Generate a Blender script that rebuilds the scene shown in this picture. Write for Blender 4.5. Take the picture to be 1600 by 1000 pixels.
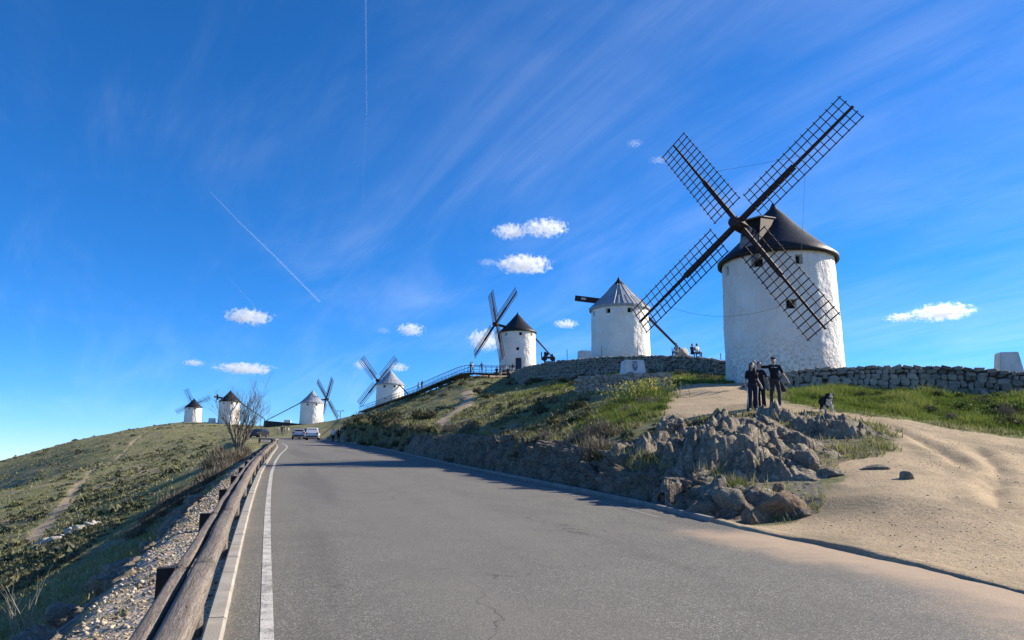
import bpy, bmesh, math, random
import numpy as np
from mathutils import Vector, Matrix

# ------------------------------------------------------------------ camera, sky, sun, exposure
SC = bpy.context.scene
COL = SC.collection
for _o in list(bpy.data.objects):
    bpy.data.objects.remove(_o)
EYE = 1.6
FPX = 1155.0
PITCH = math.atan(215 / FPX)
cam_d = bpy.data.cameras.new('camera')
cam_d.sensor_width = 36.0
cam_d.lens = FPX / 1600 * 36.0
cam_d.clip_start = 0.05
cam_d.clip_end = 40000.0
cam = bpy.data.objects.new('camera', cam_d)
COL.objects.link(cam)
cam.location = (0, 0, EYE)
cam.rotation_euler = (math.pi / 2 + PITCH, 0, 0)
SC.camera = cam

SUN_AZ = math.radians(71)      # clockwise from +Y, towards +X
SUN_EL = math.radians(29)
SUN_STRENGTH = 4.3
SKY_STRENGTH = 0.097
SC.view_settings.view_transform = 'Standard'
SC.view_settings.look = 'None'
SC.view_settings.gamma = 1.0
SC.view_settings.use_curve_mapping = False
SC.view_settings.exposure = 1.08

world = bpy.data.worlds.new('World')
SC.world = world
world.use_nodes = True
wt = world.node_tree
wt.nodes.clear()


def N(t, typ, **kw):
    n = t.nodes.new(typ)
    for k, v in kw.items():
        if k == 'inp':
            for kk, vv in v.items():
                n.inputs[kk].default_value = vv
        else:
            setattr(n, k, v)
    return n


def math_n(t, op, a, b=None, clamp=False):
    n = t.nodes.new('ShaderNodeMath')
    n.operation = op
    n.use_clamp = clamp
    for i, x in enumerate((a, b)):
        if x is None:
            continue
        if isinstance(x, (int, float)):
            n.inputs[i].default_value = x
        else:
            t.links.new(x, n.inputs[i])
    return n.outputs[0]


def maprange(t, v, a, b, c=0.0, d=1.0, smooth=True):
    n = t.nodes.new('ShaderNodeMapRange')
    n.interpolation_type = 'SMOOTHSTEP' if smooth else 'LINEAR'
    n.inputs[1].default_value, n.inputs[2].default_value = a, b
    n.inputs[3].default_value, n.inputs[4].default_value = c, d
    t.links.new(v, n.inputs[0])
    return n.outputs[0]


def mixc(t, f, a, b, blend='MIX'):
    n = t.nodes.new('ShaderNodeMix')
    n.data_type = 'RGBA'
    n.blend_type = blend
    n.clamp_factor = True
    for i, x in ((0, f), (6, a), (7, b)):
        if isinstance(x, (int, float)):
            n.inputs[i].default_value = x
        elif isinstance(x, (tuple, list)):
            n.inputs[i].default_value = (*x, 1.0)[:4] if len(x) == 3 else x
        else:
            t.links.new(x, n.inputs[i])
    return n.outputs[2]


def build_world():
    t = wt
    sky = N(t, 'ShaderNodeTexSky', sky_type='NISHITA', sun_disc=False)
    sky.sun_elevation = SUN_EL
    sky.sun_rotation = SUN_AZ
    sky.altitude = 5000.0
    sky.air_density = 1.4
    sky.dust_density = 0.0
    sky.ozone_density = 10.0
    hs = N(t, 'ShaderNodeHueSaturation', inp={'Hue': 0.5, 'Saturation': 1.11, 'Value': 1.0})
    t.links.new(sky.outputs[0], hs.inputs['Color'])
    # thin cirrus, laid out on a high plane above the place
    tc = N(t, 'ShaderNodeTexCoord')
    sep = N(t, 'ShaderNodeSeparateXYZ')
    t.links.new(tc.outputs['Generated'], sep.inputs[0])
    zz = math_n(t, 'ADD', math_n(t, 'MAXIMUM', sep.outputs[2], 0.0), 0.16)
    px = math_n(t, 'DIVIDE', sep.outputs[0], zz)
    py = math_n(t, 'DIVIDE', sep.outputs[1], zz)
    cb = N(t, 'ShaderNodeCombineXYZ')
    t.links.new(px, cb.inputs[0])
    t.links.new(py, cb.inputs[1])
    mp = N(t, 'ShaderNodeMapping')
    mp.inputs['Scale'].default_value = (0.55, 1.7, 1.0)
    mp.inputs['Location'].default_value = (0.9, 0.35, 0)
    mr = N(t, 'ShaderNodeMapping')
    mr.inputs['Rotation'].default_value = (0, 0, math.radians(60))
    t.links.new(cb.outputs[0], mr.inputs[0])
    t.links.new(mr.outputs[0], mp.inputs[0])
    n1 = N(t, 'ShaderNodeTexNoise', inp={'Scale': 1.5, 'Detail': 9.0, 'Roughness': 0.60, 'Distortion': 1.1})
    t.links.new(mp.outputs[0], n1.inputs['Vector'])
    n2 = N(t, 'ShaderNodeTexNoise', inp={'Scale': 0.8, 'Detail': 4.0, 'Roughness': 0.55, 'Distortion': 0.5})
    t.links.new(cb.outputs[0], n2.inputs['Vector'])
    mf = N(t, 'ShaderNodeMapping')
    mf.inputs['Scale'].default_value = (0.5, 4.2, 1.0)
    t.links.new(mr.outputs[0], mf.inputs[0])
    n3 = N(t, 'ShaderNodeTexNoise', inp={'Scale': 1.6, 'Detail': 7.0, 'Roughness': 0.62, 'Distortion': 1.6})
    t.links.new(mf.outputs[0], n3.inputs['Vector'])
    side = maprange(t, sep.outputs[0], -0.45, 0.75, -0.05, 0.10, smooth=False)
    c1 = math_n(t, 'ADD', math_n(t, 'ADD', math_n(t, 'MULTIPLY', n1.outputs[0], 0.48), math_n(t, 'MULTIPLY', n2.outputs[0], 0.42)), side)
    c1 = math_n(t, 'ADD', c1, math_n(t, 'MULTIPLY', n3.outputs[0], 0.13))
    cm = maprange(t, c1, 0.42, 0.92, 0.0, 0.22)
    hz = maprange(t, sep.outputs[2], 0.0, 0.10, 0.35, 1.0)
    cm = math_n(t, 'MULTIPLY', cm, hz)
    col = mixc(t, cm, hs.outputs[0], (6.2, 6.6, 7.4))
    bg = N(t, 'ShaderNodeBackground', inp={'Strength': SKY_STRENGTH})
    t.links.new(col, bg.inputs[0])
    out = N(t, 'ShaderNodeOutputWorld')
    t.links.new(bg.outputs[0], out.inputs[0])


build_world()
sun_d = bpy.data.lights.new('sun', 'SUN')
sun_d.energy = SUN_STRENGTH
sun_d.angle = math.radians(0.53)
sun_d.color = (1.0, 0.90, 0.75)
sun = bpy.data.objects.new('sun', sun_d)
COL.objects.link(sun)
SUN_DIR = Vector((math.sin(SUN_AZ) * math.cos(SUN_EL), math.cos(SUN_AZ) * math.cos(SUN_EL), math.sin(SUN_EL)))
sun.rotation_euler = SUN_DIR.to_track_quat('Z', 'Y').to_euler()
sun.location = (60, 30, 80)

SC.cycles.use_denoising = True
SC.cycles.max_bounces = 6
SC.cycles.diffuse_bounces = 3
SC.cycles.glossy_bounces = 2
SC.cycles.transmission_bounces = 3
SC.cycles.volume_bounces = 3
SC.cycles.transparent_max_bounces = 8

rnd = random.Random(7)
rng = np.random.default_rng(11)

# ------------------------------------------------------------------ small helpers


def tag(o, label=None, cat=None, group=None, kind=None):
    if label: o['label'] = label
    if cat: o['category'] = cat
    if group: o['group'] = group
    if kind: o['kind'] = kind
    return o


def empty(name, loc=(0, 0, 0), rz=0.0, parent=None):
    o = bpy.data.objects.new(name, None)
    o.empty_display_size = 0.2
    COL.objects.link(o)
    o.location = loc
    o.rotation_euler = (0, 0, rz)
    if parent: o.parent = parent
    return o


def link(name, me, mats=None, parent=None, loc=None, rot=None, scale=None):
    o = bpy.data.objects.new(name, me)
    COL.objects.link(o)
    if mats is not None:
        if not isinstance(mats, (list, tuple)): mats = [mats]
        if len(me.materials) == 0:
            for m in mats: me.materials.append(m)
    if parent: o.parent = parent
    if loc is not None: o.location = loc
    if rot is not None: o.rotation_euler = rot
    if scale is not None: o.scale = scale
    return o


def copy_tree(o, parent=None):
    c = o.copy()
    COL.objects.link(c)
    c.parent = parent
    for ch in list(o.children):
        copy_tree(ch, c)
    return c


def np_mesh(name, V, F, smooth=False):
    """V (n,3); F (m,k) array or list of lists"""
    me = bpy.data.meshes.new(name)
    V = np.asarray(V, dtype=np.float32)
    if isinstance(F, np.ndarray):
        k = F.shape[1]
        me.vertices.add(len(V)); me.vertices.foreach_set('co', V.ravel())
        me.loops.add(F.size); me.loops.foreach_set('vertex_index', F.astype(np.int32).ravel())
        me.polygons.add(len(F))
        me.polygons.foreach_set('loop_start', np.arange(0, F.size, k, dtype=np.int32))
        me.polygons.foreach_set('loop_total', np.full(len(F), k, dtype=np.int32))
        me.update(calc_edges=True)
    else:
        me.from_pydata([tuple(v) for v in V.tolist()], [], F)
        me.update()
    if smooth:
        me.polygons.foreach_set('use_smooth', np.ones(len(me.polygons), dtype=bool))
    return me


class MB:
    """collects simple shapes into one mesh"""
    def __init__(self): self.v, self.f, self.m = [], [], []

    def add(self, verts, faces, mi=0):
        b = len(self.v)
        self.v += [tuple(x) for x in verts]
        self.f += [[b + i for i in f] for f in faces]
        self.m += [mi] * len(faces)
        return self

    def box(self, c, s, rot=None, mi=0, taper=1.0):
        hx, hy, hz = s[0] / 2, s[1] / 2, s[2] / 2
        vs = []
        for z, k in ((-hz, 1.0), (hz, taper)):
            for x, y in ((-hx, -hy), (hx, -hy), (hx, hy), (-hx, hy)):
                v = Vector((x * k, y * k, z))
                if rot: v = rot @ v
                vs.append(v + Vector(c))
        self.add(vs, [(3, 2, 1, 0), (4, 5, 6, 7), (0, 1, 5, 4), (1, 2, 6, 5), (2, 3, 7, 6), (3, 0, 4, 7)], mi)
        return self

    def tube(self, pts, r, seg=8, mi=0, caps=True):
        pts = [Vector(p) for p in pts]
        rs = r if isinstance(r, (list, tuple)) else [r] * len(pts)
        rings, up = [], None
        for i, p in enumerate(pts):
            d = (pts[min(i + 1, len(pts) - 1)] - pts[max(i - 1, 0)]).normalized()
            if up is None:
                up = Vector((0, 0, 1)) if abs(d.z) < 0.9 else Vector((1, 0, 0))
            a = d.cross(up)
            if a.length < 1e-5: a = d.cross(Vector((0, 1, 0)))
            a.normalize(); b = a.cross(d).normalized(); up = b
            rings.append([p + (a * math.cos(k * 2 * math.pi / seg) + b * math.sin(k * 2 * math.pi / seg)) * rs[i] for k in range(seg)])
        vs = [v for rg in rings for v in rg]
        fs = []
        for i in range(len(pts) - 1):
            for k in range(seg):
                k2 = (k + 1) % seg
                fs.append((i * seg + k, i * seg + k2, (i + 1) * seg + k2, (i + 1) * seg + k))
        if caps:
            fs.append(tuple(reversed(range(seg))))
            fs.append(tuple((len(pts) - 1) * seg + k for k in range(seg)))
        self.add(vs, fs, mi)
        return self

    def beam(self, p, q, w, h, up=(0, 0, 1), mi=0, w2=None, h2=None):
        p, q, up = Vector(p), Vector(q), Vector(up)
        d = (q - p).normalized()
        a = d.cross(up)
        if a.length < 1e-4: a = d.cross(Vector((1, 0, 0)))
        a.normalize(); b = a.cross(d).normalized()
        w2 = w if w2 is None else w2; h2 = h if h2 is None else h2
        vs = []
        for c, ww, hh in ((p, w, h), (q, w2, h2)):
            for x, y in ((-1, -1), (1, -1), (1, 1), (-1, 1)):
                vs.append(c + a * x * ww / 2 + b * y * hh / 2)
        self.add(vs, [(3, 2, 1, 0), (4, 5, 6, 7), (0, 1, 5, 4), (1, 2, 6, 5), (2, 3, 7, 6), (3, 0, 4, 7)], mi)
        return self

    def lathe(self, prof, seg=24, c=(0, 0, 0), mi=0, close_top=False, close_bot=False):
        vs = [(c[0] + r * math.cos(k * 2 * math.pi / seg), c[1] + r * math.sin(k * 2 * math.pi / seg), c[2] + z) for r, z in prof for k in range(seg)]
        fs = []
        for i in range(len(prof) - 1):
            for k in range(seg):
                k2 = (k + 1) % seg
                fs.append((i * seg + k, i * seg + k2, (i + 1) * seg + k2, (i + 1) * seg + k))
        if close_bot: fs.append(tuple(reversed(range(seg))))
        if close_top: fs.append(tuple((len(prof) - 1) * seg + k for k in range(seg)))
        self.add(vs, fs, mi)
        return self

    def prism(self, poly, y0, y1, mi=0):
        """poly in (x,z), extruded along y"""
        n = len(poly)
        vs = [(x, y0, z) for x, z in poly] + [(x, y1, z) for x, z in poly]
        fs = [tuple(range(n)), tuple(reversed(range(n, 2 * n)))]
        for i in range(n):
            j = (i + 1) % n
            fs.append((i, i + n, j + n, j))
        self.add(vs, fs, mi)
        return self

    def mesh(self, name, smooth=False):
        me = bpy.data.meshes.new(name)
        me.from_pydata(self.v, [], self.f)
        if any(self.m): me.polygons.foreach_set('material_index', self.m)
        if smooth: me.polygons.foreach_set('use_smooth', [True] * len(me.polygons))
        me.update()
        return me

    def build(self, name, mats, parent=None, smooth=False, loc=None, rot=None, fix=True):
        me = self.mesh(name, smooth)
        if fix:
            bm = bmesh.new(); bm.from_mesh(me)
            bmesh.ops.recalc_face_normals(bm, faces=bm.faces)
            bm.to_mesh(me); bm.free()
        return link(name, me, mats, parent, loc, rot)


# numpy noise -------------------------------------------------------
def _hash(ix, iy, iz, seed):
    h = (ix.astype(np.int64) * 374761393 + iy.astype(np.int64) * 668265263 + iz.astype(np.int64) * 2147483647 + seed * 1274126177) & 0xFFFFFFFF
    h = ((h ^ (h >> 13)) * 1274126177) & 0xFFFFFFFF
    h = ((h ^ (h >> 16)) * 2246822519) & 0xFFFFFFFF
    return ((h ^ (h >> 15)) & 0xFFFFFF) / float(0xFFFFFF)


def vnoise(x, y, z=None, seed=0):
    x = np.asarray(x, float); y = np.asarray(y, float)
    z = np.zeros_like(x) if z is None else np.asarray(z, float)
    x0, y0, z0 = np.floor(x), np.floor(y), np.floor(z)
    fx, fy, fz = x - x0, y - y0, z - z0
    fx = fx * fx * (3 - 2 * fx); fy = fy * fy * (3 - 2 * fy); fz = fz * fz * (3 - 2 * fz)
    r = 0
    for dx in (0, 1):
        for dy in (0, 1):
            for dz in (0, 1):
                w = (fx if dx else 1 - fx) * (fy if dy else 1 - fy) * (fz if dz else 1 - fz)
                r = r + w * _hash(x0 + dx, y0 + dy, z0 + dz, seed)
    return r * 2 - 1


def fbm(x, y, z=None, oct=4, seed=0, gain=0.5, ridged=False):
    a, s, r = 1.0, 0.0, 0.0
    x = np.asarray(x, float); y = np.asarray(y, float)
    for i in range(oct):
        n = vnoise(x, y, z, seed + i * 17)
        if ridged: n = 1 - 2 * np.abs(n)
        r = r + a * n; s += a; a *= gain
        x = x * 2.03 + 5.1; y = y * 2.03 + 1.7
        if z is not None: z = np.asarray(z) * 2.03 + 3.3
    return r / s


def facets(x, y, size, seed, amp, slope, gap, gw):
    """fractured blocks: every cell has its own level and tilt, with open joints between"""
    x = np.asarray(x, float) / size; y = np.asarray(y, float) / size
    ix, iy = np.floor(x), np.floor(y)
    f1 = np.full(x.shape, 9.0); f2 = np.full(x.shape, 9.0); h = np.zeros(x.shape)
    z = np.zeros_like(ix)
    for dx in (-1, 0, 1):
        for dy in (-1, 0, 1):
            cx, cy = ix + dx, iy + dy
            px = cx + 0.1 + 0.8 * _hash(cx, cy, z, seed); py = cy + 0.1 + 0.8 * _hash(cx, cy, z, seed + 1)
            ex, ey = x - px, y - py
            d = np.sqrt(ex * ex + ey * ey)
            hh = amp * (_hash(cx, cy, z, seed + 2) - 0.5) + size * slope * (ex * (_hash(cx, cy, z, seed + 3) * 2 - 1) + ey * (_hash(cx, cy, z, seed + 4) * 2 - 1))
            near = d < f1
            f2 = np.where(near, f1, np.minimum(f2, d)); h = np.where(near, hh, h); f1 = np.where(near, d, f1)
    return h - gap * np.exp(-((f2 - f1) / gw) ** 2)


def sstep(a, b, x):
    t = np.clip((x - a) / (b - a), 0, 1)
    return t * t * (3 - 2 * t)


# picture rays: a pixel of the photograph (1600 x 1000) and a distance give a place in the world
CPI, SPI = math.cos(PITCH), math.sin(PITCH)


def ray(u, v):
    dx, dy = (u - 800) / FPX, (500 - v) / FPX
    y = CPI - dy * SPI
    return dx / y, (SPI + dy * CPI) / y


def at(u, v, Y):
    a, b = ray(u, v)
    return Vector((a * Y, Y, b * Y + EYE))


# ------------------------------------------------------------------ road alignment and terrain
GRADE = 0.037


def plane_z(X, Y): return GRADE * (-0.308 * X + 0.951 * Y)


def on_road(u, v):
    a, b = ray(u, v)
    Y = EYE / (GRADE * (-0.308 * a + 0.951) - b)
    return (a * Y, Y)


_ll = [on_road(*p) for p in [(417, 1000), (417, 900), (417, 850), (418, 800), (420, 770), (424, 740), (430, 722), (437, 711), (445, 703.5), (449, 699), (447, 695.5), (440, 692.5)]]
_d = ((_ll[1][0] - _ll[0][0]) / (_ll[1][1] - _ll[0][1]))
_ll = [(_ll[0][0] - _d * (_ll[0][1] + 18), -18.0)] + _ll + [(-29.5, 90.0), (-36.0, 110.0), (-47.0, 134.0)]
_rr = [on_road(*p) for p in [(1600, 930), (1475, 896), (1287, 854), (1112, 817), (1000, 789), (900, 767), (820, 750), (770, 740), (700, 725), (640, 711.5), (600, 702), (560, 694.5), (530, 689.5), (508, 686.5)]]
_rr = [(9.5, -18.0), (6.9, 0.0)] + _rr + [(-30.0, 134.0)]
LLX, LLY = np.array([p[0] for p in _ll]), np.array([p[1] for p in _ll])
RRX, RRY = np.array([p[0] for p in _rr]), np.array([p[1] for p in _rr])


def _smooth_curve(X, Y, n=600):
    yy = np.linspace(Y[0], Y[-1], n)
    xx = np.interp(yy, Y, X)
    k = 9
    w = np.hanning(k + 2)[1:-1]; w /= w.sum()
    xs = np.convolve(np.pad(xx, k // 2, mode='edge'), w, mode='valid')
    return xs, yy


LLX, LLY = _smooth_curve(LLX, LLY)
RRX, RRY = _smooth_curve(RRX, RRY)


def xl_line(Y): return np.interp(Y, LLY, LLX)          # painted edge line on the left


def xl(Y):                                              # kerb face on the left
    return xl_line(Y) - 0.33 - 0.5 * sstep(35, 70, np.asarray(Y, float))


def xr(Y): return np.interp(Y, RRY, RRX)


# control points of the hill: (u, v, Y) seen in the picture, or world (X, Y, z above the eye)
CP_PIX = [
    # dirt track and the ground round the outcrop
    (1600, 860, 10.5), (1600, 780, 15), (1600, 720, 20), (1600, 675, 25.5), (1600, 618, 32.5),
    (1400, 750, 15.5), (1400, 690, 21), (1400, 655, 25.5), (1400, 612, 33.6), (1500, 615, 33),
    (1250, 820, 12.2), (1250, 640, 26), (1210, 638, 26.2), (1240, 608, 35), (1320, 610, 34.2), (1300, 760, 15.5), (1300, 700, 20),
    (1160, 640, 26), (1100, 648, 25.5), (1140, 600, 41), (1060, 604, 39), (1040, 640, 28), (1100, 621, 32.5),
    (1133, 594, 50), (1150, 795, 13.9), (1200, 765, 15.8), (1200, 705, 20), (1100, 715, 19.2), (1050, 690, 22), (1000, 668, 25), (1120, 665, 23.5),
    # top of the rock cutting
    (1060, 755, 16.6), (1000, 735, 18.6), (940, 722, 21.0), (900, 712, 22.8), (830, 704, 26.4), (770, 704, 29), (700, 702, 34.5), (650, 697, 41.5), (600, 682, 52), (560, 674, 66), (530, 670, 85),
    # hillside
    (950, 650, 30), (900, 645, 33.5), (850, 652, 36), (900, 614, 40), (850, 611, 62), (800, 640, 46), (760, 650, 46), (700, 662, 50),
    (800, 605, 95), (760, 600, 97), (720, 596, 108), (700, 610, 102), (680, 640, 76), (640, 652, 76), (640, 626, 122), (600, 646, 116),
    (560, 657, 130), (600, 634, 150), (560, 646, 168), (530, 661, 150), (975, 613, 39), (1050, 607, 39),
    (1020, 579, 68), (920, 586, 72), (850, 592, 82), (800, 597, 100), (1100, 585, 56), (780, 588, 112), (735, 590, 112),
    # left: shoulder, gully, the far slope and its skyline
    (0, 1000, 13.5), (0, 900, 27), (0, 820, 50), (0, 770, 80), (0, 757, 150), (-90, 800, 140), (150, 800, 43), (150, 740, 80), (150, 700, 160),
    (270, 780, 36), (270, 730, 70), (270, 690, 150), (350, 720, 45), (350, 690, 100), (350, 666, 200), (400, 700, 66),
    (100, 696, 200), (200, 673, 230), (260, 663, 250), (50, 724, 170), (300, 661, 262), (130, 1000, 10.2), (200, 870, 19), (90, 900, 22),
    (400, 668, 215), (450, 665, 205), (505, 665, 190),
]
CP_XYZ = [
    (15.9, 43, 4.55), (12.2, 82, 9.4), (1.0, 131, 14.9), (-29.2, 177, 10.3), (-57.1, 212, 8.55), (-90.5, 238, 10.6), (-128.6, 300, 13.2),
    (12, 74, 9.2), (4, 114, 12.9), (30, 90, 9.0), (30, 140, 12), (26, 44, 3.6), (34, 38, 2.6), (50, 60, 4), (45, 35, 1.5), (40, 20, -0.6), (40, 0, -3), (60, 120, 6), (20, 4, -2.2), (14, -10, -2.0),
    (100, 200, -6), (0, 200, 9), (-30, 240, 4), (-60, 300, 2), (0, 320, -10), (-130, 380, 6), (-200, 400, -10), (-110, 270, 12.0),
    (-200, 200, -14), (-260, 300, -22), (-40, 8, -9), (-20, 2, -5.5), (-70, 45, -9), (-130, 100, -13), (-12, -14, -4.5), (-30, -20, -8),
    (150, 60, -12), (200, 300, -30), (-300, 120, -34), (0, 450, -30),
]


def _cp():
    P = []
    for u, v, Y in CP_PIX:
        a, b = ray(u, v); P.append((a * Y, Y, b * Y))
    P += CP_XYZ
    return np.array(P, float)


_C = _cp()


def _warp(X, Y):
    X = np.asarray(X, float); Y = np.asarray(Y, float) + 14.0
    r = np.sqrt(X * X + Y * Y) + 1e-6
    th = np.arctan2(X, Y)
    return np.stack([th * 2.0, np.log(r)], -1)


_CW = _warp(_C[:, 0], _C[:, 1])


def _phi(d2): return 0.5 * d2 * np.log(d2 + 1e-12)


def _tps_fit():
    n = len(_CW)
    K = _phi(((_CW[:, None] - _CW[None]) ** 2).sum(-1)) + np.eye(n) * 2e-4
    P = np.concatenate([np.ones((n, 1)), _CW], 1)
    A = np.block([[K, P], [P.T, np.zeros((3, 3))]])
    b = np.concatenate([_C[:, 2], np.zeros(3)])
    return np.linalg.solve(A, b)


_W = _tps_fit()


def hill_z(X, Y):
    X = np.atleast_1d(np.asarray(X, float)); Y = np.atleast_1d(np.asarray(Y, float))
    sh = X.shape
    Q = _warp(X.ravel(), Y.ravel())
    out = np.empty(len(Q))
    for i in range(0, len(Q), 20000):
        q = Q[i:i + 20000]
        d2 = ((q[:, None] - _CW[None]) ** 2).sum(-1)
        out[i:i + 20000] = _phi(d2) @ _W[:-3] + _W[-3] + q @ _W[-2:]
    return out.reshape(sh) + EYE


def cut_zone(Y):       # how much of a rock cutting there is beside the road
    Y = np.asarray(Y, float)
    return sstep(12.6, 15.5, Y) * (1 - sstep(95, 120, Y))


def terrain(X, Y, fine=True):
    X = np.atleast_1d(np.asarray(X, float)); Y = np.atleast_1d(np.asarray(Y, float))
    zr = plane_z(X, Y)
    zh = hill_z(X, Y)
    dr = X - xr(Y)
    dl = xl(Y) - X
    if fine:
        far = sstep(20, 90, np.hypot(X, Y))
        amp = 0.05 + 0.22 * far
        n = fbm(X * 0.35, Y * 0.35, oct=4, seed=3) * amp + fbm(X * 0.06, Y * 0.06, oct=3, seed=9) * 0.5 * far
        quiet = np.clip(1 - dirt_mask(X, Y) * 0.85, 0, 1)
        zh = zh + n * quiet + fbm(X * 1.3, Y * 1.3, oct=3, seed=21) * 0.035
    cz = cut_zone(Y)
    wR = 0.95 * cz + 5.0 * (1 - cz)
    tR = sstep(0, 1, (dr - (0.55 * cz + 0.05 * (1 - cz))) / wR)
    dsl = 1.2 + 1.6 * sstep(30, 60, Y)
    tL = sstep(0, 1, (dl - dsl) / 2.0)
    base = zr - 0.05 - 0.24 * np.clip(dl - 0.15, 0, 2.2) * (1 - sstep(35, 60, Y))
    fade = sstep(128, 150, Y)
    tR = np.maximum(tR, fade); tL = np.maximum(tL, fade)
    zz = np.where(dr > 0, base + (zh - base) * tR, np.where(dl > 0, base + (zh - base) * tL, base))
    zz = np.where((dr <= 0) & (dl <= 0), base + (zh - base) * fade, zz)
    if fine:
        for rt in (RUT1, RUT2):
            dd = poly_dist(X, Y, rt, False) + fbm(X * 1.5, Y * 1.5, oct=2, seed=44) * 0.15
            zz = zz - 0.10 * np.exp(-(dd / 0.22) ** 2) + 0.035 * np.exp(-((dd - 0.5) / 0.25) ** 2)
    # the little step of the worn asphalt edge along the dirt
    zz = zz + np.where((dr > 0) & (dl < 0), 0.055 * sstep(0.02, 0.25, dr) * (1 - cz), 0)
    # gravel shoulder behind the kerb
    if fine:
        sh = (dl > 0.1) & (dl < dsl + 1.0)
        zz = zz + np.where(sh, fbm(X * 5, Y * 5, oct=3, seed=5) * 0.03 + 0.02 + fbm(X * 1.7, Y * 1.7, oct=2, seed=6) * 0.05, 0)
    return zz


def tz(x, y): return float(terrain(np.array([x]), np.array([y]))[0])


def tzc(x, y): return float(terrain(np.array([x]), np.array([y]), False)[0])


def in_poly(X, Y, poly):
    X = np.asarray(X); Y = np.asarray(Y)
    ins = np.zeros(X.shape, bool)
    n = len(poly); j = n - 1
    for i in range(n):
        xi, yi = poly[i]; xj, yj = poly[j]
        c = ((yi > Y) != (yj > Y)) & (X < (xj - xi) * (Y - yi) / (yj - yi + 1e-12) + xi)
        ins ^= c; j = i
    return ins


def poly_dist(X, Y, poly, closed=True):
    X = np.asarray(X, float); Y = np.asarray(Y, float)
    d = np.full(X.shape, 1e9)
    n = len(poly)
    for i in range(n if closed else n - 1):
        ax, ay = poly[i]; bx, by = poly[(i + 1) % n]
        vx, vy = bx - ax, by - ay
        t = np.clip(((X - ax) * vx + (Y - ay) * vy) / (vx * vx + vy * vy + 1e-9), 0, 1)
        d = np.minimum(d, np.hypot(X - ax - t * vx, Y - ay - t * vy))
    return d


def P2(lst):
    r = []
    for u, v, Y in lst:
        a, _ = ray(u, v); r.append((a * Y, Y))
    return r


DIRT_POLY = P2([(1112, 817, 13.6), (1180, 800, 13.6), (1250, 785, 14.2), (1300, 740, 17), (1400, 700, 20), (1395, 668, 23.5), (1290, 650, 25), (1180, 652, 24.8), (1090, 652, 25.2), (1010, 650, 26.2), (1035, 640, 28.5),
                (1030, 622, 33), (1062, 603, 39), (1100, 598, 42), (1135, 597, 42)]) + [(14, 42), (13, 36.5)] + P2([(1175, 612, 35), (1230, 630, 28), (1330, 652, 25.6), (1450, 662, 25.3), (1600, 676, 24.6), (1800, 700, 24)]) + [(30, 10), (16, -14), (6.8, -14), (6.9, 0), (4.6, 9), (4.2, 11.5)]
TRAIL_L = P2([(45, 845, 36), (90, 800, 50), (130, 760, 75), (165, 728, 110), (200, 704, 150), (235, 686, 200), (272, 667, 242)])
TRAIL_R = P2([(675, 703, 35), (690, 690, 40), (672, 678, 46), (690, 660, 54), (720, 645, 66), (735, 630, 80), (728, 618, 92)])
TERR_R = P2([(740, 590, 112), (800, 590, 110), (815, 585, 122), (760, 584, 124)])


RUT1 = P2([(1395, 668, 23.5), (1440, 685, 21.5), (1480, 705, 19.6), (1515, 725, 17.9)])
RUT2 = P2([(1530, 690, 21), (1555, 720, 18.5), (1550, 760, 15.6), (1562, 800, 13.6)])


def dirt_mask(X, Y):
    X = np.asarray(X, float); Y = np.asarray(Y, float)
    d = poly_dist(X, Y, DIRT_POLY)
    ins = in_poly(X, Y, DIRT_POLY)
    sd = np.where(ins, d, -d) + fbm(X * 0.6, Y * 0.6, oct=3, seed=40) * 0.7
    m = sstep(-0.35, 0.5, sd)
    w = 0.012 * np.hypot(X, Y)
    dL = poly_dist(X, Y, TRAIL_L, False) + fbm(X * 0.25, Y * 0.25, oct=3, seed=41) * 0.35
    m = np.maximum(m, 0.62 * (1 - sstep(0.15, 0.65, dL)))
    dR = poly_dist(X, Y, TRAIL_R, False) + fbm(X * 0.5, Y * 0.5, oct=3, seed=42) * 0.5
    m = np.maximum(m, 0.9 * (1 - sstep(0.4, 1.1, dR)))
    dT = poly_dist(X, Y, TERR_R)
    m = np.maximum(m, np.where(in_poly(X, Y, TERR_R), 1.0, 0.8 * (1 - sstep(0.2, 1.2, dT))))
    return m


def hit(u, v, ymin=3.0, ymax=420.0):
    """the place on the ground that the picture shows at a pixel"""
    a, b = ray(u, v)
    Y = np.exp(np.linspace(math.log(ymin), math.log(ymax), 700))
    g = terrain(a * Y, Y)
    rr = b * Y + EYE
    below = np.nonzero(rr < g)[0]
    if len(below) == 0: return Vector((a * ymax, ymax, float(g[-1])))
    i = max(below[0], 1)
    t = (rr[i - 1] - g[i - 1]) / ((rr[i - 1] - g[i - 1]) - (rr[i] - g[i]) + 1e-9)
    y = Y[i - 1] + (Y[i] - Y[i - 1]) * t
    return Vector((a * y, y, tz(a * y, y)))

# ------------------------------------------------------------------ materials
MATS = {}


def new_mat(name):
    m = bpy.data.materials.new(name)
    m.use_nodes = True
    t = m.node_tree
    b = t.nodes['Principled BSDF']
    MATS[name] = m
    return m, t, b


def bump(t, b, h, strength, dist=0.02):
    bn = N(t, 'ShaderNodeBump', inp={'Strength': strength, 'Distance': dist})
    t.links.new(h, bn.inputs['Height'])
    t.links.new(bn.outputs[0], b.inputs['Normal'])


def noise_n(t, vec, scale, detail=3.0, rough=0.55, dist=0.0):
    n = N(t, 'ShaderNodeTexNoise', inp={'Scale': scale, 'Detail': detail, 'Roughness': rough, 'Distortion': dist})
    if vec is not None: t.links.new(vec, n.inputs['Vector'])
    return n.outputs[0]


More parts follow.
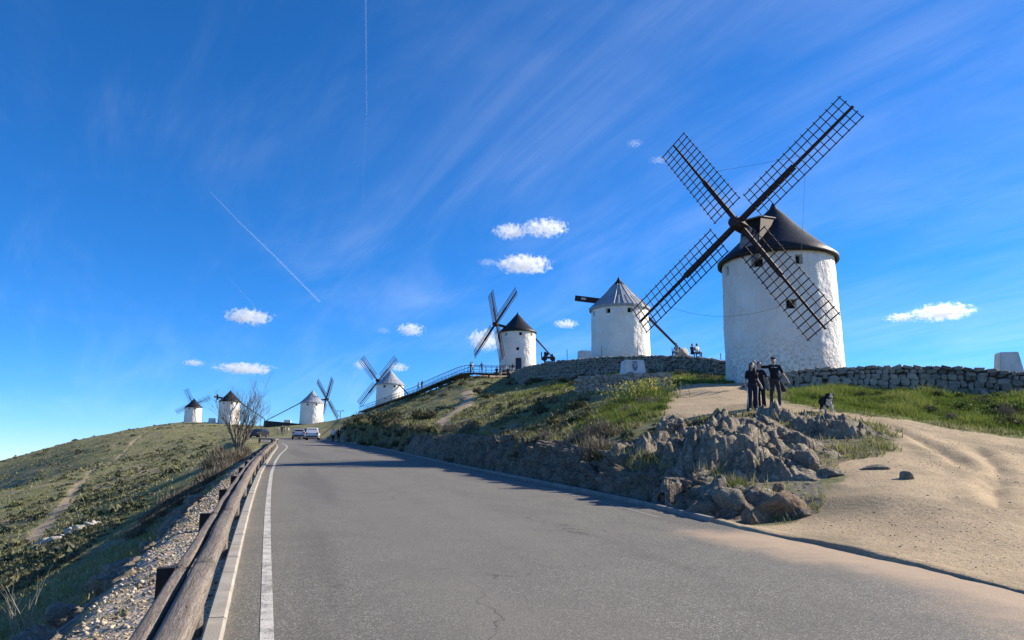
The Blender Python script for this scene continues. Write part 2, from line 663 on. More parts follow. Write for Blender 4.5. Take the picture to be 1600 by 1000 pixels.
def pmat(name, c1, c2=None, scale=4.0, rough=0.8, bmp=0.15, bscale=30.0, spec=0.3, metal=0.0, c3=None, s3=0.8, lo=0.35, hi=0.65, bdist=0.02, per_obj=0.0, stretch=None):
    m, t, b = new_mat(name)
    tc = N(t, 'ShaderNodeTexCoord')
    vec = tc.outputs['Object']
    if stretch:
        mp = N(t, 'ShaderNodeMapping'); mp.inputs['Scale'].default_value = stretch
        t.links.new(vec, mp.inputs[0]); vec = mp.outputs[0]
    oi = N(t, 'ShaderNodeObjectInfo')
    off = N(t, 'ShaderNodeVectorMath', operation='ADD')
    sc = N(t, 'ShaderNodeVectorMath', operation='SCALE'); sc.inputs['Scale'].default_value = 40.0
    cb = N(t, 'ShaderNodeCombineXYZ')
    for i in range(3): t.links.new(oi.outputs['Random'], cb.inputs[i])
    t.links.new(cb.outputs[0], sc.inputs[0]); t.links.new(vec, off.inputs[0]); t.links.new(sc.outputs[0], off.inputs[1])
    vec = off.outputs[0]
    c2 = c2 or tuple(x * 0.8 for x in c1)
    col = mixc(t, maprange(t, noise_n(t, vec, scale, 5.0), lo, hi), c1, c2)
    if c3: col = mixc(t, maprange(t, noise_n(t, vec, s3, 5.0, 0.65), 0.52, 0.68), col, c3)
    if per_obj:
        hs = N(t, 'ShaderNodeHueSaturation')
        t.links.new(col, hs.inputs['Color'])
        t.links.new(maprange(t, oi.outputs['Random'], 0, 1, 1 - per_obj, 1 + per_obj, False), hs.inputs['Value'])
        col = hs.outputs[0]
    t.links.new(col, b.inputs['Base Color'])
    b.inputs['Roughness'].default_value = rough
    b.inputs['Metallic'].default_value = metal
    b.inputs['Specular IOR Level'].default_value = spec
    if bmp: bump(t, b, noise_n(t, vec, bscale, 4.0, 0.6), bmp, bdist)
    return m


def terrain_material():
    m, t, b = new_mat('hill_ground')
    tc = N(t, 'ShaderNodeTexCoord'); vec = tc.outputs['Object']
    at_ = N(t, 'ShaderNodeAttribute', attribute_name='mask')
    sp = N(t, 'ShaderNodeSeparateColor'); t.links.new(at_.outputs['Color'], sp.inputs[0])
    dirt, rock, lush = sp.outputs[0], sp.outputs[1], sp.outputs[2]
    grav = at_.outputs['Alpha']
    n_big = noise_n(t, vec, 0.13, 5.0, 0.6)
    n_mid = noise_n(t, vec, 0.9, 6.0, 0.65)
    n_fin = noise_n(t, vec, 9.0, 5.0, 0.7)
    grass = mixc(t, maprange(t, n_mid, 0.38, 0.62), (0.165, 0.172, 0.074), (0.26, 0.235, 0.125))
    grass = mixc(t, maprange(t, n_fin, 0.45, 0.66), grass, (0.10, 0.108, 0.05))
    grass = mixc(t, maprange(t, n_big, 0.50, 0.66), grass, (0.25, 0.21, 0.13))
    green = mixc(t, maprange(t, n_fin, 0.38, 0.64), (0.085, 0.125, 0.028), (0.15, 0.165, 0.05))
    col = mixc(t, lush, grass, green)
    stone = mixc(t, maprange(t, n_fin, 0.36, 0.64), (0.25, 0.225, 0.19), (0.10, 0.09, 0.075))
    nr = math_n(t, 'ADD', rock, math_n(t, 'MULTIPLY', math_n(t, 'SUBTRACT', n_mid, 0.5), 1.1))
    col = mixc(t, maprange(t, nr, 0.42, 0.62), col, stone)
    d1 = mixc(t, maprange(t, n_mid, 0.34, 0.66), (0.50, 0.385, 0.245), (0.42, 0.32, 0.205))
    d1 = mixc(t, maprange(t, noise_n(t, vec, 22.0, 5.0, 0.75), 0.50, 0.66), d1, (0.20, 0.155, 0.10))
    d1 = mixc(t, maprange(t, noise_n(t, vec, 0.35, 4.0, 0.6), 0.48, 0.64), d1, (0.30, 0.24, 0.155))
    vp = N(t, 'ShaderNodeTexVoronoi', inp={'Scale': 26.0}); t.links.new(vec, vp.inputs['Vector'])
    peb = maprange(t, vp.outputs['Distance'], 0.10, 0.17, 1.0, 0.0)
    d1 = mixc(t, math_n(t, 'MULTIPLY', peb, maprange(t, n_mid, 0.45, 0.60)), d1, (0.52, 0.43, 0.33))
    nd = math_n(t, 'ADD', dirt, math_n(t, 'MULTIPLY', math_n(t, 'SUBTRACT', n_mid, 0.5), 0.9))
    nd = math_n(t, 'ADD', nd, math_n(t, 'MULTIPLY', math_n(t, 'SUBTRACT', n_fin, 0.5), 0.5))
    col = mixc(t, maprange(t, nd, 0.30, 0.62), col, d1)
    vg = N(t, 'ShaderNodeTexVoronoi', inp={'Scale': 17.0}); t.links.new(vec, vg.inputs['Vector'])
    g1 = mixc(t, vg.outputs['Color'], (0.33, 0.275, 0.21), (0.60, 0.52, 0.42))
    g1 = mixc(t, maprange(t, n_mid, 0.44, 0.60), g1, (0.48, 0.37, 0.26))
    g1 = mixc(t, maprange(t, noise_n(t, vec, 2.2, 4.0, 0.7), 0.60, 0.68), g1, (0.10, 0.115, 0.04))
    col = mixc(t, grav, col, g1)
    t.links.new(col, b.inputs['Base Color'])
    b.inputs['Roughness'].default_value = 0.95
    b.inputs['Specular IOR Level'].default_value = 0.1
    hgt = math_n(t, 'ADD', math_n(t, 'MULTIPLY', n_fin, 1.0), math_n(t, 'MULTIPLY', noise_n(t, vec, 45.0, 3.0, 0.7), 0.5))
    hgt = math_n(t, 'ADD', hgt, math_n(t, 'MULTIPLY', math_n(t, 'MULTIPLY', vg.outputs['Distance'], grav), -0.9))
    hgt = math_n(t, 'ADD', hgt, math_n(t, 'MULTIPLY', math_n(t, 'MULTIPLY', peb, dirt), 0.25))
    bump(t, b, hgt, 0.75, 0.05)
    return m


def asphalt_material():
    m, t, b = new_mat('asphalt')
    tc = N(t, 'ShaderNodeTexCoord'); vec = tc.outputs['Object']
    at_ = N(t, 'ShaderNodeAttribute', attribute_name='mask')
    sp = N(t, 'ShaderNodeSeparateColor'); t.links.new(at_.outputs['Color'], sp.inputs[0])
    dust = sp.outputs[0]
    fine = noise_n(t, vec, 85.0, 3.0, 0.8)
    mid = noise_n(t, vec, 1.1, 5.0, 0.6)
    big = noise_n(t, vec, 0.22, 4.0, 0.6)
    vo = N(t, 'ShaderNodeTexVoronoi', inp={'Scale': 95.0}); t.links.new(vec, vo.inputs['Vector'])
    sv = N(t, 'ShaderNodeSeparateColor'); t.links.new(vo.outputs['Color'], sv.inputs[0])
    col = mixc(t, maprange(t, fine, 0.34, 0.66), (0.083, 0.078, 0.066), (0.175, 0.164, 0.137))
    col = mixc(t, maprange(t, sv.outputs[0], 0.74, 0.92), col, (0.33, 0.315, 0.275))
    col = mixc(t, maprange(t, mid, 0.40, 0.66, 0.0, 0.35), col, (0.110, 0.102, 0.088))
    col = mixc(t, maprange(t, big, 0.46, 0.64, 0.0, 0.35), col, (0.19, 0.172, 0.145))
    rot = N(t, 'ShaderNodeMapping'); rot.inputs['Scale'].default_value = (0.85, 0.03, 1.0)
    rt = N(t, 'ShaderNodeMapping'); rt.inputs['Rotation'].default_value = (0, 0, math.radians(-18)); t.links.new(vec, rt.inputs[0]); t.links.new(rt.outputs[0], rot.inputs[0])
    trk = noise_n(t, rot.outputs[0], 1.0, 3.0, 0.5)
    col = mixc(t, maprange(t, trk, 0.46, 0.62, 0.0, 0.40), col, (0.18, 0.168, 0.142))
    col = mixc(t, maprange(t, trk, 0.44, 0.32, 0.0, 0.35), col, (0.085, 0.079, 0.07))
    wv2 = N(t, 'ShaderNodeVectorMath', operation='ADD'); nz2 = N(t, 'ShaderNodeTexNoise', inp={'Scale': 1.3, 'Detail': 5.0})
    t.links.new(vec, nz2.inputs['Vector']); t.links.new(vec, wv2.inputs[0]); t.links.new(nz2.outputs['Color'], wv2.inputs[1])
    vc = N(t, 'ShaderNodeTexVoronoi', feature='DISTANCE_TO_EDGE', inp={'Scale': 0.33}); t.links.new(wv2.outputs[0], vc.inputs['Vector'])
    crk = math_n(t, 'MULTIPLY', maprange(t, vc.outputs['Distance'], 0.0, 0.006, 1.0, 0.0), maprange(t, big, 0.48, 0.58))
    col = mixc(t, math_n(t, 'MULTIPLY', crk, 0.7), col, (0.045, 0.042, 0.038))
    stn = maprange(t, noise_n(t, vec, 0.75, 3.0, 0.5, 0.8), 0.66, 0.74, 0.0, 0.45)
    col = mixc(t, stn, col, (0.075, 0.07, 0.062))
    nd = math_n(t, 'ADD', dust, math_n(t, 'MULTIPLY', math_n(t, 'SUBTRACT', noise_n(t, vec, 1.6, 6.0, 0.7), 0.5), 0.8))
    nd = math_n(t, 'ADD', nd, math_n(t, 'MULTIPLY', math_n(t, 'SUBTRACT', fine, 0.5), 0.5))
    col = mixc(t, maprange(t, nd, 0.25, 1.1), col, (0.43, 0.315, 0.21))
    t.links.new(col, b.inputs['Base Color'])
    b.inputs['Roughness'].default_value = 0.85
    b.inputs['Specular IOR Level'].default_value = 0.25
    bump(t, b, math_n(t, 'ADD', fine, math_n(t, 'MULTIPLY', vo.outputs['Distance'], -0.8)), 0.5, 0.008)
    return m


def paint_material():
    m, t, b = new_mat('road_paint')
    tc = N(t, 'ShaderNodeTexCoord'); vec = tc.outputs['Object']
    a = noise_n(t, vec, 70.0, 4.0, 0.8); c = noise_n(t, vec, 5.0, 5.0, 0.7)
    k = math_n(t, 'ADD', math_n(t, 'MULTIPLY', a, 0.7), math_n(t, 'MULTIPLY', c, 0.45))
    col = mixc(t, maprange(t, k, 0.53, 0.67), (0.56, 0.535, 0.48), (0.17, 0.16, 0.14))
    t.links.new(col, b.inputs['Base Color'])
    b.inputs['Roughness'].default_value = 0.8
    bump(t, b, a, 0.4, 0.006)
    return m


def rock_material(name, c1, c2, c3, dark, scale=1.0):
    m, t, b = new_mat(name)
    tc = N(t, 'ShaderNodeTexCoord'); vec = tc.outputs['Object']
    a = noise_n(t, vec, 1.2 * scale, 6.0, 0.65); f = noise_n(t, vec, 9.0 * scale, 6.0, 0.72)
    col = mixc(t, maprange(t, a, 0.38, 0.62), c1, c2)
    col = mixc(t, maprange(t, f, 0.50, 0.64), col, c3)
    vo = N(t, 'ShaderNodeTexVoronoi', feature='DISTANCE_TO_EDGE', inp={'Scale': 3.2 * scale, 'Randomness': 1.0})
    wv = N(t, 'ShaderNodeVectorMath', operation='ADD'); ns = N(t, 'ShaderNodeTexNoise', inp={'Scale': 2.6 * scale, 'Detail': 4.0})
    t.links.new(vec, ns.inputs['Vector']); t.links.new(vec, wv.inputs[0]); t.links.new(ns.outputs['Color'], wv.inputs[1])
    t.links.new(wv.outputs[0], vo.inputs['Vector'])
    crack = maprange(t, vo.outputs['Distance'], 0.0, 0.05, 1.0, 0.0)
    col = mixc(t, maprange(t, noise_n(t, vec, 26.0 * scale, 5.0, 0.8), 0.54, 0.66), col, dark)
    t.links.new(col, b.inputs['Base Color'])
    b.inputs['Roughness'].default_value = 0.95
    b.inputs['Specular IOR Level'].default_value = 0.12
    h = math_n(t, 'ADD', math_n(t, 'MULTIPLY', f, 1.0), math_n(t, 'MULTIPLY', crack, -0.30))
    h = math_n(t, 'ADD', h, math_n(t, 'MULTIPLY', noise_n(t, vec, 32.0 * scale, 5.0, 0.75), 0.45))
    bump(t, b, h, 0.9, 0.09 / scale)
    return m


def leaf_material(name, cols, trans=0.25, rough=0.75):
    """cols: colours spread over the blades by their own random tint"""
    m, t, b = new_mat(name)
    at_ = N(t, 'ShaderNodeAttribute', attribute_name='tint')
    sp = N(t, 'ShaderNodeSeparateColor'); t.links.new(at_.outputs['Color'], sp.inputs[0])
    cr = N(t, 'ShaderNodeValToRGB')
    e = cr.color_ramp.elements
    while len(e) < len(cols): e.new(0.5)
    for i, c in enumerate(cols):
        e[i].position = i / (len(cols) - 1); e[i].color = (*c, 1)
    t.links.new(sp.outputs[0], cr.inputs[0])
    t.links.new(cr.outputs[0], b.inputs['Base Color'])
    b.inputs['Roughness'].default_value = rough
    b.inputs['Specular IOR Level'].default_value = 0.15
    tr = N(t, 'ShaderNodeBsdfTranslucent')
    t.links.new(cr.outputs[0], tr.inputs[0])
    mx = N(t, 'ShaderNodeMixShader', inp={0: trans})
    t.links.new(b.outputs[0], mx.inputs[1]); t.links.new(tr.outputs[0], mx.inputs[2])
    t.links.new(mx.outputs[0], t.nodes['Material Output'].inputs[0])
    return m


def plaster_material():
    m, t, b = new_mat('lime_plaster')
    tc = N(t, 'ShaderNodeTexCoord'); vec = tc.outputs['Object']
    sep = N(t, 'ShaderNodeSeparateXYZ'); t.links.new(vec, sep.inputs[0])
    a = noise_n(t, vec, 0.7, 5.0, 0.6); f = noise_n(t, vec, 7.0, 5.0, 0.7)
    col = mixc(t, maprange(t, a, 0.36, 0.66), (0.90, 0.835, 0.745), (0.85, 0.775, 0.68))
    mp = N(t, 'ShaderNodeMapping'); mp.inputs['Scale'].default_value = (2.6, 2.6, 0.25); t.links.new(vec, mp.inputs[0])
    st = noise_n(t, mp.outputs[0], 1.4, 5.0, 0.7)
    col = mixc(t, maprange(t, st, 0.52, 0.74, 0.0, 0.6), col, (0.64, 0.58, 0.50))
    low = math_n(t, 'MULTIPLY', maprange(t, sep.outputs[2], 3.0, 0.0), maprange(t, f, 0.44, 0.62))
    col = mixc(t, math_n(t, 'MULTIPLY', low, 0.75), col, (0.40, 0.33, 0.25))
    pt = maprange(t, noise_n(t, vec, 0.55, 3.0, 0.5, 1.2), 0.55, 0.58, 0.0, 0.4)
    col = mixc(t, pt, col, (0.80, 0.78, 0.74))
    mp2 = N(t, 'ShaderNodeMapping'); mp2.inputs['Scale'].default_value = (5.0, 5.0, 0.16); t.links.new(vec, mp2.inputs[0])
    run = math_n(t, 'MULTIPLY', maprange(t, noise_n(t, mp2.outputs[0], 1.2, 4.0, 0.7), 0.58, 0.72), maprange(t, sep.outputs[2], 2.5, 7.0, 0.1, 0.75))
    col = mixc(t, math_n(t, 'MULTIPLY', run, 0.6), col, (0.42, 0.38, 0.33))
    chip = math_n(t, 'MULTIPLY', maprange(t, noise_n(t, vec, 4.5, 6.0, 0.75), 0.655, 0.70), maprange(t, a, 0.50, 0.60))
    col = mixc(t, chip, col, (0.34, 0.28, 0.22))
    t.links.new(col, b.inputs['Base Color'])
    b.inputs['Roughness'].default_value = 0.92
    b.inputs['Specular IOR Level'].default_value = 0.15
    h = math_n(t, 'ADD', noise_n(t, vec, 2.2, 4.0, 0.55), math_n(t, 'MULTIPLY', math_n(t, 'MULTIPLY', noise_n(t, vec, 8.0, 4.0, 0.6), 0.8), maprange(t, a, 0.40, 0.62)))
    bump(t, b, math_n(t, 'SUBTRACT', h, math_n(t, 'MULTIPLY', chip, 0.2)), 1.0, 0.10)
    return m


M_GROUND = terrain_material()
M_ASPH = asphalt_material()
M_PAINT = paint_material()
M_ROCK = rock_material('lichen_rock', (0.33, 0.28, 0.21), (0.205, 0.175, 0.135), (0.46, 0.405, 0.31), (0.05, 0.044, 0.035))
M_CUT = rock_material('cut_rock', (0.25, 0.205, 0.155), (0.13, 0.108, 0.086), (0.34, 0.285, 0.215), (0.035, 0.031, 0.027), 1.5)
M_BROWN = rock_material('brown_rock', (0.30, 0.215, 0.14), (0.23, 0.165, 0.11), (0.38, 0.30, 0.21), (0.12, 0.09, 0.065))
M_PALE = rock_material('pale_rock', (0.52, 0.48, 0.42), (0.44, 0.40, 0.34), (0.58, 0.55, 0.50), (0.25, 0.22, 0.19))
M_PLASTER = plaster_material()
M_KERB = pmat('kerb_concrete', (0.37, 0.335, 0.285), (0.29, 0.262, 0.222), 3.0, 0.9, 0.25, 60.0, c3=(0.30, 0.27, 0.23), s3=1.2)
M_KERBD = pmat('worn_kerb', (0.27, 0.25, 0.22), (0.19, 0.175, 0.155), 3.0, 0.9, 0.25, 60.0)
M_STONE = pmat('wall_stone', (0.27, 0.235, 0.19), (0.18, 0.155, 0.125), 3.0, 0.92, 0.6, 12.0, c3=(0.32, 0.285, 0.24), s3=2.0, per_obj=0.45, bdist=0.05, spec=0.12)
M_STONE2 = pmat('mortared_stone', (0.36, 0.30, 0.235), (0.29, 0.24, 0.19), 3.0, 0.92, 0.5, 12.0, c3=(0.42, 0.37, 0.31), s3=2.0, per_obj=0.22, bdist=0.05, spec=0.12)
M_MORTAR = pmat('mortar', (0.33, 0.285, 0.235), (0.27, 0.23, 0.19), 4.0, 0.95, 0.6, 20.0, bdist=0.04, spec=0.1)
M_GAP = pmat('wall_rubble_core', (0.075, 0.066, 0.056), (0.05, 0.044, 0.038), 5.0, 0.95, 0.6, 14.0, bdist=0.04, spec=0.1)
M_STONEJ = rock_material('dry_stone', (0.34, 0.31, 0.26), (0.20, 0.18, 0.155), (0.46, 0.42, 0.36), (0.09, 0.08, 0.07), 2.0)
M_WHITE = pmat('white_block_plaster', (0.68, 0.665, 0.635), (0.60, 0.58, 0.54), 2.0, 0.9, 0.3, 14.0, c3=(0.47, 0.44, 0.39), s3=1.1)
M_EMBLEM = pmat('faded_blue_print', (0.13, 0.16, 0.24), (0.24, 0.26, 0.32), 9.0, 0.8, 0.0)
M_BLACKROOF = pmat('black_roof_metal', (0.012, 0.013, 0.016), (0.019, 0.020, 0.023), 1.4, 0.5, 0.35, 2.6, 0.3, bdist=0.06)
M_GREYROOF = pmat('grey_zinc_roof', (0.27, 0.285, 0.31), (0.34, 0.355, 0.375), 1.5, 0.55, 0.25, 3.5, 0.4, 0.15, bdist=0.05)
M_SEAM = pmat('zinc_seam', (0.36, 0.375, 0.39), (0.28, 0.295, 0.31), 5.0, 0.5, 0.1, 20.0, 0.4, 0.2)
M_DARKWOOD = pmat('tarred_wood', (0.034, 0.017, 0.014), (0.052, 0.029, 0.024), 6.0, 0.7, 0.2, 30.0)
M_SPAR = pmat('weathered_spar', (0.030, 0.026, 0.024), (0.055, 0.047, 0.042), 5.0, 0.7, 0.2, 30.0)
M_SHAFT = pmat('pale_shaft_wood', (0.40, 0.385, 0.36), (0.22, 0.20, 0.18), 5.0, 0.8, 0.4, 14.0, c3=(0.06, 0.055, 0.05), s3=3.0)
M_GREYPLANK = pmat('grey_plank', (0.30, 0.30, 0.30), (0.22, 0.22, 0.22), 4.0, 0.8, 0.25, 25.0)
M_HOLE = pmat('unlit_window_wood', (0.018, 0.016, 0.016), (0.030, 0.027, 0.025), 8.0, 0.85, 0.1)
M_DOOR = pmat('blue_door_paint', (0.03, 0.04, 0.075), (0.04, 0.05, 0.085), 5.0, 0.6, 0.2)
M_ROPE = pmat('grey_rope', (0.16, 0.16, 0.16), (0.12, 0.12, 0.12), 8.0, 0.9, 0.0)
M_STEEL = pmat('dark_steel', (0.045, 0.055, 0.075), (0.035, 0.04, 0.055), 4.0, 0.5, 0.05, 20.0, 0.5, 0.3)
M_DECK = pmat('deck_wood', (0.075, 0.062, 0.052), (0.055, 0.046, 0.04), 6.0, 0.85, 0.2)
M_POSTW = pmat('dark_post', (0.020, 0.017, 0.015), (0.032, 0.027, 0.023), 6.0, 0.8, 0.2)
M_SOIL = pmat('plain_soil', (0.16, 0.16, 0.11), (0.11, 0.13, 0.07), 0.002, 0.95, 0.0)


def log_material():
    m, t, b = new_mat('weathered_log')
    tc = N(t, 'ShaderNodeTexCoord'); oi = N(t, 'ShaderNodeObjectInfo')
    mp = N(t, 'ShaderNodeMapping'); mp.inputs['Scale'].default_value = (1.0, 14.0, 14.0)
    add = N(t, 'ShaderNodeVectorMath', operation='ADD')
    cb = N(t, 'ShaderNodeCombineXYZ'); k = math_n(t, 'MULTIPLY', oi.outputs['Random'], 37.0)
    for i in range(3): t.links.new(k, cb.inputs[i])
    t.links.new(tc.outputs['Object'], mp.inputs[0]); t.links.new(mp.outputs[0], add.inputs[0]); t.links.new(cb.outputs[0], add.inputs[1])
    v = add.outputs[0]
    g = noise_n(t, v, 1.6, 6.0, 0.65, 1.6); f = noise_n(t, v, 6.0, 5.0, 0.7, 0.6)
    col = mixc(t, maprange(t, g, 0.35, 0.65), (0.225, 0.185, 0.15), (0.15, 0.122, 0.098))
    col = mixc(t, maprange(t, f, 0.50, 0.68), col, (0.30, 0.26, 0.215))
    cr = maprange(t, noise_n(t, v, 1.1, 4.0, 0.6, 2.6), 0.492, 0.508)
    edge = math_n(t, 'MULTIPLY', cr, math_n(t, 'SUBTRACT', 1.0, cr))
    col = mixc(t, maprange(t, edge, 0.02, 0.2), col, (0.035, 0.027, 0.022))
    t.links.new(col, b.inputs['Base Color'])
    b.inputs['Roughness'].default_value = 0.85
    b.inputs['Specular IOR Level'].default_value = 0.2
    h = math_n(t, 'SUBTRACT', math_n(t, 'ADD', g, math_n(t, 'MULTIPLY', f, 0.4)), math_n(t, 'MULTIPLY', edge, 3.0))
    bump(t, b, h, 0.7, 0.02)
    return m


M_LOG = log_material()
M_WEED = leaf_material('weed_leaf', [(0.040, 0.070, 0.014), (0.070, 0.110, 0.022), (0.11, 0.15, 0.035), (0.16, 0.18, 0.055)], 0.3)
M_GRASS = leaf_material('green_grass', [(0.065, 0.10, 0.016), (0.12, 0.175, 0.026), (0.18, 0.23, 0.046), (0.25, 0.255, 0.075)], 0.35)
M_DRY = leaf_material('dry_grass', [(0.14, 0.165, 0.05), (0.22, 0.225, 0.085), (0.31, 0.285, 0.13), (0.40, 0.34, 0.19)], 0.3)
M_SCRUBL = leaf_material('hill_scrub_leaf', [(0.070, 0.078, 0.040), (0.105, 0.112, 0.060), (0.15, 0.148, 0.088), (0.20, 0.185, 0.12)], 0.15)
M_SCRUB = leaf_material('scrub_leaf', [(0.040, 0.045, 0.022), (0.068, 0.074, 0.036), (0.105, 0.104, 0.06), (0.15, 0.135, 0.085)], 0.15)
M_TWIG = leaf_material('dry_twigs', [(0.12, 0.10, 0.075), (0.18, 0.15, 0.11), (0.24, 0.205, 0.15), (0.10, 0.095, 0.06)], 0.1)
M_BARK = pmat('grey_bark', (0.16, 0.14, 0.115), (0.11, 0.095, 0.08), 8.0, 0.9, 0.3)
M_BRANCH = pmat('bleached_branch', (0.36, 0.32, 0.26), (0.26, 0.23, 0.18), 8.0, 0.9, 0.2)

# ------------------------------------------------------------------ the ground
def lush_mask(X, Y):
    m = np.zeros(X.shape)
    bank = P2([(1225, 630, 28), (1330, 652, 25.8), (1450, 663, 25.6), (1600, 678, 25), (1800, 700, 24)]) + [(34, 33), (27, 35)] + P2([(1600, 612, 33.5), (1400, 606, 35), (1240, 604, 36.5)])
    m = np.maximum(m, np.where(in_poly(X, Y, bank), 1.0, 1 - sstep(0, 1.0, poly_dist(X, Y, bank))))
    for (u, v, Yc, r) in ((1000, 635, 30, 3.0), (1080, 590, 46, 5.5), (1020, 590, 52, 6), (960, 605, 46, 4), (900, 588, 66, 7), (1040, 735, 17.5, 0.9), (980, 660, 26.5, 1.8)):
        a, _ = ray(u, v)
        m = np.maximum(m, 1 - sstep(r * 0.6, r * 1.3, np.hypot(X - a * Yc, Y - Yc)))
    # greener grass strip low on the left slope
    strip = P2([(0, 890, 24), (60, 850, 31), (130, 815, 36), (215, 790, 36), (250, 775, 37)])
    m = np.maximum(m, 0.8 * (1 - sstep(1.0, 3.2, poly_dist(X, Y, strip, False))))
    return m * (0.75 + 0.25 * fbm(X * 0.5, Y * 0.5, oct=3, seed=60))


def rock_mask(X, Y):
    dr = X - xr(Y)
    m = cut_zone(Y) * sstep(0.3, 0.8, dr) * (1 - sstep(1.9, 3.2, dr))
    oc = P2([(1240, 780, 14.5), (1400, 690, 21), (1330, 650, 24.5), (1170, 648, 24.5), (1000, 665, 25), (960, 700, 21.5), (1010, 745, 17.3), (1130, 790, 14.2)])
    m = np.maximum(m, np.where(in_poly(X, Y, oc), 0.55, 0.45 * (1 - sstep(0, 1.5, poly_dist(X, Y, oc)))))
    # stony patches on the hillside
    hs = fbm(X * 0.16, Y * 0.16, oct=4, seed=71)
    m = np.maximum(m, 0.55 * sstep(0.15, 0.45, hs) * (X > xr(Y)))
    m = np.maximum(m, 0.5 * sstep(0.28, 0.5, hs) * (X < xl(Y)))
    dl = xl(Y) - X
    m = np.maximum(m, (1 - sstep(40, 60, Y)) * sstep(1.5, 1.8, dl) * (1 - sstep(2.5, 3.4, dl + fbm(X, Y, oct=3, seed=73))))
    return m


def build_ground():
    th_in = np.linspace(-40, 40, 620)
    th = np.radians(np.concatenate([np.linspace(-115, -40.4, 90), th_in, np.linspace(40.4, 115, 90)]))
    r = np.concatenate([[0.3, 1.0], np.exp(np.linspace(math.log(2.0), math.log(420), 560)), [450, 500, 560, 640, 740]])
    T, R = np.meshgrid(th, r)
    cx, cy = 0.0, -3.0
    X = cx + R * np.sin(T); Y = cy + R * np.cos(T)
    Z = terrain(X.ravel(), Y.ravel()).reshape(X.shape)
    k = sstep(400, 740, R)
    Z = Z * (1 - k) + (-113.0) * k
    X, Y, Z = X.ravel(), Y.ravel(), Z.ravel()
    nr, nt = R.shape
    idx = np.arange(nr * nt).reshape(nr, nt)
    F = np.stack([idx[:-1, :-1], idx[:-1, 1:], idx[1:, 1:], idx[1:, :-1]], -1).reshape(-1, 4)[:, ::-1]
    me = np_mesh('hill', np.stack([X, Y, Z], -1), F, smooth=True)
    dl = xl(Y) - X
    grav = sstep(0.1, 0.2, dl) * (1 - sstep(1.4, 2.0, dl + fbm(X * 1.5, Y * 1.5, oct=3, seed=77) * 0.5)) * (1 - sstep(40, 70, Y))
    col = np.stack([dirt_mask(X, Y), rock_mask(X, Y), lush_mask(X, Y), grav], -1).astype(np.float32)
    # strip of bare soil at the foot of the cutting
    dr = X - xr(Y)
    col[:, 0] = np.maximum(col[:, 0], cut_zone(Y) * (dr > 0) * (1 - sstep(0.5, 0.9, dr)) * 0.8)
    a = me.color_attributes.new('mask', 'FLOAT_COLOR', 'POINT')
    a.data.foreach_set('color', col.ravel())
    o = link('hill', me, M_GROUND)
    tag(o, kind='structure', label='scrubby windmill hill with dirt track and slopes')
    o['category'] = 'hill'
    # the plain far below, out to the horizon
    s = 9000.0
    p = MB().add([(-s, -s, -112), (s, -s, -112), (s, s, -112), (-s, s, -112)], [(0, 1, 2, 3)]).build('plain', M_SOIL, fix=False)
    tag(p, 'flat plain far below the hill', 'plain', kind='structure')


build_ground()


def build_road():
    Ys = np.concatenate([np.arange(-17, 60, 0.25), np.arange(60, 134, 0.6)])
    n = 40
    V, C = [], []
    for y in Ys:
        a, b_ = float(xl(y)) - 0.02, float(xr(y))
        for i in range(n + 1):
            t = i / n
            t = t ** 0.8 if i < 0 else t
            x = a + (b_ - a) * t
            V.append((x, y, float(plane_z(x, y)) + 0.0))
            d = b_ - x
            C.append((d, y))
    V = np.array(V); C = np.array(C)
    wob = fbm(V[:, 0] * 0.5, V[:, 1] * 0.5, oct=4, seed=80)
    near = 1 - sstep(11.5, 14.5, V[:, 1])
    dust = near * (1 - sstep(-0.3, 2.2 + 1.6 * (1 - sstep(4, 11, V[:, 1])), C[:, 0] + wob * 1.3)) * 1.0
    dust = np.maximum(dust, (1 - near) * 0.55 * (1 - sstep(0.0, 0.5, C[:, 0] + wob * 0.2)))
    dust = np.maximum(dust, 0.45 * (1 - sstep(0.0, 0.35, V[:, 0] - xl(V[:, 1]) + wob * 0.15)))
    # ragged crumbling edge
    edge = C[:, 0] < 1e-6
    V[edge, 0] += (fbm(V[edge, 1] * 1.4, V[edge, 1] * 0.3, oct=4, seed=81) * 0.12) * near[edge]
    idx = np.arange(len(Ys) * (n + 1)).reshape(len(Ys), n + 1)
    F = np.stack([idx[:-1, :-1], idx[:-1, 1:], idx[1:, 1:], idx[1:, :-1]], -1).reshape(-1, 4)
    me = np_mesh('road', V, F, smooth=True)
    a = me.color_attributes.new('mask', 'FLOAT_COLOR', 'POINT')
    a.data.foreach_set('color', np.stack([dust, dust * 0, dust * 0, dust * 0 + 1], -1).astype(np.float32).ravel())
    road = link('road', me, M_ASPH)
    tag(road, 'grey asphalt road climbing past the windmills', 'road', kind='structure')

    def line(off, w, y0, y1, name, step=0.3, base=xl_line):
        vs, fs = [], []
        for i, y in enumerate(np.arange(y0, y1, step)):
            x = float(base(y)) + off
            dx = (float(base(y + 0.2)) - float(base(y - 0.2))) / 0.4
            ww = w * math.sqrt(1 + dx * dx) / 2
            for s in (-1, 1): vs.append((x + s * ww, y, float(plane_z(x + s * ww, y)) + 0.004))
            if i: fs.append((2 * i - 2, 2 * i - 1, 2 * i + 1, 2 * i))
        o = MB().add(vs, fs).build(name, M_PAINT, road, fix=False)
        return o
    line(0.0, 0.105, -17, 80.5, 'edge_line')['label'] = 'worn white edge line along the left side of the road'
    o = line(-0.62, 0.08, 14.5, 62, 'edge_line', base=xr)
    o['label'] = 'faint worn edge line by the rock cutting'
    o.data.materials.clear(); o.data.materials.append(pmat('faded_paint', (0.30, 0.285, 0.26), (0.17, 0.16, 0.145), 14.0, 0.9, 0.0))
    return road


ROAD = build_road()


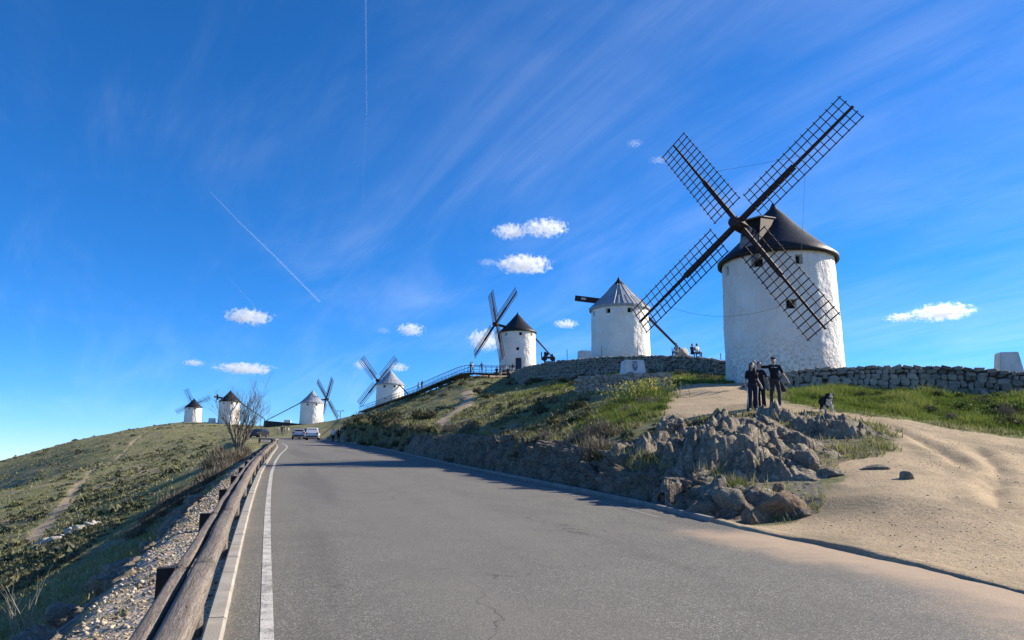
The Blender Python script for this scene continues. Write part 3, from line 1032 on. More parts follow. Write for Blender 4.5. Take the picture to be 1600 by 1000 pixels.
def build_kerbs():
    # left kerb: concrete stones end to end
    k = empty('kerb', (0, 0, 0))
    tag(k, 'pale concrete kerb beside the wooden guardrail', 'kerb', kind='structure')
    ys, y = [], -6.0
    def stone(p, q, w, h, mat, parent, up):
        d = (q - p); L = d.length
        b = MB()
        g = 0.008
        c = 0.018
        prof = [(-w / 2, -0.12), (w / 2, -0.12), (w / 2, h - c), (w / 2 - c, h), (-w / 2 + c, h), (-w / 2, h - c)]
        vs = [(g, yy, zz) for yy, zz in prof] + [(L - g, yy, zz) for yy, zz in prof]
        n = len(prof)
        b.add(vs, [tuple(range(n)), tuple(reversed(range(n, 2 * n)))] + [(i, i + n, (i + 1) % n + n, (i + 1) % n) for i in range(n)])
        o = b.build('kerb_stone', mat, parent)
        ex = d.normalized(); ey = Vector((-ex.y, ex.x, 0)).normalized(); ez = ex.cross(ey)
        o.matrix_local = Matrix(((ex.x, ey.x, ez.x, p.x), (ex.y, ey.y, ez.y, p.y), (ex.z, ey.z, ez.z, p.z), (0, 0, 0, 1)))
        return o
    y = -6.0
    while y < 79:
        st = 1.0 if y < 50 else 1.2
        dx = float(xl(y + 0.3) - xl(y - 0.3)) / 0.6
        dy = st / math.sqrt(1 + dx * dx)
        p = Vector((float(xl(y)) - 0.085, y, 0)); q = Vector((float(xl(y + dy)) - 0.085, y + dy, 0))
        p.z = float(plane_z(p.x, p.y)) + rnd.uniform(-.004, .004); q.z = float(plane_z(q.x, q.y)) + rnd.uniform(-.004, .004)
        stone(p, q, 0.15, 0.075, M_KERB, k, None)
        y += dy
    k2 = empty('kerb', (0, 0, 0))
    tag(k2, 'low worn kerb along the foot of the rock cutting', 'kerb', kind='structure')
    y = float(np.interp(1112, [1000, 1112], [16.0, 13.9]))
    first = True
    while y < 70:
        dx = float(xr(y + 0.3) - xr(y - 0.3)) / 0.6
        dy = 1.0 / math.sqrt(1 + dx * dx)
        p = Vector((float(xr(y)) + 0.07, y, 0)); q = Vector((float(xr(y + dy)) + 0.07, y + dy, 0))
        p.z = float(plane_z(p.x, p.y)); q.z = float(plane_z(q.x, q.y))
        h = 0.085
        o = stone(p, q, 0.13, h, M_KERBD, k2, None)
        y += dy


build_kerbs()


# ------------------------------------------------------------------ rock
def sphere_dirs(sub):
    bm = bmesh.new(); bmesh.ops.create_icosphere(bm, subdivisions=sub, radius=1.0)
    V = np.array([v.co[:] for v in bm.verts]); F = np.array([[v.index for v in f.verts] for f in bm.faces]); bm.free()
    return V, F


_SPH = {}


def rock_mesh(name, size, seed, sub=5, facets=13, rough=0.10, fine=0.05, freq=1.0, layered=0.0):
    if sub not in _SPH: _SPH[sub] = sphere_dirs(sub)
    D, F = _SPH[sub]
    r = np.random.default_rng(seed)
    nn = r.normal(size=(facets, 3)); nn /= np.linalg.norm(nn, axis=1)[:, None]
    h = r.uniform(0.62, 1.0, facets)
    dots = D @ nn.T
    rad = np.where(dots > 0.05, h[None] / np.maximum(dots, 0.05), 9.0)
    R = np.minimum(np.min(rad, axis=1), 1.25)
    P = D * R[:, None] * np.array(size)[None]
    s = freq / (sum(size) / 3) * 2.2
    q = P * s + seed * 3.7
    m = min(size)
    n1 = fbm(q[:, 0], q[:, 1], q[:, 2], oct=4, seed=seed) * rough * m * 2
    n2 = fbm(q[:, 0] * 3.1, q[:, 1] * 3.1, q[:, 2] * 3.1, oct=4, seed=seed + 5, ridged=True, gain=0.6) * fine * m * 2
    lay = 0
    if layered:
        z = P @ np.array([0.25, -0.35, 0.9])
        lay = (np.abs(((z / (0.16) + n1 * 3) % 1.0) - 0.5) * 2 - 0.5) * layered
    P = P + D * (n1 + n2 + lay)[:, None]
    return np_mesh(name, P, F, smooth=True)


def boulder(loc, size, seed, mat, label, cat='boulder', name='boulder', sub=5, rz=0.0, tilt=(0, 0), group=None, **kw):
    me = rock_mesh(name, size, seed, sub=sub, **kw)
    o = link(name, me, mat, None, loc, (tilt[0], tilt[1], rz))
    return tag(o, label, cat, group)


def build_cutting():
    """rock cutting along the right side of the road: real relief, resting on the slope"""
    ys = np.concatenate([np.arange(13.7, 40, 0.05), np.arange(40, 52, 0.1)])
    m = 46
    t = np.linspace(0, 1, m)
    Yg, T = np.meshgrid(ys, t, indexing='ij')
    d0 = 0.32 + 0.15 * fbm(Yg * 0.5, Yg * 0 + 2, oct=3, seed=90)
    dep = 1.5
    D = d0 + T ** 1.4 * dep
    X0 = xr(Yg)
    # base profile: steep lower face, rounding onto the slope behind
    zf = plane_z(X0 + d0, Yg) - 0.10
    zt = terrain((X0 + d0 + dep).ravel(), Yg.ravel()).reshape(Yg.shape)
    prof = np.sin(np.clip(T, 0, 1) * math.pi / 2) ** 0.8
    end = sstep(13.7, 16.2, Yg) * (1 - sstep(34, 50, Yg))
    Z = zf + (zt - zf) * prof + 0.12 * np.sin(T * math.pi)
    lump = fbm(Yg * 0.9, Z * 1.6, oct=3, seed=91) + 0.9 * fbm(Yg * 0.33, Yg * 0.0 + 4.0, oct=2, seed=95)
    rid = fbm(Yg * 2.3, Z * 3.2 + T, oct=5, seed=92, ridged=True, gain=0.6)
    fin = fbm(Yg * 7, Z * 8 + T * 3, oct=3, seed=93, ridged=True)
    w = np.sin(np.clip(T * 1.05, 0, 1) * math.pi) ** 0.6
    amp = w * end
    crag = np.maximum(0, fbm(Yg * 3.1, Z * 3.4, oct=3, seed=94)) 
    blk = np.floor(fbm(Yg * 1.9, Z * 2.4, oct=2, seed=96) * 6) / 6.0
    fq = Yg + 0.2 * fbm(Yg * 1.5, Z * 1.5, oct=3, seed=97); fz = Z * 1.3 + T * 0.6 + 0.2 * fbm(Yg * 1.5, Z * 1.5 + 5, oct=3, seed=98)
    blk = facets(fq, fz, 0.62, 200, 0.42, 0.5, 0.22, 0.10) + facets(fq, fz, 0.24, 205, 0.16, 0.6, 0.09, 0.14)
    disp = (0.30 * lump + 0.10 * rid + 0.06 * fin - 0.20 * crag + blk) * amp
    X = X0 + D - disp * 0.85
    Z = Z + disp * 0.5 - (1 - end) * 0.35 - 0.10 * (T > 0.97)
    V = np.stack([X, Yg, Z], -1).reshape(-1, 3)
    idx = np.arange(Yg.size).reshape(Yg.shape)
    F = np.stack([idx[:-1, :-1], idx[:-1, 1:], idx[1:, 1:], idx[1:, :-1]], -1).reshape(-1, 4)
    me = np_mesh('rock_face', V, F, smooth=True)
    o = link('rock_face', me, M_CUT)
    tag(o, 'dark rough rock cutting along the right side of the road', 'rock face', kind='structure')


build_cutting()


def build_track_edge():
    """the lip of packed earth that stands a few centimetres above the asphalt"""
    ys = np.arange(-10, 13.9, 0.05)
    prof = [(-0.02, -0.06), (0.0, 0.0), (0.012, 0.05), (0.05, 0.075), (0.16, 0.085), (0.35, 0.075), (0.75, 0.02)]
    x0 = xr(ys)
    jit = fbm(ys * 1.7, ys * 0 + 0.5, oct=4, seed=85) * 0.12 + fbm(ys * 8.0, ys * 0 + 1.5, oct=2, seed=86) * 0.02
    hs = 0.62 + 0.7 * fbm(ys * 0.6, ys * 0 + 2.5, oct=3, seed=87)
    cols = []
    for i, (d, h) in enumerate(prof):
        x = x0 + d + jit * (1 - i / 6) + 0.03
        z = plane_z(x, ys) + h * hs if i < 5 else terrain(x, ys) + (0.012 if i == 5 else -0.03)
        cols.append(np.stack([x, ys, z], -1))
    V = np.stack(cols, 1).reshape(-1, 3)
    n = len(prof)
    idx = np.arange(len(V)).reshape(-1, n)
    F = np.stack([idx[:-1, :-1], idx[:-1, 1:], idx[1:, 1:], idx[1:, :-1]], -1).reshape(-1, 4)
    me = np_mesh('track_edge', np.array(V), F, smooth=True)
    a = me.color_attributes.new('mask', 'FLOAT_COLOR', 'POINT')
    a.data.foreach_set('color', np.tile(np.array([1, 0, 0, 0], np.float32), len(V)))
    o = link('track_edge', me, M_GROUND)
    tag(o, 'low earth lip between the asphalt and the dirt track', 'track edge', kind='structure')


build_track_edge()


def build_outcrop():
    """bedrock breaking through the slope: tilted wedges with layered, fractured tops"""
    xs = np.arange(1.2, 12.0, 0.04); ys = np.arange(13.9, 26.0, 0.05)
    X, Y = np.meshgrid(xs, ys)
    wx = X + fbm(X * 1.1, Y * 1.1, oct=4, seed=180) * 0.45
    wy = Y + fbm(X * 1.1 + 9, Y * 1.1, oct=4, seed=181) * 0.45
    H = np.full(X.shape, -0.6)
    # u, v, Y, half length, half width, height, turn
    for (u, v, Yc, a, b_, h, rot) in ((1172, 730, 18.2, 1.75, 1.5, 0.88, -0.35), (1105, 715, 19.4, 1.1, 1.2, 0.66, -0.2), (1185, 682, 21.7, 1.5, 0.9, 0.62, -0.1), (1242, 656, 24.0, 0.9, 0.45, 0.42, 0.0),
                                      (1240, 714, 19.5, 1.0, 1.1, 0.55, -0.5), (1075, 748, 16.9, 1.0, 0.8, 0.55, -0.3), (1140, 768, 15.6, 0.9, 0.6, 0.50, -0.2), (1040, 692, 21.2, 0.8, 0.6, 0.42, 0.1),
                                      (1320, 680, 22.0, 1.35, 0.75, 0.50, 0.15), (1270, 672, 22.8, 0.8, 0.5, 0.30, 0.0), (1120, 690, 21.0, 0.6, 0.5, 0.40, 0.0), (985, 700, 21.2, 0.9, 0.6, 0.32, 0.2)):
        ax, _ = ray(u, v); cx = ax * Yc
        c, s = math.cos(rot), math.sin(rot)
        p = ((wx - cx) * c + (wy - Yc) * s) / a; q = (-(wx - cx) * s + (wy - Yc) * c) / b_
        rise = sstep(-1.15, -0.55, p) * np.clip(1.0 - (p + 0.55) / 1.65, -1, 1)
        side = 1 - np.abs(q) ** 2.4
        H = np.maximum(H, h * np.minimum(rise, 1.3 * side) - 0.06)
    hm = np.clip(H * 3, 0, 1)
    rid = fbm(X * 2.4, Y * 2.4, oct=5, seed=182, ridged=True, gain=0.62)
    fin = fbm(X * 8, Y * 8, oct=3, seed=183, ridged=True)
    ph = (X * 0.55 - Y * 0.25 + H * 2.4) / 0.21 + fbm(X * 1.5, Y * 1.5, oct=3, seed=184) * 1.6
    saw = (ph % 1.0); saw = np.where(saw < 0.8, saw / 0.8, (1 - saw) / 0.2) - 0.5
    ph2 = (X * 0.2 + Y * 0.6) / 0.55 + fbm(X * 0.9, Y * 0.9, oct=3, seed=185) * 1.5
    crack = np.exp(-((np.abs((ph2 % 1.0) - 0.5)) / 0.05) ** 2)
    qx = X * 0.9 + Y * 0.35 + 0.25 * fbm(X * 1.7, Y * 1.7, oct=3, seed=187); qy = (Y * 0.9 - X * 0.35) * 1.5 + 0.25 * fbm(X * 1.7, Y * 1.7 + 7, oct=3, seed=188)
    blk = facets(qx, qy, 0.85, 190, 0.24, 0.50, 0.14, 0.10) + facets(qx, qy, 0.30, 195, 0.11, 0.6, 0.06, 0.14)
    H = H + hm * (blk + 0.05 * rid + 0.03 * fin + 0.05 * saw - 0.10 * crack)
    Z = terrain(X.ravel(), Y.ravel(), False).reshape(X.shape) + H
    dr = X - xr(Y)
    keep = (H > -0.35) & (dr > 0.25)
    idx = np.arange(X.size).reshape(X.shape)
    F = np.stack([idx[:-1, :-1], idx[:-1, 1:], idx[1:, 1:], idx[1:, :-1]], -1).reshape(-1, 4)
    F = F[keep.ravel()[F].all(1)]
    used = np.unique(F); mp = np.full(X.size, -1); mp[used] = np.arange(len(used))
    me = np_mesh('rock_outcrop', np.stack([X, Y, Z], -1).reshape(-1, 3)[used], mp[F], smooth=True)
    tag(link('rock_outcrop', me, M_ROCK), 'wide jagged lichen-grey rock outcrop between the road corner and the walkers', 'rock outcrop')


build_outcrop()

# ------------------------------------------------------------------ windmills
TR, TH, RH = 3.30, 6.95, 3.75      # tower radius at the foot, eave height, roof height


def az_vec(az): return Vector((math.sin(az), math.cos(az), 0))


def tower_mesh(windows, taper=0.12, r0=TR, seg=150, rows=64, seed=0, door=None):
    """a plastered drum with real openings; windows: (azimuth, height, width, tall)"""
    V = np.zeros((rows + 1, seg, 3))
    zs = np.linspace(-1.6, TH, rows + 1)
    az = np.arange(seg) * 2 * math.pi / seg
    A, Z = np.meshgrid(az, zs)
    Rr = r0 - taper * np.clip(Z, 0, TH) / TH
    Rr = Rr + fbm(A * 6 + 3, Z * 1.0, oct=3, seed=seed + 100) * 0.05 + fbm(A * 3.3 / 0.3, Z / 0.3, oct=2, seed=seed + 105) * 0.018
    # close the seam of the noise
    blend = sstep(0, 0.5, A); Rr = Rr * blend + (r0 - taper * np.clip(Z, 0, TH) / TH) * (1 - blend)
    V = np.stack([Rr * np.sin(A), Rr * np.cos(A), Z], -1).reshape(-1, 3)
    F = []
    holes = []
    for i in range(rows):
        for k in range(seg):
            zc, ac = (zs[i] + zs[i + 1]) / 2, (az[k] + math.pi / seg)
            cut = False
            for (wa, wz, ww, wh) in windows:
                da = (ac - wa + math.pi) % (2 * math.pi) - math.pi
                if abs(da) * r0 < ww / 2 and abs(zc - wz) < wh / 2: cut = True; break
            if not cut:
                k2 = (k + 1) % seg
                F.append((i * seg + k, (i + 1) * seg + k, (i + 1) * seg + k2, i * seg + k2))
    return np_mesh('tower', V, np.array(F), smooth=True)


def snap_window(wa, wz, ww, wh, seg=150, rows=64):
    """the opening that tower_mesh really cuts"""
    st = 2 * math.pi / seg; zs = np.linspace(-1.6, TH, rows + 1)
    ks = [k for k in range(-seg, 2 * seg) if abs((k + 0.5) * st - wa) * TR < ww / 2]
    js = [i for i in range(rows) if abs((zs[i] + zs[i + 1]) / 2 - wz) < wh / 2]
    return ks[0] * st, (ks[-1] + 1) * st, zs[js[0]], zs[js[-1] + 1]


def window_part(w, parent, depth=0.42, name='window', back=None):
    a0, a1, z0, z1 = snap_window(*w)
    r0 = TR - 0.12 * ((z0 + z1) / 2) / TH
    def P(a, r, z): return (r * math.sin(a), r * math.cos(a), z)
    ro, ri = r0 + 0.03, r0 - depth
    v = [P(a0, ro, z0), P(a1, ro, z0), P(a1, ro, z1), P(a0, ro, z1), P(a0, ri, z0), P(a1, ri, z0), P(a1, ri, z1), P(a0, ri, z1)]
    b = MB().add(v, [(0, 1, 5, 4), (1, 2, 6, 5), (2, 3, 7, 6), (3, 0, 4, 7)], 0)
    b.add(v[4:], [(0, 1, 2, 3)], 1)
    return b.build(name, [M_PLASTER, back or M_HOLE], parent, fix=False)


def roof_mesh(r=3.44, h=RH, seg=72, facet=0):
    prof = [(r - 0.14, -0.17), (r, -0.17), (r + 0.01, 0.06), (r * 0.86, 0.50), (r * 0.62, 1.28), (r * 0.40, 2.06), (r * 0.20, 2.86), (0.24, 3.34), (0.03, h)]
    b = MB(); b.lathe(prof, facet or seg, close_top=True)
    return b.mesh('roof', smooth=not facet)


def sail_bars(L, w=1.95, start=1.35, n=17):
    """list of (kind, p, q) in sail space: x along the arm, y across"""
    out = []
    for i, y in enumerate((-w / 2, -w / 4, w / 4, w / 2)):
        out.append(('long_bar', (start - 0.06, y), (L + 0.10, y)))
    for i in range(n):
        x = start + (L - start) * i / (n - 1)
        out.append(('cross_bar', (x, -w / 2 - 0.09), (x, w / 2 + 0.09)))
    return out


def arm_basis(phi, tau, th):
    n = Vector((math.sin(phi) * math.cos(tau), math.cos(phi) * math.cos(tau), math.sin(tau)))
    h = Vector((math.cos(phi), -math.sin(phi), 0))
    v = h.cross(n)
    if v.z < 0: v = -v
    e = h * math.cos(th) + v * math.sin(th)
    f = e.cross(n)
    return n, e, f


def basis_mat(c, x, y, z):
    return Matrix(((x.x, y.x, z.x, c.x), (x.y, y.y, z.y, c.y), (x.z, y.z, z.z, c.z), (0, 0, 0, 1)))


def make_sails(root, phi, th, L, dh, zh, tau, detail=False, bar=0.045, thick=1.0, lens=None):
    hub = Vector((dh * math.sin(phi), dh * math.cos(phi), zh))
    tips = []
    for k in range(4):
        n, e, f = arm_basis(phi, tau, th + k * math.pi / 2)
        Lk = lens[k] if lens else L
        off = 0.16 if k % 2 else -0.16
        b = MB()
        s = thick
        b.box((Lk * 0.26, 0, 0), (Lk * 0.52, 0.26 * s, 0.24 * s))
        b.beam((Lk * 0.50, 0, 0.02), (Lk + 0.12, 0, 0.02), 0.15 * s, 0.15 * s, up=(0, 0, 1), w2=0.11 * s, h2=0.11 * s)
        bars = sail_bars(Lk)
        if not detail:
            for kind, p, q in bars:
                b.beam((p[0], p[1], 0.14), (q[0], q[1], 0.14), bar, bar)
        o = b.build('sail', [M_DARKWOOD], root)
        o.matrix_local = basis_mat(hub + n * off, e, f, n)
        tips.append((hub + n * off, e, f, n, Lk))
        if detail:
            for kind, p, q in bars:
                z = 0.155 if kind == 'cross_bar' else 0.105
                me = MB().beam((p[0], p[1], z), (q[0], q[1], z), bar, bar).mesh(kind)
                c = link(kind, me, M_DARKWOOD, o)
    n, e, f = arm_basis(phi, tau, th)
    b = MB()
    b.box((0, 0, 0), (0.62, 0.62, 0.70))
    b.tube([(0, 0, 0.30), (0, 0, 0.62)], [0.36, 0.30], 14)
    o = b.build('hub', M_DARKWOOD, root); o.matrix_local = basis_mat(hub, e, f, n)
    b = MB().tube([(0, 0, -0.3), (0, 0, -dh * 0.9)], [0.24, 0.22], 12)
    o = b.build('shaft', M_SHAFT if detail else M_DARKWOOD, root, smooth=True); o.matrix_local = basis_mat(hub, e, f, n)
    if detail:
        for q in (0.55, 1.05, 1.5):
            r_ = MB().tube([(0, 0, -q), (0, 0, -q - 0.10)], [0.265, 0.265], 14).build('shaft_ring', M_DARKWOOD, root)
            r_.matrix_local = basis_mat(hub, e, f, n)
    return tips


def make_mill(M, label, roof='black', windows=(), sails=None, tail=None, detail=False, seed=0, stub=None, door=None, patch=None, view=None):
    base = Vector((M[0], M[1], tz(M[0], M[1])))
    root = empty('windmill', base)
    tag(root, label, 'windmill', 'windmills along the ridge')
    va = math.atan2(M[0], M[1]) + math.pi            # azimuth that faces the viewer's road
    ws = [((va - math.radians(a)) % (2 * math.pi), z, w, h) for a, z, w, h in windows]
    dw = ((va - math.radians(door)) % (2 * math.pi), 0.95, 1.1, 2.1) if door is not None else None
    tw = link('tower', tower_mesh(ws + ([dw] if dw else []), seed=seed), M_PLASTER, root)
    for w in ws: window_part(w, root)
    if dw: window_part(dw, root, 0.3, 'door', M_DOOR)
    if roof == 'black':
        link('roof', roof_mesh(), M_BLACKROOF, root, (0, 0, TH))
    else:
        rf = link('roof', roof_mesh(facet=20), M_GREYROOF, root, (0, 0, TH))
        if detail or roof == 'grey_near':
            prof = [(3.46, 0.06), (3.44 * 0.86, 0.50), (3.44 * 0.62, 1.28), (3.44 * 0.40, 2.06), (3.44 * 0.20, 2.86)]
            for k in range(40):
                a = k * 2 * math.pi / 40
                end = 5 if k % 2 == 0 else 3
                pts = [Vector(((r + 0.01) * math.cos(a), (r + 0.01) * math.sin(a), z)) for r, z in prof[:end]]
                b = MB().tube(pts, 0.028 if k % 2 == 0 else 0.02, 5)
                b.build('roof_seam', M_SEAM, rf)
            MB().lathe([(0.74, 2.82), (0.26, 3.34), (0.04, RH + 0.03)], 16).build('finial_cap', M_BLACKROOF, rf)
    tips = None
    if sails: tips = make_sails(root, *sails, detail=detail, bar=0.045 if detail else 0.055, thick=1.0 if detail else 1.15)
    phi = sails[0] if sails else (stub if stub is not None else None)
    if detail:
        # the dormer where the shaft leaves the roof: two cheeks, a lid and a lower panel
        n = az_vec(phi); s = Vector((n.y, -n.x, 0))
        c = Vector((0, 0, TH))
        def pt(a, b_, z): return c + n * a + s * b_ + Vector((0, 0, z))
        for sg, nm in ((-1, M_DARKWOOD), (1, M_GREYPLANK)):
            MB().add([pt(3.05, sg * .62, .30), pt(2.62, sg * .62, 2.12), pt(1.15, sg * .62, 2.30), pt(2.3, sg * .62, .80),
                      pt(3.05, sg * .56, .30), pt(2.62, sg * .56, 2.12), pt(1.15, sg * .56, 2.30), pt(2.3, sg * .56, .80)],
                     [(0, 1, 2, 3), (7, 6, 5, 4), (0, 4, 5, 1), (1, 5, 6, 2), (2, 6, 7, 3), (3, 7, 4, 0)]).build('dormer_cheek', nm, root)
        MB().add([pt(2.75, -.70, 2.12), pt(2.75, .70, 2.12), pt(1.05, .70, 2.36), pt(1.05, -.70, 2.36),
                  pt(2.75, -.70, 2.18), pt(2.75, .70, 2.18), pt(1.05, .70, 2.42), pt(1.05, -.70, 2.42)],
                 [(3, 2, 1, 0), (4, 5, 6, 7), (0, 1, 5, 4), (1, 2, 6, 5), (2, 3, 7, 6), (3, 0, 4, 7)]).build('dormer_lid', M_GREYPLANK, root)
        MB().add([pt(3.06, -.55, .32), pt(3.06, .55, .32), pt(2.86, .55, 1.12), pt(2.86, -.55, 1.12)], [(0, 1, 2, 3)]).build('dormer_panel', M_GREYPLANK, root)
        MB().add([pt(2.55, -.55, 1.12), pt(2.55, .55, 1.12), pt(2.42, .55, 2.1), pt(2.42, -.55, 2.1)], [(0, 1, 2, 3)]).build('dormer_opening', M_HOLE, root)
        # lamp box by the upper window
        w = ws[1]
        a = w[0] + 0.02
        lp = az_vec(a) * 3.30 + Vector((0, 0, TH - 0.33))
        MB().box((0, 0, 0), (0.30, 0.22, 0.26)).box((0.0, 0.10, -0.2), (0.2, 0.18, 0.16)).build('flood_lamp', M_GREYPLANK, root, loc=lp, rot=(0, 0, -a))
        # bracing lines from arm to arm
        def arm_pt(k, f): o, e, f_, n_, L_ = tips[k]; return o + e * L_ * f
        order = [(0, 1, 0.62, 0.62, 0.05), (1, 2, 0.62, 0.72, 0.25), (3, 2, 0.80, 0.74, 0.9)]
        for i, j, fi, fj, sag in order:
            p, q = arm_pt(i, fi), arm_pt(j, fj)
            pts = [p.lerp(q, t / 12) - Vector((0, 0, sag * 4 * (t / 12) * (1 - t / 12))) for t in range(13)]
            MB().tube(pts, 0.008, 5).build('bracing_line', M_ROPE, root)
    if stub is not None:
        n = az_vec(stub)
        p = n * 1.2 + Vector((0, 0, TH + 0.9)); q = n * 5.0 + Vector((0, 0, TH + 1.55))
        MB().beam(p, q, 0.56, 0.56).build('shaft', M_DARKWOOD, root)
        if seed == 2:
            s = Vector((n.y, -n.x, 0)); dirn = (q - p).normalized()
            m = p.lerp(q, 0.74); v = s if (s.dot(-base) > 0) else -s
            MB().beam(m + v * 0.285 - dirn * .28, m + v * 0.285 + dirn * .28, 0.02, 0.22).build('socket_hole_plate', M_WHITE, root)
        else:
            s = Vector((n.y, -n.x, 0))
            MB().beam(q - s * 0.9 - n * .2, q + s * 0.9 - n * .2, 0.5, 0.45).beam(q - Vector((0, 0, .9)) - n * .6, q + Vector((0, 0, .8)) - n * .6, 0.45, 0.5, up=(1, 0, 0)).build('hub', M_DARKWOOD, root)
    if tail:
        az, dist, zend, anchor = tail
        n = az_vec(az)
        p = n * 2.2 + Vector((0, 0, TH + 0.55)); e_ = base + n * dist
        gz = tz(e_.x, e_.y) - base.z
        q = n * dist + Vector((0, 0, max(zend, gz + 0.6)))
        MB().beam(p, q, 0.26, 0.26, w2=0.18, h2=0.18).build('tail_pole', M_DARKWOOD, root)
        if anchor:
            b = MB()
            b.box((q.x, q.y, (q.z + gz) / 2 - 0.1), (0.5, 0.5, q.z - gz + 0.3))
            b.build('anchor_post', M_DARKWOOD, root)
        else:
            b = MB()
            s = Vector((n.y, -n.x, 0))
            for k in (-1, 1): b.beam(q, (q.x + s.x * k * 0.9 + n.x * .4, q.y + s.y * k * .9 + n.y * .4, gz - 0.1), 0.14, 0.14)
            b.build('trestle', M_DARKWOOD, root)
    return root, tips


Rd = math.radians
W0 = [(-60, 6.25, 0.5, 0.5), (-19.5, 6.25, 0.62, 0.55), (21.5, 6.25, 0.55, 0.5)]
MILL1, TIPS1 = make_mill((15.9, 43.0), 'big windmill with black roof and lattice sails behind the stone wall', 'black', W0 + [(11, 3.75, 0.62, 0.55)],
                         (Rd(228.6), Rd(54.3), 8.19, 4.0, 8.45, Rd(6.5)), detail=True, seed=1)
make_mill((12.16, 82.0), 'windmill without sails, ribbed grey roof and dark shaft stub', 'grey_near', [(-63, 6.3, 0.4, 0.5), (-22, 6.3, 0.55, 0.5), (20, 6.3, 0.55, 0.5)], None, (Rd(72), 8.2, 2.2, True), stub=Rd(282), seed=2)
make_mill((1.0, 131.0), 'windmill with black roof and four lattice sails above the walkway', 'black', [(-39, 6.3, 0.5, 0.5), (9, 6.3, 0.55, 0.5), (51, 6.3, 0.5, 0.5), (0, 3.6, 0.55, 0.55)],
          (Rd(243), Rd(55.3), 8.3, 4.3, 8.15, Rd(9.5)), (Rd(63), 7.6, 2.6, False), seed=3, door=3)
make_mill((-29.2, 177.0), 'windmill with grey roof half hidden behind the railed slope', 'grey', [(-25, 6.3, 0.6, 0.55), (20, 6.3, 0.6, 0.55), (-20, 3.4, 0.5, 0.5)],
          (Rd(307.6), Rd(51.5), 7.6, 4.3, 8.2, Rd(10)), (Rd(127.6), 9.5, 1.2, False), seed=4)
make_mill((-57.1, 212.0), 'windmill with grey roof standing behind the parked cars', 'grey', [(-22, 6.3, 0.6, 0.55), (24, 6.3, 0.6, 0.55)],
          (Rd(52.5), Rd(43.7), 7.9, 4.3, 8.2, Rd(10)), (Rd(238), 12.6, 1.6, False), seed=5)
make_mill((-90.5, 238.0), 'windmill with black roof and no sails behind the bare tree', 'black', [(-35, 6.3, 0.6, 0.55), (10, 6.3, 0.6, 0.55), (40, 6.3, 0.6, 0.55)], None, (Rd(108), 13.5, 1.2, False), stub=Rd(278), seed=6)
make_mill((-128.6, 300.0), 'farthest windmill, small, black roof and spread sails on the hilltop', 'black', [(-30, 6.3, 0.6, 0.55), (12, 6.3, 0.6, 0.55)],
          (Rd(333.8), Rd(27.4), 7.0, 5.0, 8.4, Rd(14)), (Rd(150), 8.5, 1.2, False), seed=7)


# ------------------------------------------------------------------ stone walls
def stone_variants(n=10):
    """irregular rubble stones: the hull of a few points in a flattened block, about 30 triangles"""
    out = []
    for i in range(n):
        r = random.Random(300 + i)
        bm = bmesh.new()
        k = r.randint(5, 7)
        a0 = r.uniform(0, 6.28)
        for q in range(k):
            a = a0 + (q + r.uniform(-.22, .22)) * 2 * math.pi / k
            e = r.uniform(.80, 1.16)
            x, z = 0.56 * e * math.copysign(abs(math.cos(a)) ** .6, math.cos(a)), 0.56 * e * math.copysign(abs(math.sin(a)) ** .6, math.sin(a))
            bm.verts.new((x, -0.5, z)); bm.verts.new((x * 1.0, 0.22 + r.uniform(-.05, .05), z)); bm.verts.new((x * .74, 0.5 + r.uniform(-.10, .06), z * .74))
        res = bmesh.ops.convex_hull(bm, input=list(bm.verts))
        bmesh.ops.delete(bm, geom=[g for g in res['geom_interior'] if isinstance(g, bmesh.types.BMVert)], context='VERTS')
        bmesh.ops.recalc_face_normals(bm, faces=bm.faces)
        me = bpy.data.meshes.new('stone'); bm.to_mesh(me); bm.free()
        out.append(me)
    return out


SV = stone_variants()
SV2 = stone_variants()
for m_ in SV: m_.materials.append(M_STONE)
for m_ in SV2: m_.materials.append(M_STONE2)


def resample(pts, step):
    pts = [Vector(p) for p in pts]
    out = [pts[0].copy()]
    acc = 0.0
    for a, b in zip(pts[:-1], pts[1:]):
        L = (b - a).length
        t = step - acc
        while t <= L:
            out.append(a.lerp(b, t / L)); t += step
        acc = (acc + L) % step if L else acc
        acc = L - (t - step)
    return out


def smooth_path(pts, n=8):
    """Catmull-Rom through plan points"""
    P = [Vector(p) for p in pts]
    P = [P[0] * 2 - P[1]] + P + [P[-1] * 2 - P[-2]]
    out = []
    for i in range(1, len(P) - 2):
        for k in range(n):
            t = k / n
            out.append(0.5 * ((2 * P[i]) + (-P[i - 1] + P[i + 1]) * t + (2 * P[i - 1] - 5 * P[i] + 4 * P[i + 1] - P[i + 2]) * t * t + (-P[i - 1] + 3 * P[i] - 3 * P[i + 1] + P[i + 2]) * t ** 3))
    out.append(P[-2])
    return out


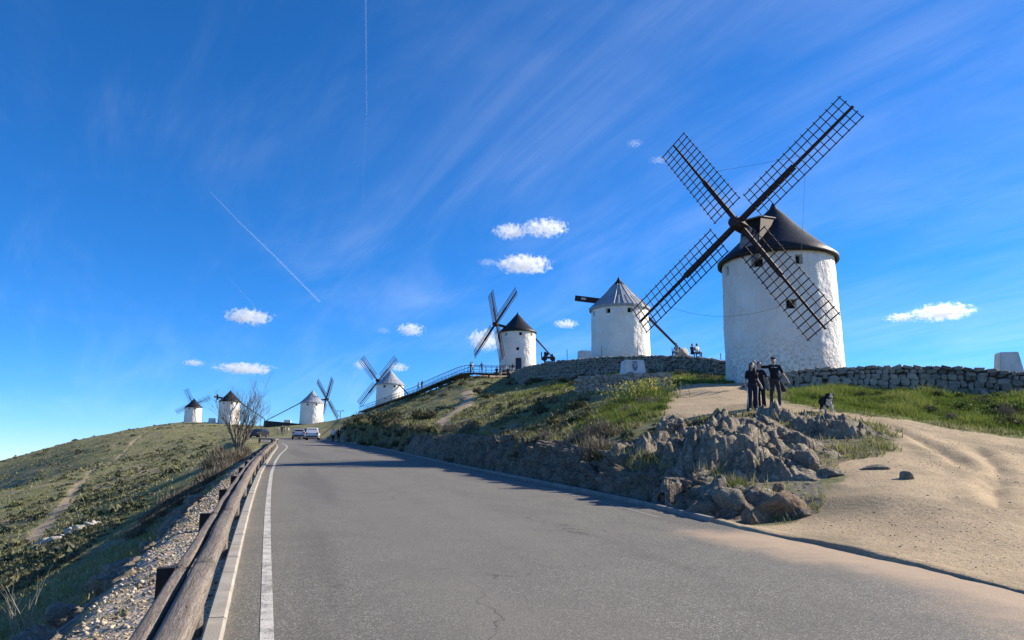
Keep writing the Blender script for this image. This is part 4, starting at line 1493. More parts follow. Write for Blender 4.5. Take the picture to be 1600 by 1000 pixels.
def wall_core(path, tops, thick, parent, mat, bury=0.4, name='wall_core'):
    """path: plan points with outward side on the left hand; tops: top height per point"""
    b = MB(); n = len(path)
    vs = []
    for i, p in enumerate(path):
        d = (path[min(i + 1, n - 1)] - path[max(i - 1, 0)]); d.normalize()
        s = Vector((-d.y, d.x, 0))
        zf = min(tzc(p.x, p.y), tzc((p - s * thick).x, (p - s * thick).y)) - bury
        vs += [(p.x, p.y, zf), (p.x, p.y, tops[i]), (p.x - s.x * thick, p.y - s.y * thick, tops[i] - 0.02), (p.x - s.x * thick, p.y - s.y * thick, zf)]
    fs = []
    for i in range(n - 1):
        for k in range(4):
            fs.append((4 * i + k, 4 * i + (k + 1) % 4, 4 * i + 4 + (k + 1) % 4, 4 * i + 4 + k))
    fs += [(0, 1, 2, 3), (4 * n - 1, 4 * n - 2, 4 * n - 3, 4 * n - 4)]
    return b.add(vs, fs).build(name, mat, parent)


def lay_stones(path, tops, parent, size, variants, proud=0.10, limit=300, joined=None, mat_fn=None, seed=0, foot=None, cap=True):
    """courses of irregular stones on the outward (left-hand) side and along the top"""
    r = random.Random(seed)
    path = [Vector(p) for p in path]
    L = [0.0]
    for a, b in zip(path[:-1], path[1:]): L.append(L[-1] + (b - a).length)
    tot = L[-1]
    def loc(s):
        s = max(0, min(tot - 1e-4, s))
        i = max(k for k in range(len(L) - 1) if L[k] <= s)
        t = (s - L[i]) / (L[i + 1] - L[i] + 1e-9)
        p = path[i].lerp(path[i + 1], t); d = (path[i + 1] - path[i]).normalized()
        return p, Vector((-d.y, d.x, 0)), d, tops[i] + (tops[i + 1] - tops[i]) * t
    n = 0
    items = []
    row = 0
    hmax = 3.0
    level = 0.0
    while level < hmax:
        ch = size[1] * r.choice((r.uniform(.55, .8), r.uniform(.8, 1.35)))
        s = -r.uniform(0, size[0])
        any_ = False
        while s < tot:
            w = size[0] * r.choice((r.uniform(0.55, .9), r.uniform(.9, 1.5)))
            p, sd, d, top = loc(s + w / 2)
            zc = top - level - ch / 2
            g = tzc(p.x + sd.x * 0.15, p.y + sd.y * 0.15)
            if zc > g - ch * 0.6:
                any_ = True
                hh = ch * r.uniform(0.85, 1.40)
                items.append((p + sd * (proud * r.uniform(-0.3, 0.55)) + Vector((0, 0, zc - p.z + r.uniform(-.22, .22) * ch)), sd, d, (w * 0.97, size[2] * r.uniform(.8, 1.2), hh * 0.97), r.uniform(-.30, .30), r.randrange(len(variants)), s + w / 2))
            s += w
        if not any_: break
        level += ch
    return items


def place_stones(items, parent, variants, inv, variants2=None, split=None):
    for (p, sd, d, sz, tw, k, s) in items:
        vs = variants2 if (variants2 and split(s)) else variants
        o = bpy.data.objects.new('stone', vs[k]); COL.objects.link(o); o.parent = parent
        x = d; y = sd; z = Vector((0, 0, 1))
        rot = Matrix((x, y, z)).transposed() @ Matrix.Rotation(tw, 3, 'Y')
        o.matrix_local = inv @ Matrix.Translation(p) @ rot.to_4x4() @ Matrix.Diagonal((*sz, 1))


def join_stones(items, name, parent, mat):
    V, F = [], []
    base = [(np.array([v.co[:] for v in m.vertices]), [list(p.vertices) for p in m.polygons]) for m in SV]
    off = 0
    for (p, sd, d, sz, tw, k, s) in items:
        vv, ff = base[k]
        rot = np.array(Matrix((d, sd, Vector((0, 0, 1)))).transposed() @ Matrix.Rotation(tw, 3, 'Y'))
        V.append((vv * np.array(sz)) @ rot.T + np.array(p[:])); F += [[i + off for i in f] for f in ff]; off += len(vv)
    me = np_mesh(name, np.concatenate(V), F)
    o = link(name, me, mat, parent); tag(o, kind='stuff')
    return o


def wall_a():
    pts = [(13.1, 40.6, 0), (12.0, 38.6, 0), (11.75, 36.9, 0), (12.2, 35.6, 0), (13.3, 35.0, 0), (15.2, 34.7, 0), (17.6, 34.3, 0), (20.0, 33.8, 0), (22.2, 33.1, 0), (24.3, 32.0, 0), (26.4, 30.4, 0)]
    P = smooth_path(pts, 5)
    P = [Vector((p.x, p.y, 0)) for p in P]
    # outward is toward the road: walk the wall so that the left hand faces outward
    P = list(reversed(P))
    tops = []
    for p in P:
        u = 800 + FPX * p.x / (p.y * CPI + 3.5 * SPI)
        tops.append(EYE + float(np.interp(u, [1150, 1175, 1240, 1330, 1450, 1550, 1620, 1700], [3.50, 3.75, 4.08, 4.22, 4.18, 3.95, 3.62, 3.35])))
    root = empty('terrace_wall', (P[len(P) // 2].x, P[len(P) // 2].y, 0))
    inv = Matrix.Translation(-root.location)
    tag(root, 'stone terrace wall in front of the big windmill, green bank below', 'stone wall')
    core = wall_core(P, [t - 0.05 for t in tops], 0.5, None, M_GAP, name='wall_core')
    core.parent = root; core.matrix_local = inv
    items = lay_stones(P, tops, root, (0.38, 0.235, 0.24), SV, seed=5)
    if len(items) > 300: items = sorted(items, key=lambda i: -(i[0].z))[:300] if False else items[:300]
    tot = max(i[6] for i in items)
    place_stones(items, root, SV, inv, SV2, lambda s: s > tot - 9.2)
    # coping stones
    # mortar bed behind the older, pointed stretch
    k = [i for i in range(len(P)) if i >= len(P) * 0.58]
    seg = [P[i] for i in k]
    mc = wall_core([p + Vector((0, 0, 0)) for p in seg], [tops[i] - 0.03 for i in k], 0.46, None, M_MORTAR, name='mortar_bed')
    mc.parent = root
    mc.matrix_local = inv @ Matrix.Translation((-0.02, -0.055, 0))
    return root


wall_a()


def wall_b():
    pts = [p for p in P2([(797, 590, 112), (806, 590, 102), (822, 585, 92), (850, 580, 84), (890, 575, 76), (950, 572, 70), (1020, 570, 66), (1080, 570, 60), (1120, 575, 54)])] + [(16.9, 50.5), (19.0, 49.6)]
    P = [Vector((p.x, p.y, 0)) for p in smooth_path([(x, y, 0) for x, y in pts], 6)]
    P = list(reversed(P))
    tops = []
    for p in P:
        u = 800 + FPX * (p.x / p.y) * 0.995
        vtop = float(np.interp(u, [797, 806, 822, 850, 900, 950, 1020, 1080, 1110, 1135], [586, 580, 573, 567.5, 561, 557, 555.5, 557, 560, 564]))
        tops.append(ray(u, vtop)[1] * p.y + EYE)
    root = empty('terrace_wall', (P[len(P) // 2].x, P[len(P) // 2].y, 0))
    inv = Matrix.Translation(-root.location)
    tag(root, 'long curved dry stone terrace wall below the sail-less windmill', 'stone wall')
    core = wall_core(P, [t - 0.06 for t in tops], 0.6, None, M_GAP, bury=0.6)
    core.parent = root; core.matrix_local = inv
    items = lay_stones(P, tops, root, (0.46, 0.30, 0.30), SV, seed=9)
    tot = max(i[6] for i in items)
    near = [i for i in items if i[6] < 17.0][:290]
    s_near = set(id(i) for i in near)
    rest = [i for i in items if id(i) not in s_near]
    place_stones(near, root, SV, inv)
    o = join_stones(rest, 'rubble_stones', root, M_STONEJ); o.matrix_local = inv
    return root


wall_b()


def wall_c():
    a, b = at(903, 606, 39.2), at(1046, 607, 38.0)
    a.z = b.z = 0
    top = EYE + ray(980, 584)[1] * 38.6
    root = empty('pedestal_wall', (a.x, a.y, 0))
    tag(root, 'low stone wall on the slope carrying the emblem block', 'stone wall')
    inv = Matrix.Translation(-root.location)
    d = (b - a).normalized(); s = Vector((-d.y, d.x, 0))
    end = b + s * 1.6
    # front then the lit end face; outward on the left when walked from the far corner to a
    path = [end, b, a, a + s * 1.3]
    P = []
    for p, q in zip(path[:-1], path[1:]):
        k = max(2, int((q - p).length / 0.6))
        P += [p.lerp(q, t / k) for t in range(k)]
    P.append(path[-1])
    P = [Vector((p.x, p.y, 0)) for p in P]
    tops = [top + 0.04 * math.sin(i * 1.7) - 0.25 * (1 - min(1, (p - a).length / 1.2)) for i, p in enumerate(P)]
    # solid body
    bb = MB()
    poly = [a, b, end, a + s * 1.3]
    z0 = min(tz(p.x, p.y) for p in poly) - 0.4
    bb.add([(p.x, p.y, z0) for p in poly] + [(p.x, p.y, top - 0.05) for p in poly], [(3, 2, 1, 0), (4, 5, 6, 7), (0, 1, 5, 4), (1, 2, 6, 5), (2, 3, 7, 6), (3, 0, 4, 7)])
    o = bb.build('wall_core', M_MORTAR, root); o.matrix_local = inv
    items = lay_stones(P, tops, root, (0.36, 0.25, 0.16), SV, proud=0.03, seed=15)
    place_stones(items, root, SV2, inv)
    return top


def plinth(name, loc, size, rz, label, taper=0.82, emblem=False):
    """tapered white plastered block"""
    sx, sy, sz = size
    b = MB()
    b.box((0, 0, sz / 2 - 0.1), (sx, sy, sz + 0.2), taper=taper)
    bm = bmesh.new(); me = b.mesh(name); bm.from_mesh(me)
    bmesh.ops.bevel(bm, geom=list(bm.edges), offset=0.03, segments=2, affect='EDGES'); bmesh.ops.recalc_face_normals(bm, faces=bm.faces)
    bm.to_mesh(me); bm.free()
    o = link(name, me, M_WHITE, None, loc, (0, 0, rz))
    tag(o, label, 'plinth')
    if emblem:
        e = MB()
        # small printed coat of arms: shield, crown and band
        y = lambda z: -(sy / 2) * (1 - (1 - taper) * (z + 0.1) / (sz + 0.2)) - 0.012
        sh = [(-.13, .62), (.13, .62), (.14, .40), (.09, .27), (0, .20), (-.09, .27), (-.14, .40)]
        k = sz / 0.85
        e.add([(x, y(z * k), z * k) for x, z in sh], [tuple(range(len(sh)))])
        cr = [(-.12, .66), (.12, .66), (.15, .80), (.07, .72), (0, .82), (-.07, .72), (-.15, .80)]
        e.add([(x, y(z * k), z * k) for x, z in cr], [tuple(range(len(cr)))])
        eo = e.build('emblem', M_EMBLEM, o, fix=False)
        w = MB().add([(-.07, y(.5 * k) - .004, .34 * k), (.02, y(.5 * k) - .004, .34 * k), (.07, y(.5 * k) - .004, .56 * k), (-.02, y(.5 * k) - .004, .56 * k)], [(0, 1, 2, 3)]).build('emblem_band', M_WHITE, eo, fix=False)
    return o


_ctop = wall_c()
pp = at(990, 583, 38.9)
plinth('plinth', (pp.x, pp.y + 0.25, _ctop - 0.02), (1.28, 0.95, 0.78), Rd(8), 'white tapered block with faded blue emblem on the low wall', 0.80, True)
p_ = at(1575, 572, 35.5)
plinth('plinth', (p_.x, p_.y, p_.z - 0.5), (1.12, 0.9, 1.15), Rd(-12), 'pale tapered block standing behind the terrace wall at the right edge', 0.72)
p_ = at(913, 558, 78)
plinth('plinth', (p_.x, p_.y, p_.z - 0.6), (1.2, 1.0, 1.25), Rd(20), 'small white block behind the curved wall beside the sail-less windmill', 0.95)
p_ = at(449, 664, 192)
plinth('plinth', (p_.x, p_.y, tz(p_.x, p_.y) - 0.1), (1.7, 1.4, 1.6), Rd(10), 'tiny white block on the crest left of the cars\' windmill', 0.95)
p_ = at(331, 661, 236)
plinth('plinth', (p_.x, p_.y, tz(p_.x, p_.y) - 0.1), (2.0, 1.6, 1.7), Rd(10), 'tiny white block on the hilltop between the two farthest windmills', 0.9)


# ------------------------------------------------------------------ wooden guardrail
def guardrail():
    root = empty('guardrail', (float(xl(8)) - 0.3, 8.0, 0))
    tag(root, 'weathered log guardrail on dark posts along the road edge', 'guardrail')
    inv = Matrix.Translation(-root.location)
    off = 0.20
    K = [Vector((float(xl(y)), y, 0)) for y in np.arange(-5.0, 76.0, 0.4)]
    e = K[-1]
    K += [p for p in smooth_path([K[-1], e + Vector((-0.3, 2.2, 0)), e + Vector((-2.4, 4.6, 0)), e + Vector((-5.4, 5.4, 0))], 10)][1:]
    LK = np.concatenate([[0], np.cumsum([(b - a).length for a, b in zip(K[:-1], K[1:])])])
    KX, KY = np.array([p.x for p in K]), np.array([p.y for p in K])

    def pos(s, o):
        x, y = np.interp(s, LK, KX), np.interp(s, LK, KY)
        d = Vector((np.interp(s + 0.3, LK, KX) - np.interp(s - 0.3, LK, KX), np.interp(s + 0.3, LK, KY) - np.interp(s - 0.3, LK, KY), 0)).normalized()
        return Vector((float(x), float(y), 0)) + Vector((-d.y, d.x, 0)) * o, d, 1.0
    ys = list(np.arange(0.0, LK[-1], 3.95))
    for i in range(len(ys) - 1):
        y0, y1 = ys[i], ys[i + 1]
        for (o, rad, h, nm, over) in ((off, 0.084, 0.46, 'log_rail', 0.02), (off + 0.165, 0.052, 0.45, 'back_rail', 0.05)):
            p, _, _ = pos(y0, o); q, _, _ = pos(y1, o)
            p.z = float(plane_z(p.x, p.y)) + h + rnd.uniform(-.01, .01); q.z = float(plane_z(q.x, q.y)) + h + rnd.uniform(-.01, .01)
            d = q - p; L = d.length
            m = 14; seg = 28
            V, F = [], []
            for a in range(m + 1):
                x = over / 2 + (L - over) * a / m
                for k in range(seg):
                    ang = k * 2 * math.pi / seg
                    rr = rad * (1 + 0.05 * math.sin(ang * 2 + i) + 0.035 * math.sin(ang * 3 + x * 2 + i * 2)) * (1 + 0.03 * math.sin(x * 2.2 + i))
                    ca, sa = math.cos(ang), math.sin(ang)
                    yy, zz = rr * math.copysign(abs(ca) ** 0.62, ca), rr * math.copysign(abs(sa) ** 0.62, sa)   # squared timber with rounded arrises
                    V.append((x, yy, zz))
            for a in range(m):
                for k in range(seg):
                    k2 = (k + 1) % seg
                    F.append([a * seg + k, a * seg + k2, (a + 1) * seg + k2, (a + 1) * seg + k])
            F.append(list(range(seg))[::-1]); F.append([m * seg + k for k in range(seg)])
            b = MB().add(V, F)
            ob = b.build(nm, M_LOG, root, smooth=True)
            ex = d.normalized(); ey = Vector((-ex.y, ex.x, 0)).normalized(); ez = ex.cross(ey)
            ob.matrix_local = inv @ basis_mat(p, ex, ey, ez)
    for i, y in enumerate(ys):
        for o, hh in ((off + 0.27, 0.50), (off + 0.03, 0.38)):
            p, d, k = pos(y, o)
            z = float(plane_z(p.x, p.y))
            if o > 0.4:
                b = MB().box((0, 0, hh / 2 - 0.35), (0.13, 0.10, hh + 0.7))
            else:
                b = MB().tube([(0, 0, -0.4), (0, 0, hh)], 0.06, 10)
            ob = b.build('post', M_POSTW if o > 0.4 else M_LOG, root)
            ob.matrix_local = inv @ Matrix.Translation((p.x, p.y, z)) @ Matrix.Rotation(-math.atan2(d.x, d.y), 4, 'Z')


guardrail()

# ------------------------------------------------------------------ outcrop and boulders
def rocks():
    def R(u, v, Y, size, seed, label, mat=M_ROCK, sink=0.25, **kw):
        a, b = ray(u, v)
        x, y = a * Y, Y
        z = tz(x, y)
        return boulder((x, y, z + size[2] * (0.5 - sink) * 0.6), size, seed, mat, label, **kw)
    oc = dict(name='rock_outcrop', cat='rock outcrop', group='rock outcrops by the dirt track')
    R(1048, 676, 23.2, (0.60, 0.45, 0.34), 21, 'pale broken rock among dry grass left of the outcrop', sub=5, rz=0.8, rough=0.14, fine=0.14, **oc)
    R(1266, 740, 17.5, (0.42, 0.40, 0.30), 27, 'grey rock at the right foot of the wide outcrop', sub=5, rz=0.3, rough=0.12, fine=0.12, **oc)
    R(1292, 750, 16.8, (0.32, 0.28, 0.16), 28, 'low flat rock on the bare soil below the outcrop', sub=4, rough=0.12, fine=0.1, **oc)
    bd = dict(name='boulder', group='loose boulders at the road corner')
    R(1213, 778, 14.2, (0.46, 0.34, 0.36), 31, 'brown split boulder at the corner of the cutting', M_BROWN, sub=5, rz=0.2, rough=0.05, fine=0.03, facets=9, **bd)
    R(1176, 783, 13.9, (0.30, 0.26, 0.24), 34, 'grey-brown boulder left of the split brown one', M_BROWN, sub=4, rough=0.07, fine=0.04, **bd)
    R(1243, 783, 14.0, (0.36, 0.22, 0.16), 35, 'low angular slab right of the split brown boulder', M_CUT, sub=4, rz=-0.2, rough=0.07, fine=0.05, **bd)
    R(1217, 753, 15.6, (0.15, 0.12, 0.13), 36, 'small tan stone resting above the brown boulder', M_BROWN, sub=3, rough=0.06, fine=0.03, **bd)
    R(1197, 757, 15.4, (0.12, 0.1, 0.1), 37, 'small pointed stone beside the small tan stone', M_PALE, sub=3, rough=0.06, fine=0.03, **bd)
    R(1418, 748, 15.7, (0.19, 0.13, 0.11), 38, 'single grey stone lying on the dirt track', M_ROCK, sub=4, rough=0.08, fine=0.05, **bd)
    R(1365, 735, 17.0, (0.30, 0.16, 0.08), 39, 'flat stone half buried at the track edge', M_ROCK, sub=4, rough=0.08, fine=0.05, **bd)
    R(1100, 775, 14.9, (0.36, 0.3, 0.28), 44, 'dark boulder low in the cutting near the kerb end', M_CUT, sub=4, rough=0.08, fine=0.06, **bd)
    R(1140, 770, 15.0, (0.42, 0.34, 0.34), 45, 'grey boulder beside the kerb end below the big slab', M_ROCK, sub=4, rough=0.08, fine=0.06, **bd)
    # the square brown boulder by the footpath
    x = hit(660, 700); boulder((x.x, x.y, x.z + 0.22), (0.52, 0.4, 0.42), 50, M_BROWN, 'square brown boulder beside the footpath up the hillside', sub=4, rough=0.05, fine=0.04, facets=8)
    # bright stones strewn on the left slope and along the shoulder
    rr = random.Random(5)
    ROWV = [-v for u, v in [(62, 853), (75, 848), (86, 845), (98, 838), (108, 833), (122, 829), (135, 825), (146, 821), (152, 818), (55, 857), (115, 834), (140, 824)]]
    for i, (u, v) in enumerate([(62, 853), (75, 848), (86, 845), (98, 838), (108, 833), (122, 829), (135, 825), (146, 821), (152, 818), (55, 857), (115, 834), (140, 824)]):
        p = hit(u, v)
        s = rr.uniform(0.12, 0.27)
        boulder((p.x, p.y, p.z + s * 0.25), (s * 1.3, s, s * 0.75), 60 + i, M_PALE, ('lowest', 'second lowest', 'third lowest', 'fourth lowest', 'fifth lowest', 'sixth lowest', 'seventh lowest', 'eighth lowest', 'ninth lowest', 'tenth lowest', 'second highest', 'highest')[sorted(range(12), key=lambda k: ROWV[k]).index(i)] + ' pale stone of the row across the left slope', 'stone', 'stone_lump', sub=3, rz=rr.uniform(0, 3), group='pale stones on the left slope', rough=0.08, fine=0.05)
    order = ('nearest', 'second nearest', 'third nearest', 'fourth nearest', 'fifth nearest', 'sixth nearest', 'seventh nearest', 'eighth nearest', 'ninth nearest', 'tenth nearest', 'eleventh nearest', 'twelfth nearest', 'farthest')
    for i in range(13):
        y = 4.6 + i * 1.5
        x = float(xl(y)) - 1.62 - rr.uniform(0, .3)
        s = rr.uniform(0.17, 0.34)
        boulder((x, y, tz(x, y) - s * 0.05), (s * 1.0, s * 1.6, s * 0.7), 140 + i, M_ROCK, order[i] + ' of the rocks edging the drop beside the gravel shoulder', 'rock', 'edge_rock', sub=4, rz=0.3 + rr.uniform(-.3, .3), group='rocks edging the shoulder drop', rough=0.14, fine=0.13)


def pebbles(name, P, s, mat, label, cat='gravel'):
    """many small angular stones as one object"""
    rg = np.random.default_rng(len(P))
    n = len(P)
    o = np.array([(1, 0, 0), (-1, 0, 0), (0, 1, 0), (0, -1, 0), (0, 0, 1), (0, 0, -1)], float)
    V = o[None] * (s[:, None, None] * rg.uniform(0.5, 1.3, (n, 6, 1)))
    V[:, :, 2] *= 0.6
    a = rg.uniform(0, 6.283, n); c, sn = np.cos(a), np.sin(a)
    V = np.stack([V[:, :, 0] * c[:, None] - V[:, :, 1] * sn[:, None], V[:, :, 0] * sn[:, None] + V[:, :, 1] * c[:, None], V[:, :, 2]], -1) + P[:, None]
    f = np.array([(0, 2, 4), (2, 1, 4), (1, 3, 4), (3, 0, 4), (2, 0, 5), (1, 2, 5), (3, 1, 5), (0, 3, 5)])
    F = (f[None] + (np.arange(n) * 6)[:, None, None]).reshape(-1, 3)
    me = np_mesh(name, V.reshape(-1, 3), F)
    tint(me, np.repeat(rg.uniform(0, 1, n), 6))
    return tag(link(name, me, mat), label, cat, kind='stuff')


def tint(me, t):
    a = me.color_attributes.new('tint', 'FLOAT_COLOR', 'POINT')
    c = np.stack([t, t, t, np.ones_like(t)], -1).astype(np.float32)
    a.data.foreach_set('color', c.ravel())


def loose_stones():
    rg = np.random.default_rng(77)
    m1 = leaf_material('track_pebbles', [(0.20, 0.155, 0.105), (0.32, 0.25, 0.17), (0.45, 0.37, 0.27), (0.58, 0.51, 0.42)], 0.0, 0.95)
    q = np.stack([rg.uniform(3.5, 22, 30000), 5 + 22 * rg.uniform(0, 1, 30000) ** 1.25], -1)
    q = q[(dirt_mask(q[:, 0], q[:, 1]) > 0.4) & (q[:, 0] > xr(q[:, 1]) + 0.05)]
    cl = fbm(q[:, 0] * 0.8, q[:, 1] * 0.8, oct=3, seed=78)
    q = q[cl + rg.uniform(-.35, .35, len(q)) > 0.0][:1700]
    s = 0.006 + 0.014 * rg.uniform(0, 1, len(q)) ** 4 + 0.0005 * q[:, 1]
    pebbles('gravel', np.column_stack([q, terrain(q[:, 0], q[:, 1]) + s * 0.2]), s, m1, 'pebbles and clods strewn over the dirt track')
    y = 3.2 + 32 * rg.uniform(0, 1, 6500) ** 1.5
    x = xl(y) - 0.17 - rg.uniform(0, 1.45, 6500)
    s = 0.008 + 0.035 * rg.uniform(0, 1, 6500) ** 3.5 + 0.0006 * y
    pebbles('gravel', np.column_stack([x, y, terrain(x, y) + s * 0.2]), s, m1, 'stony gravel of the shoulder behind the guardrail')
    # stones crumbled off the cutting and round the outcrop
    y = rg.uniform(13.8, 50, 900); x = xr(y) + 0.15 + rg.uniform(0, 1, 900) ** 2 * 0.6
    oc = polar_pts(1300, 17, 31, 14, 25, rg)
    oc = oc[(rock_mask(oc[:, 0], oc[:, 1]) > 0.5) & (dirt_mask(oc[:, 0], oc[:, 1]) < 0.5)]
    x = np.concatenate([x, oc[:, 0]]); y = np.concatenate([y, oc[:, 1]])
    s = 0.012 + 0.045 * rg.uniform(0, 1, len(x)) ** 3
    m2 = leaf_material('scree', [(0.09, 0.08, 0.07), (0.17, 0.15, 0.125), (0.26, 0.23, 0.19), (0.36, 0.32, 0.27)], 0.0, 0.95)
    pebbles('rubble', np.column_stack([x, y, terrain(x, y) + s * 0.2]), s, m2, 'broken stones at the foot of the cutting and outcrop', 'rubble')


def polar_pts(n, t0, t1, r0, r1, rg):
    th = rg.uniform(math.radians(t0), math.radians(t1), n)
    r = np.exp(rg.uniform(math.log(r0), math.log(r1), n))
    return np.stack([r * np.sin(th), r * np.cos(th)], -1)


loose_stones()


rocks()


# ------------------------------------------------------------------ grass and scrub
def blades(P, h, w, lean, rg):
    """triangular blades standing on points P (n,3)"""
    n = len(P)
    a = rg.uniform(0, 2 * math.pi, n)
    wd = np.stack([np.cos(a), np.sin(a), np.zeros(n)], -1) * (w / 2)[:, None]
    la = rg.uniform(0, 2 * math.pi, n)
    ln = rg.uniform(0, 1, n) * lean * h
    tip = P + np.stack([np.cos(la) * ln, np.sin(la) * ln, h], -1)
    V = np.stack([P - wd, P + wd, tip], 1).reshape(-1, 3)
    F = np.arange(3 * n).reshape(n, 3)
    return V, F


def tint(me, t):
    a = me.color_attributes.new('tint', 'FLOAT_COLOR', 'POINT')
    c = np.stack([t, t, t, np.ones_like(t)], -1).astype(np.float32)
    a.data.foreach_set('color', c.ravel())


def stuff(name, V, F, t, mat, label, cat):
    me = np_mesh(name, V, F)
    tint(me, t)
    o = link(name, me, mat)
    return tag(o, label, cat, kind='stuff')


def tuft_field(pts, per, rad, h0, h1, w, lean, rg, tb=0.5):
    n = len(pts)
    k = np.repeat(np.arange(n), per)
    a = rg.uniform(0, 2 * math.pi, len(k)); r = np.sqrt(rg.uniform(0, 1, len(k))) * np.repeat(rad, per)
    x = pts[k, 0] + np.cos(a) * r; y = pts[k, 1] + np.sin(a) * r
    z = terrain(x, y) - 0.03
    hs = np.repeat(rg.uniform(h0, h1, n), per) * rg.uniform(0.55, 1.1, len(k))
    V, F = blades(np.stack([x, y, z], -1), hs, np.repeat(w, per) * rg.uniform(0.6, 1.3, len(k)), lean, rg)
    t = np.clip(np.repeat(rg.normal(tb, 0.22, n), per) + rg.normal(0, 0.14, len(k)), 0, 1)
    return V, F, np.repeat(t, 3)


def polar_pts(n, t0, t1, r0, r1, rg):
    th = rg.uniform(math.radians(t0), math.radians(t1), n)
    r = np.exp(rg.uniform(math.log(r0), math.log(r1), n))
    return np.stack([r * np.sin(th), r * np.cos(th)], -1)


BANK = P2([(1228, 631, 28), (1330, 653, 25.9), (1450, 664, 25.7), (1600, 679, 25), (1760, 700, 24)]) + [(33, 30), (27, 31)] + P2([(1600, 612, 31.4), (1400, 608, 33.2), (1320, 608, 34), (1240, 606, 34.4)])


def grass():
    rg = np.random.default_rng(4)
    # lush bank below the terrace wall
    q = np.stack([rg.uniform(8, 34, 9000), rg.uniform(23, 36, 9000)], -1)
    q = q[in_poly(q[:, 0], q[:, 1], BANK)]
    lum = fbm(q[:, 0] * 0.7, q[:, 1] * 0.7, oct=3, seed=31)
    near_edge = sstep(0, 1.6, poly_dist(q[:, 0], q[:, 1], BANK[:5], False))
    hgt = (0.08 + 0.34 * near_edge * np.clip(0.45 + 1.5 * lum, 0.1, 1.5))
    V, F, t = [], [], []
    k = np.repeat(np.arange(len(q)), 26)
    a = rg.uniform(0, 6.283, len(k)); r = np.sqrt(rg.uniform(0, 1, len(k))) * 0.28
    x = q[k, 0] + np.cos(a) * r; y = q[k, 1] + np.sin(a) * r
    h = hgt[k] * rg.uniform(0.5, 1.25, len(k))
    Vb, Fb = blades(np.stack([x, y, terrain(x, y) - 0.03], -1), h, rg.uniform(0.015, 0.042, len(k)), 1.1, rg)
    tb = np.clip(0.42 + 0.9 * lum[k] + rg.normal(0, 0.2, len(k)), 0, 1)
    stuff('grass', Vb, Fb, np.repeat(tb, 3), M_GRASS, 'lush green grass bank between the track and the terrace wall', 'grass')
    # green patch with weeds beside the low wall, bank behind it, strip on the left slope
    pts = []
    for (u, v, Yc, r, n) in ((1000, 632, 30.5, 2.6, 520), (985, 648, 27.8, 1.9, 260), (1075, 592, 45, 4.6, 900), (1010, 590, 52, 6, 700), (965, 604, 46, 4, 450), (905, 590, 64, 6, 500), (1040, 736, 17.3, 0.55, 130), (1105, 690, 21, 0.5, 60), (1130, 760, 15.8, 0.4, 60)):
        a, _ = ray(u, v)
        rr_ = np.sqrt(rg.uniform(0, 1, n)) * r; an = rg.uniform(0, 6.283, n)
        pts.append(np.stack([a * Yc + rr_ * np.cos(an), Yc + rr_ * np.sin(an)], -1))
    pts = np.concatenate(pts)
    pts = pts[(dirt_mask(pts[:, 0], pts[:, 1]) < 0.45) & (pts[:, 0] > xr(pts[:, 1]) + 0.9)]
    dist = np.hypot(pts[:, 0], pts[:, 1])
    V, F, t = tuft_field(pts, 22, np.full(len(pts), 0.24), 0.06, 0.34, 0.012 + 0.0006 * dist, 1.1, rg, 0.42)
    stuff('grass', V, F, t, M_GRASS, 'bright green grass round the low emblem wall', 'grass')
    # yellow-flowered weeds in front of the low wall
    n = 420
    cx, cy = at(1003, 610, 33.5).x, 33.5
    x = cx + rg.normal(0, 0.85, n); y = cy + rg.normal(0, 0.5, n)
    z = terrain(x, y)
    V1, F1 = blades(np.stack([x, y, z], -1), rg.uniform(0.4, 0.95, n), np.full(n, 0.03), 0.35, rg)
    stuff('weeds', V1, F1, np.repeat(rg.uniform(0.2, 0.9, n), 3), M_GRASS, 'tall flowering weeds in front of the low emblem wall', 'weeds')
    tips = V1.reshape(-1, 3, 3)[:, 2]
    Vf, Ff = blades(np.repeat(tips, 3, 0) + rg.normal(0, 0.03, (n * 3, 3)) - np.array([0, 0, 0.02]), np.full(n * 3, 0.05), np.full(n * 3, 0.05), 0.5, rg)
    m, t_, b_ = new_mat('yellow_petal'); b_.inputs['Base Color'].default_value = (0.62, 0.50, 0.05, 1); b_.inputs['Roughness'].default_value = 0.7
    stuff('flowers', Vf, Ff, np.zeros(len(Vf)), m, 'yellow flower heads above the tall weeds', 'flowers')
    # dry and olive grass over the hillside right of the road
    q = polar_pts(15000, -17, 34, 14, 170, rg)
    ok = (q[:, 0] > xr(q[:, 1]) + 1.1) & (dirt_mask(q[:, 0], q[:, 1]) < 0.35) & (rock_mask(q[:, 0], q[:, 1]) < 0.56) & ~in_poly(q[:, 0], q[:, 1], BANK) & (fbm(q[:, 0] * .25, q[:, 1] * .25, oct=3, seed=32) > -0.22)
    q = q[ok]
    d = np.hypot(q[:, 0], q[:, 1])
    V, F, t = tuft_field(q, 13, 0.12 + 0.006 * d, 0.10, 0.30, 0.012 + 0.0016 * d, 0.9, rg, 0.45)
    stuff('grass', V, F, t, M_DRY, 'dry olive grass over the hillside right of the road', 'grass')
    # left slope
    q = polar_pts(17000, -60, -14, 7, 330, rg)
    ok = (xl(q[:, 1]) - q[:, 0] > 2.0) & (dirt_mask(q[:, 0], q[:, 1]) < 0.3) & (q[:, 1] > 3)
    q = q[ok]; d = np.hypot(q[:, 0], q[:, 1])
    V, F, t = tuft_field(q, 8, 0.15 + 0.006 * d, 0.08, 0.22, 0.012 + 0.0016 * d, 0.9, rg, 0.5)
    stuff('grass', V, F, t, M_DRY, 'dry grass over the slope left of the guardrail', 'grass')
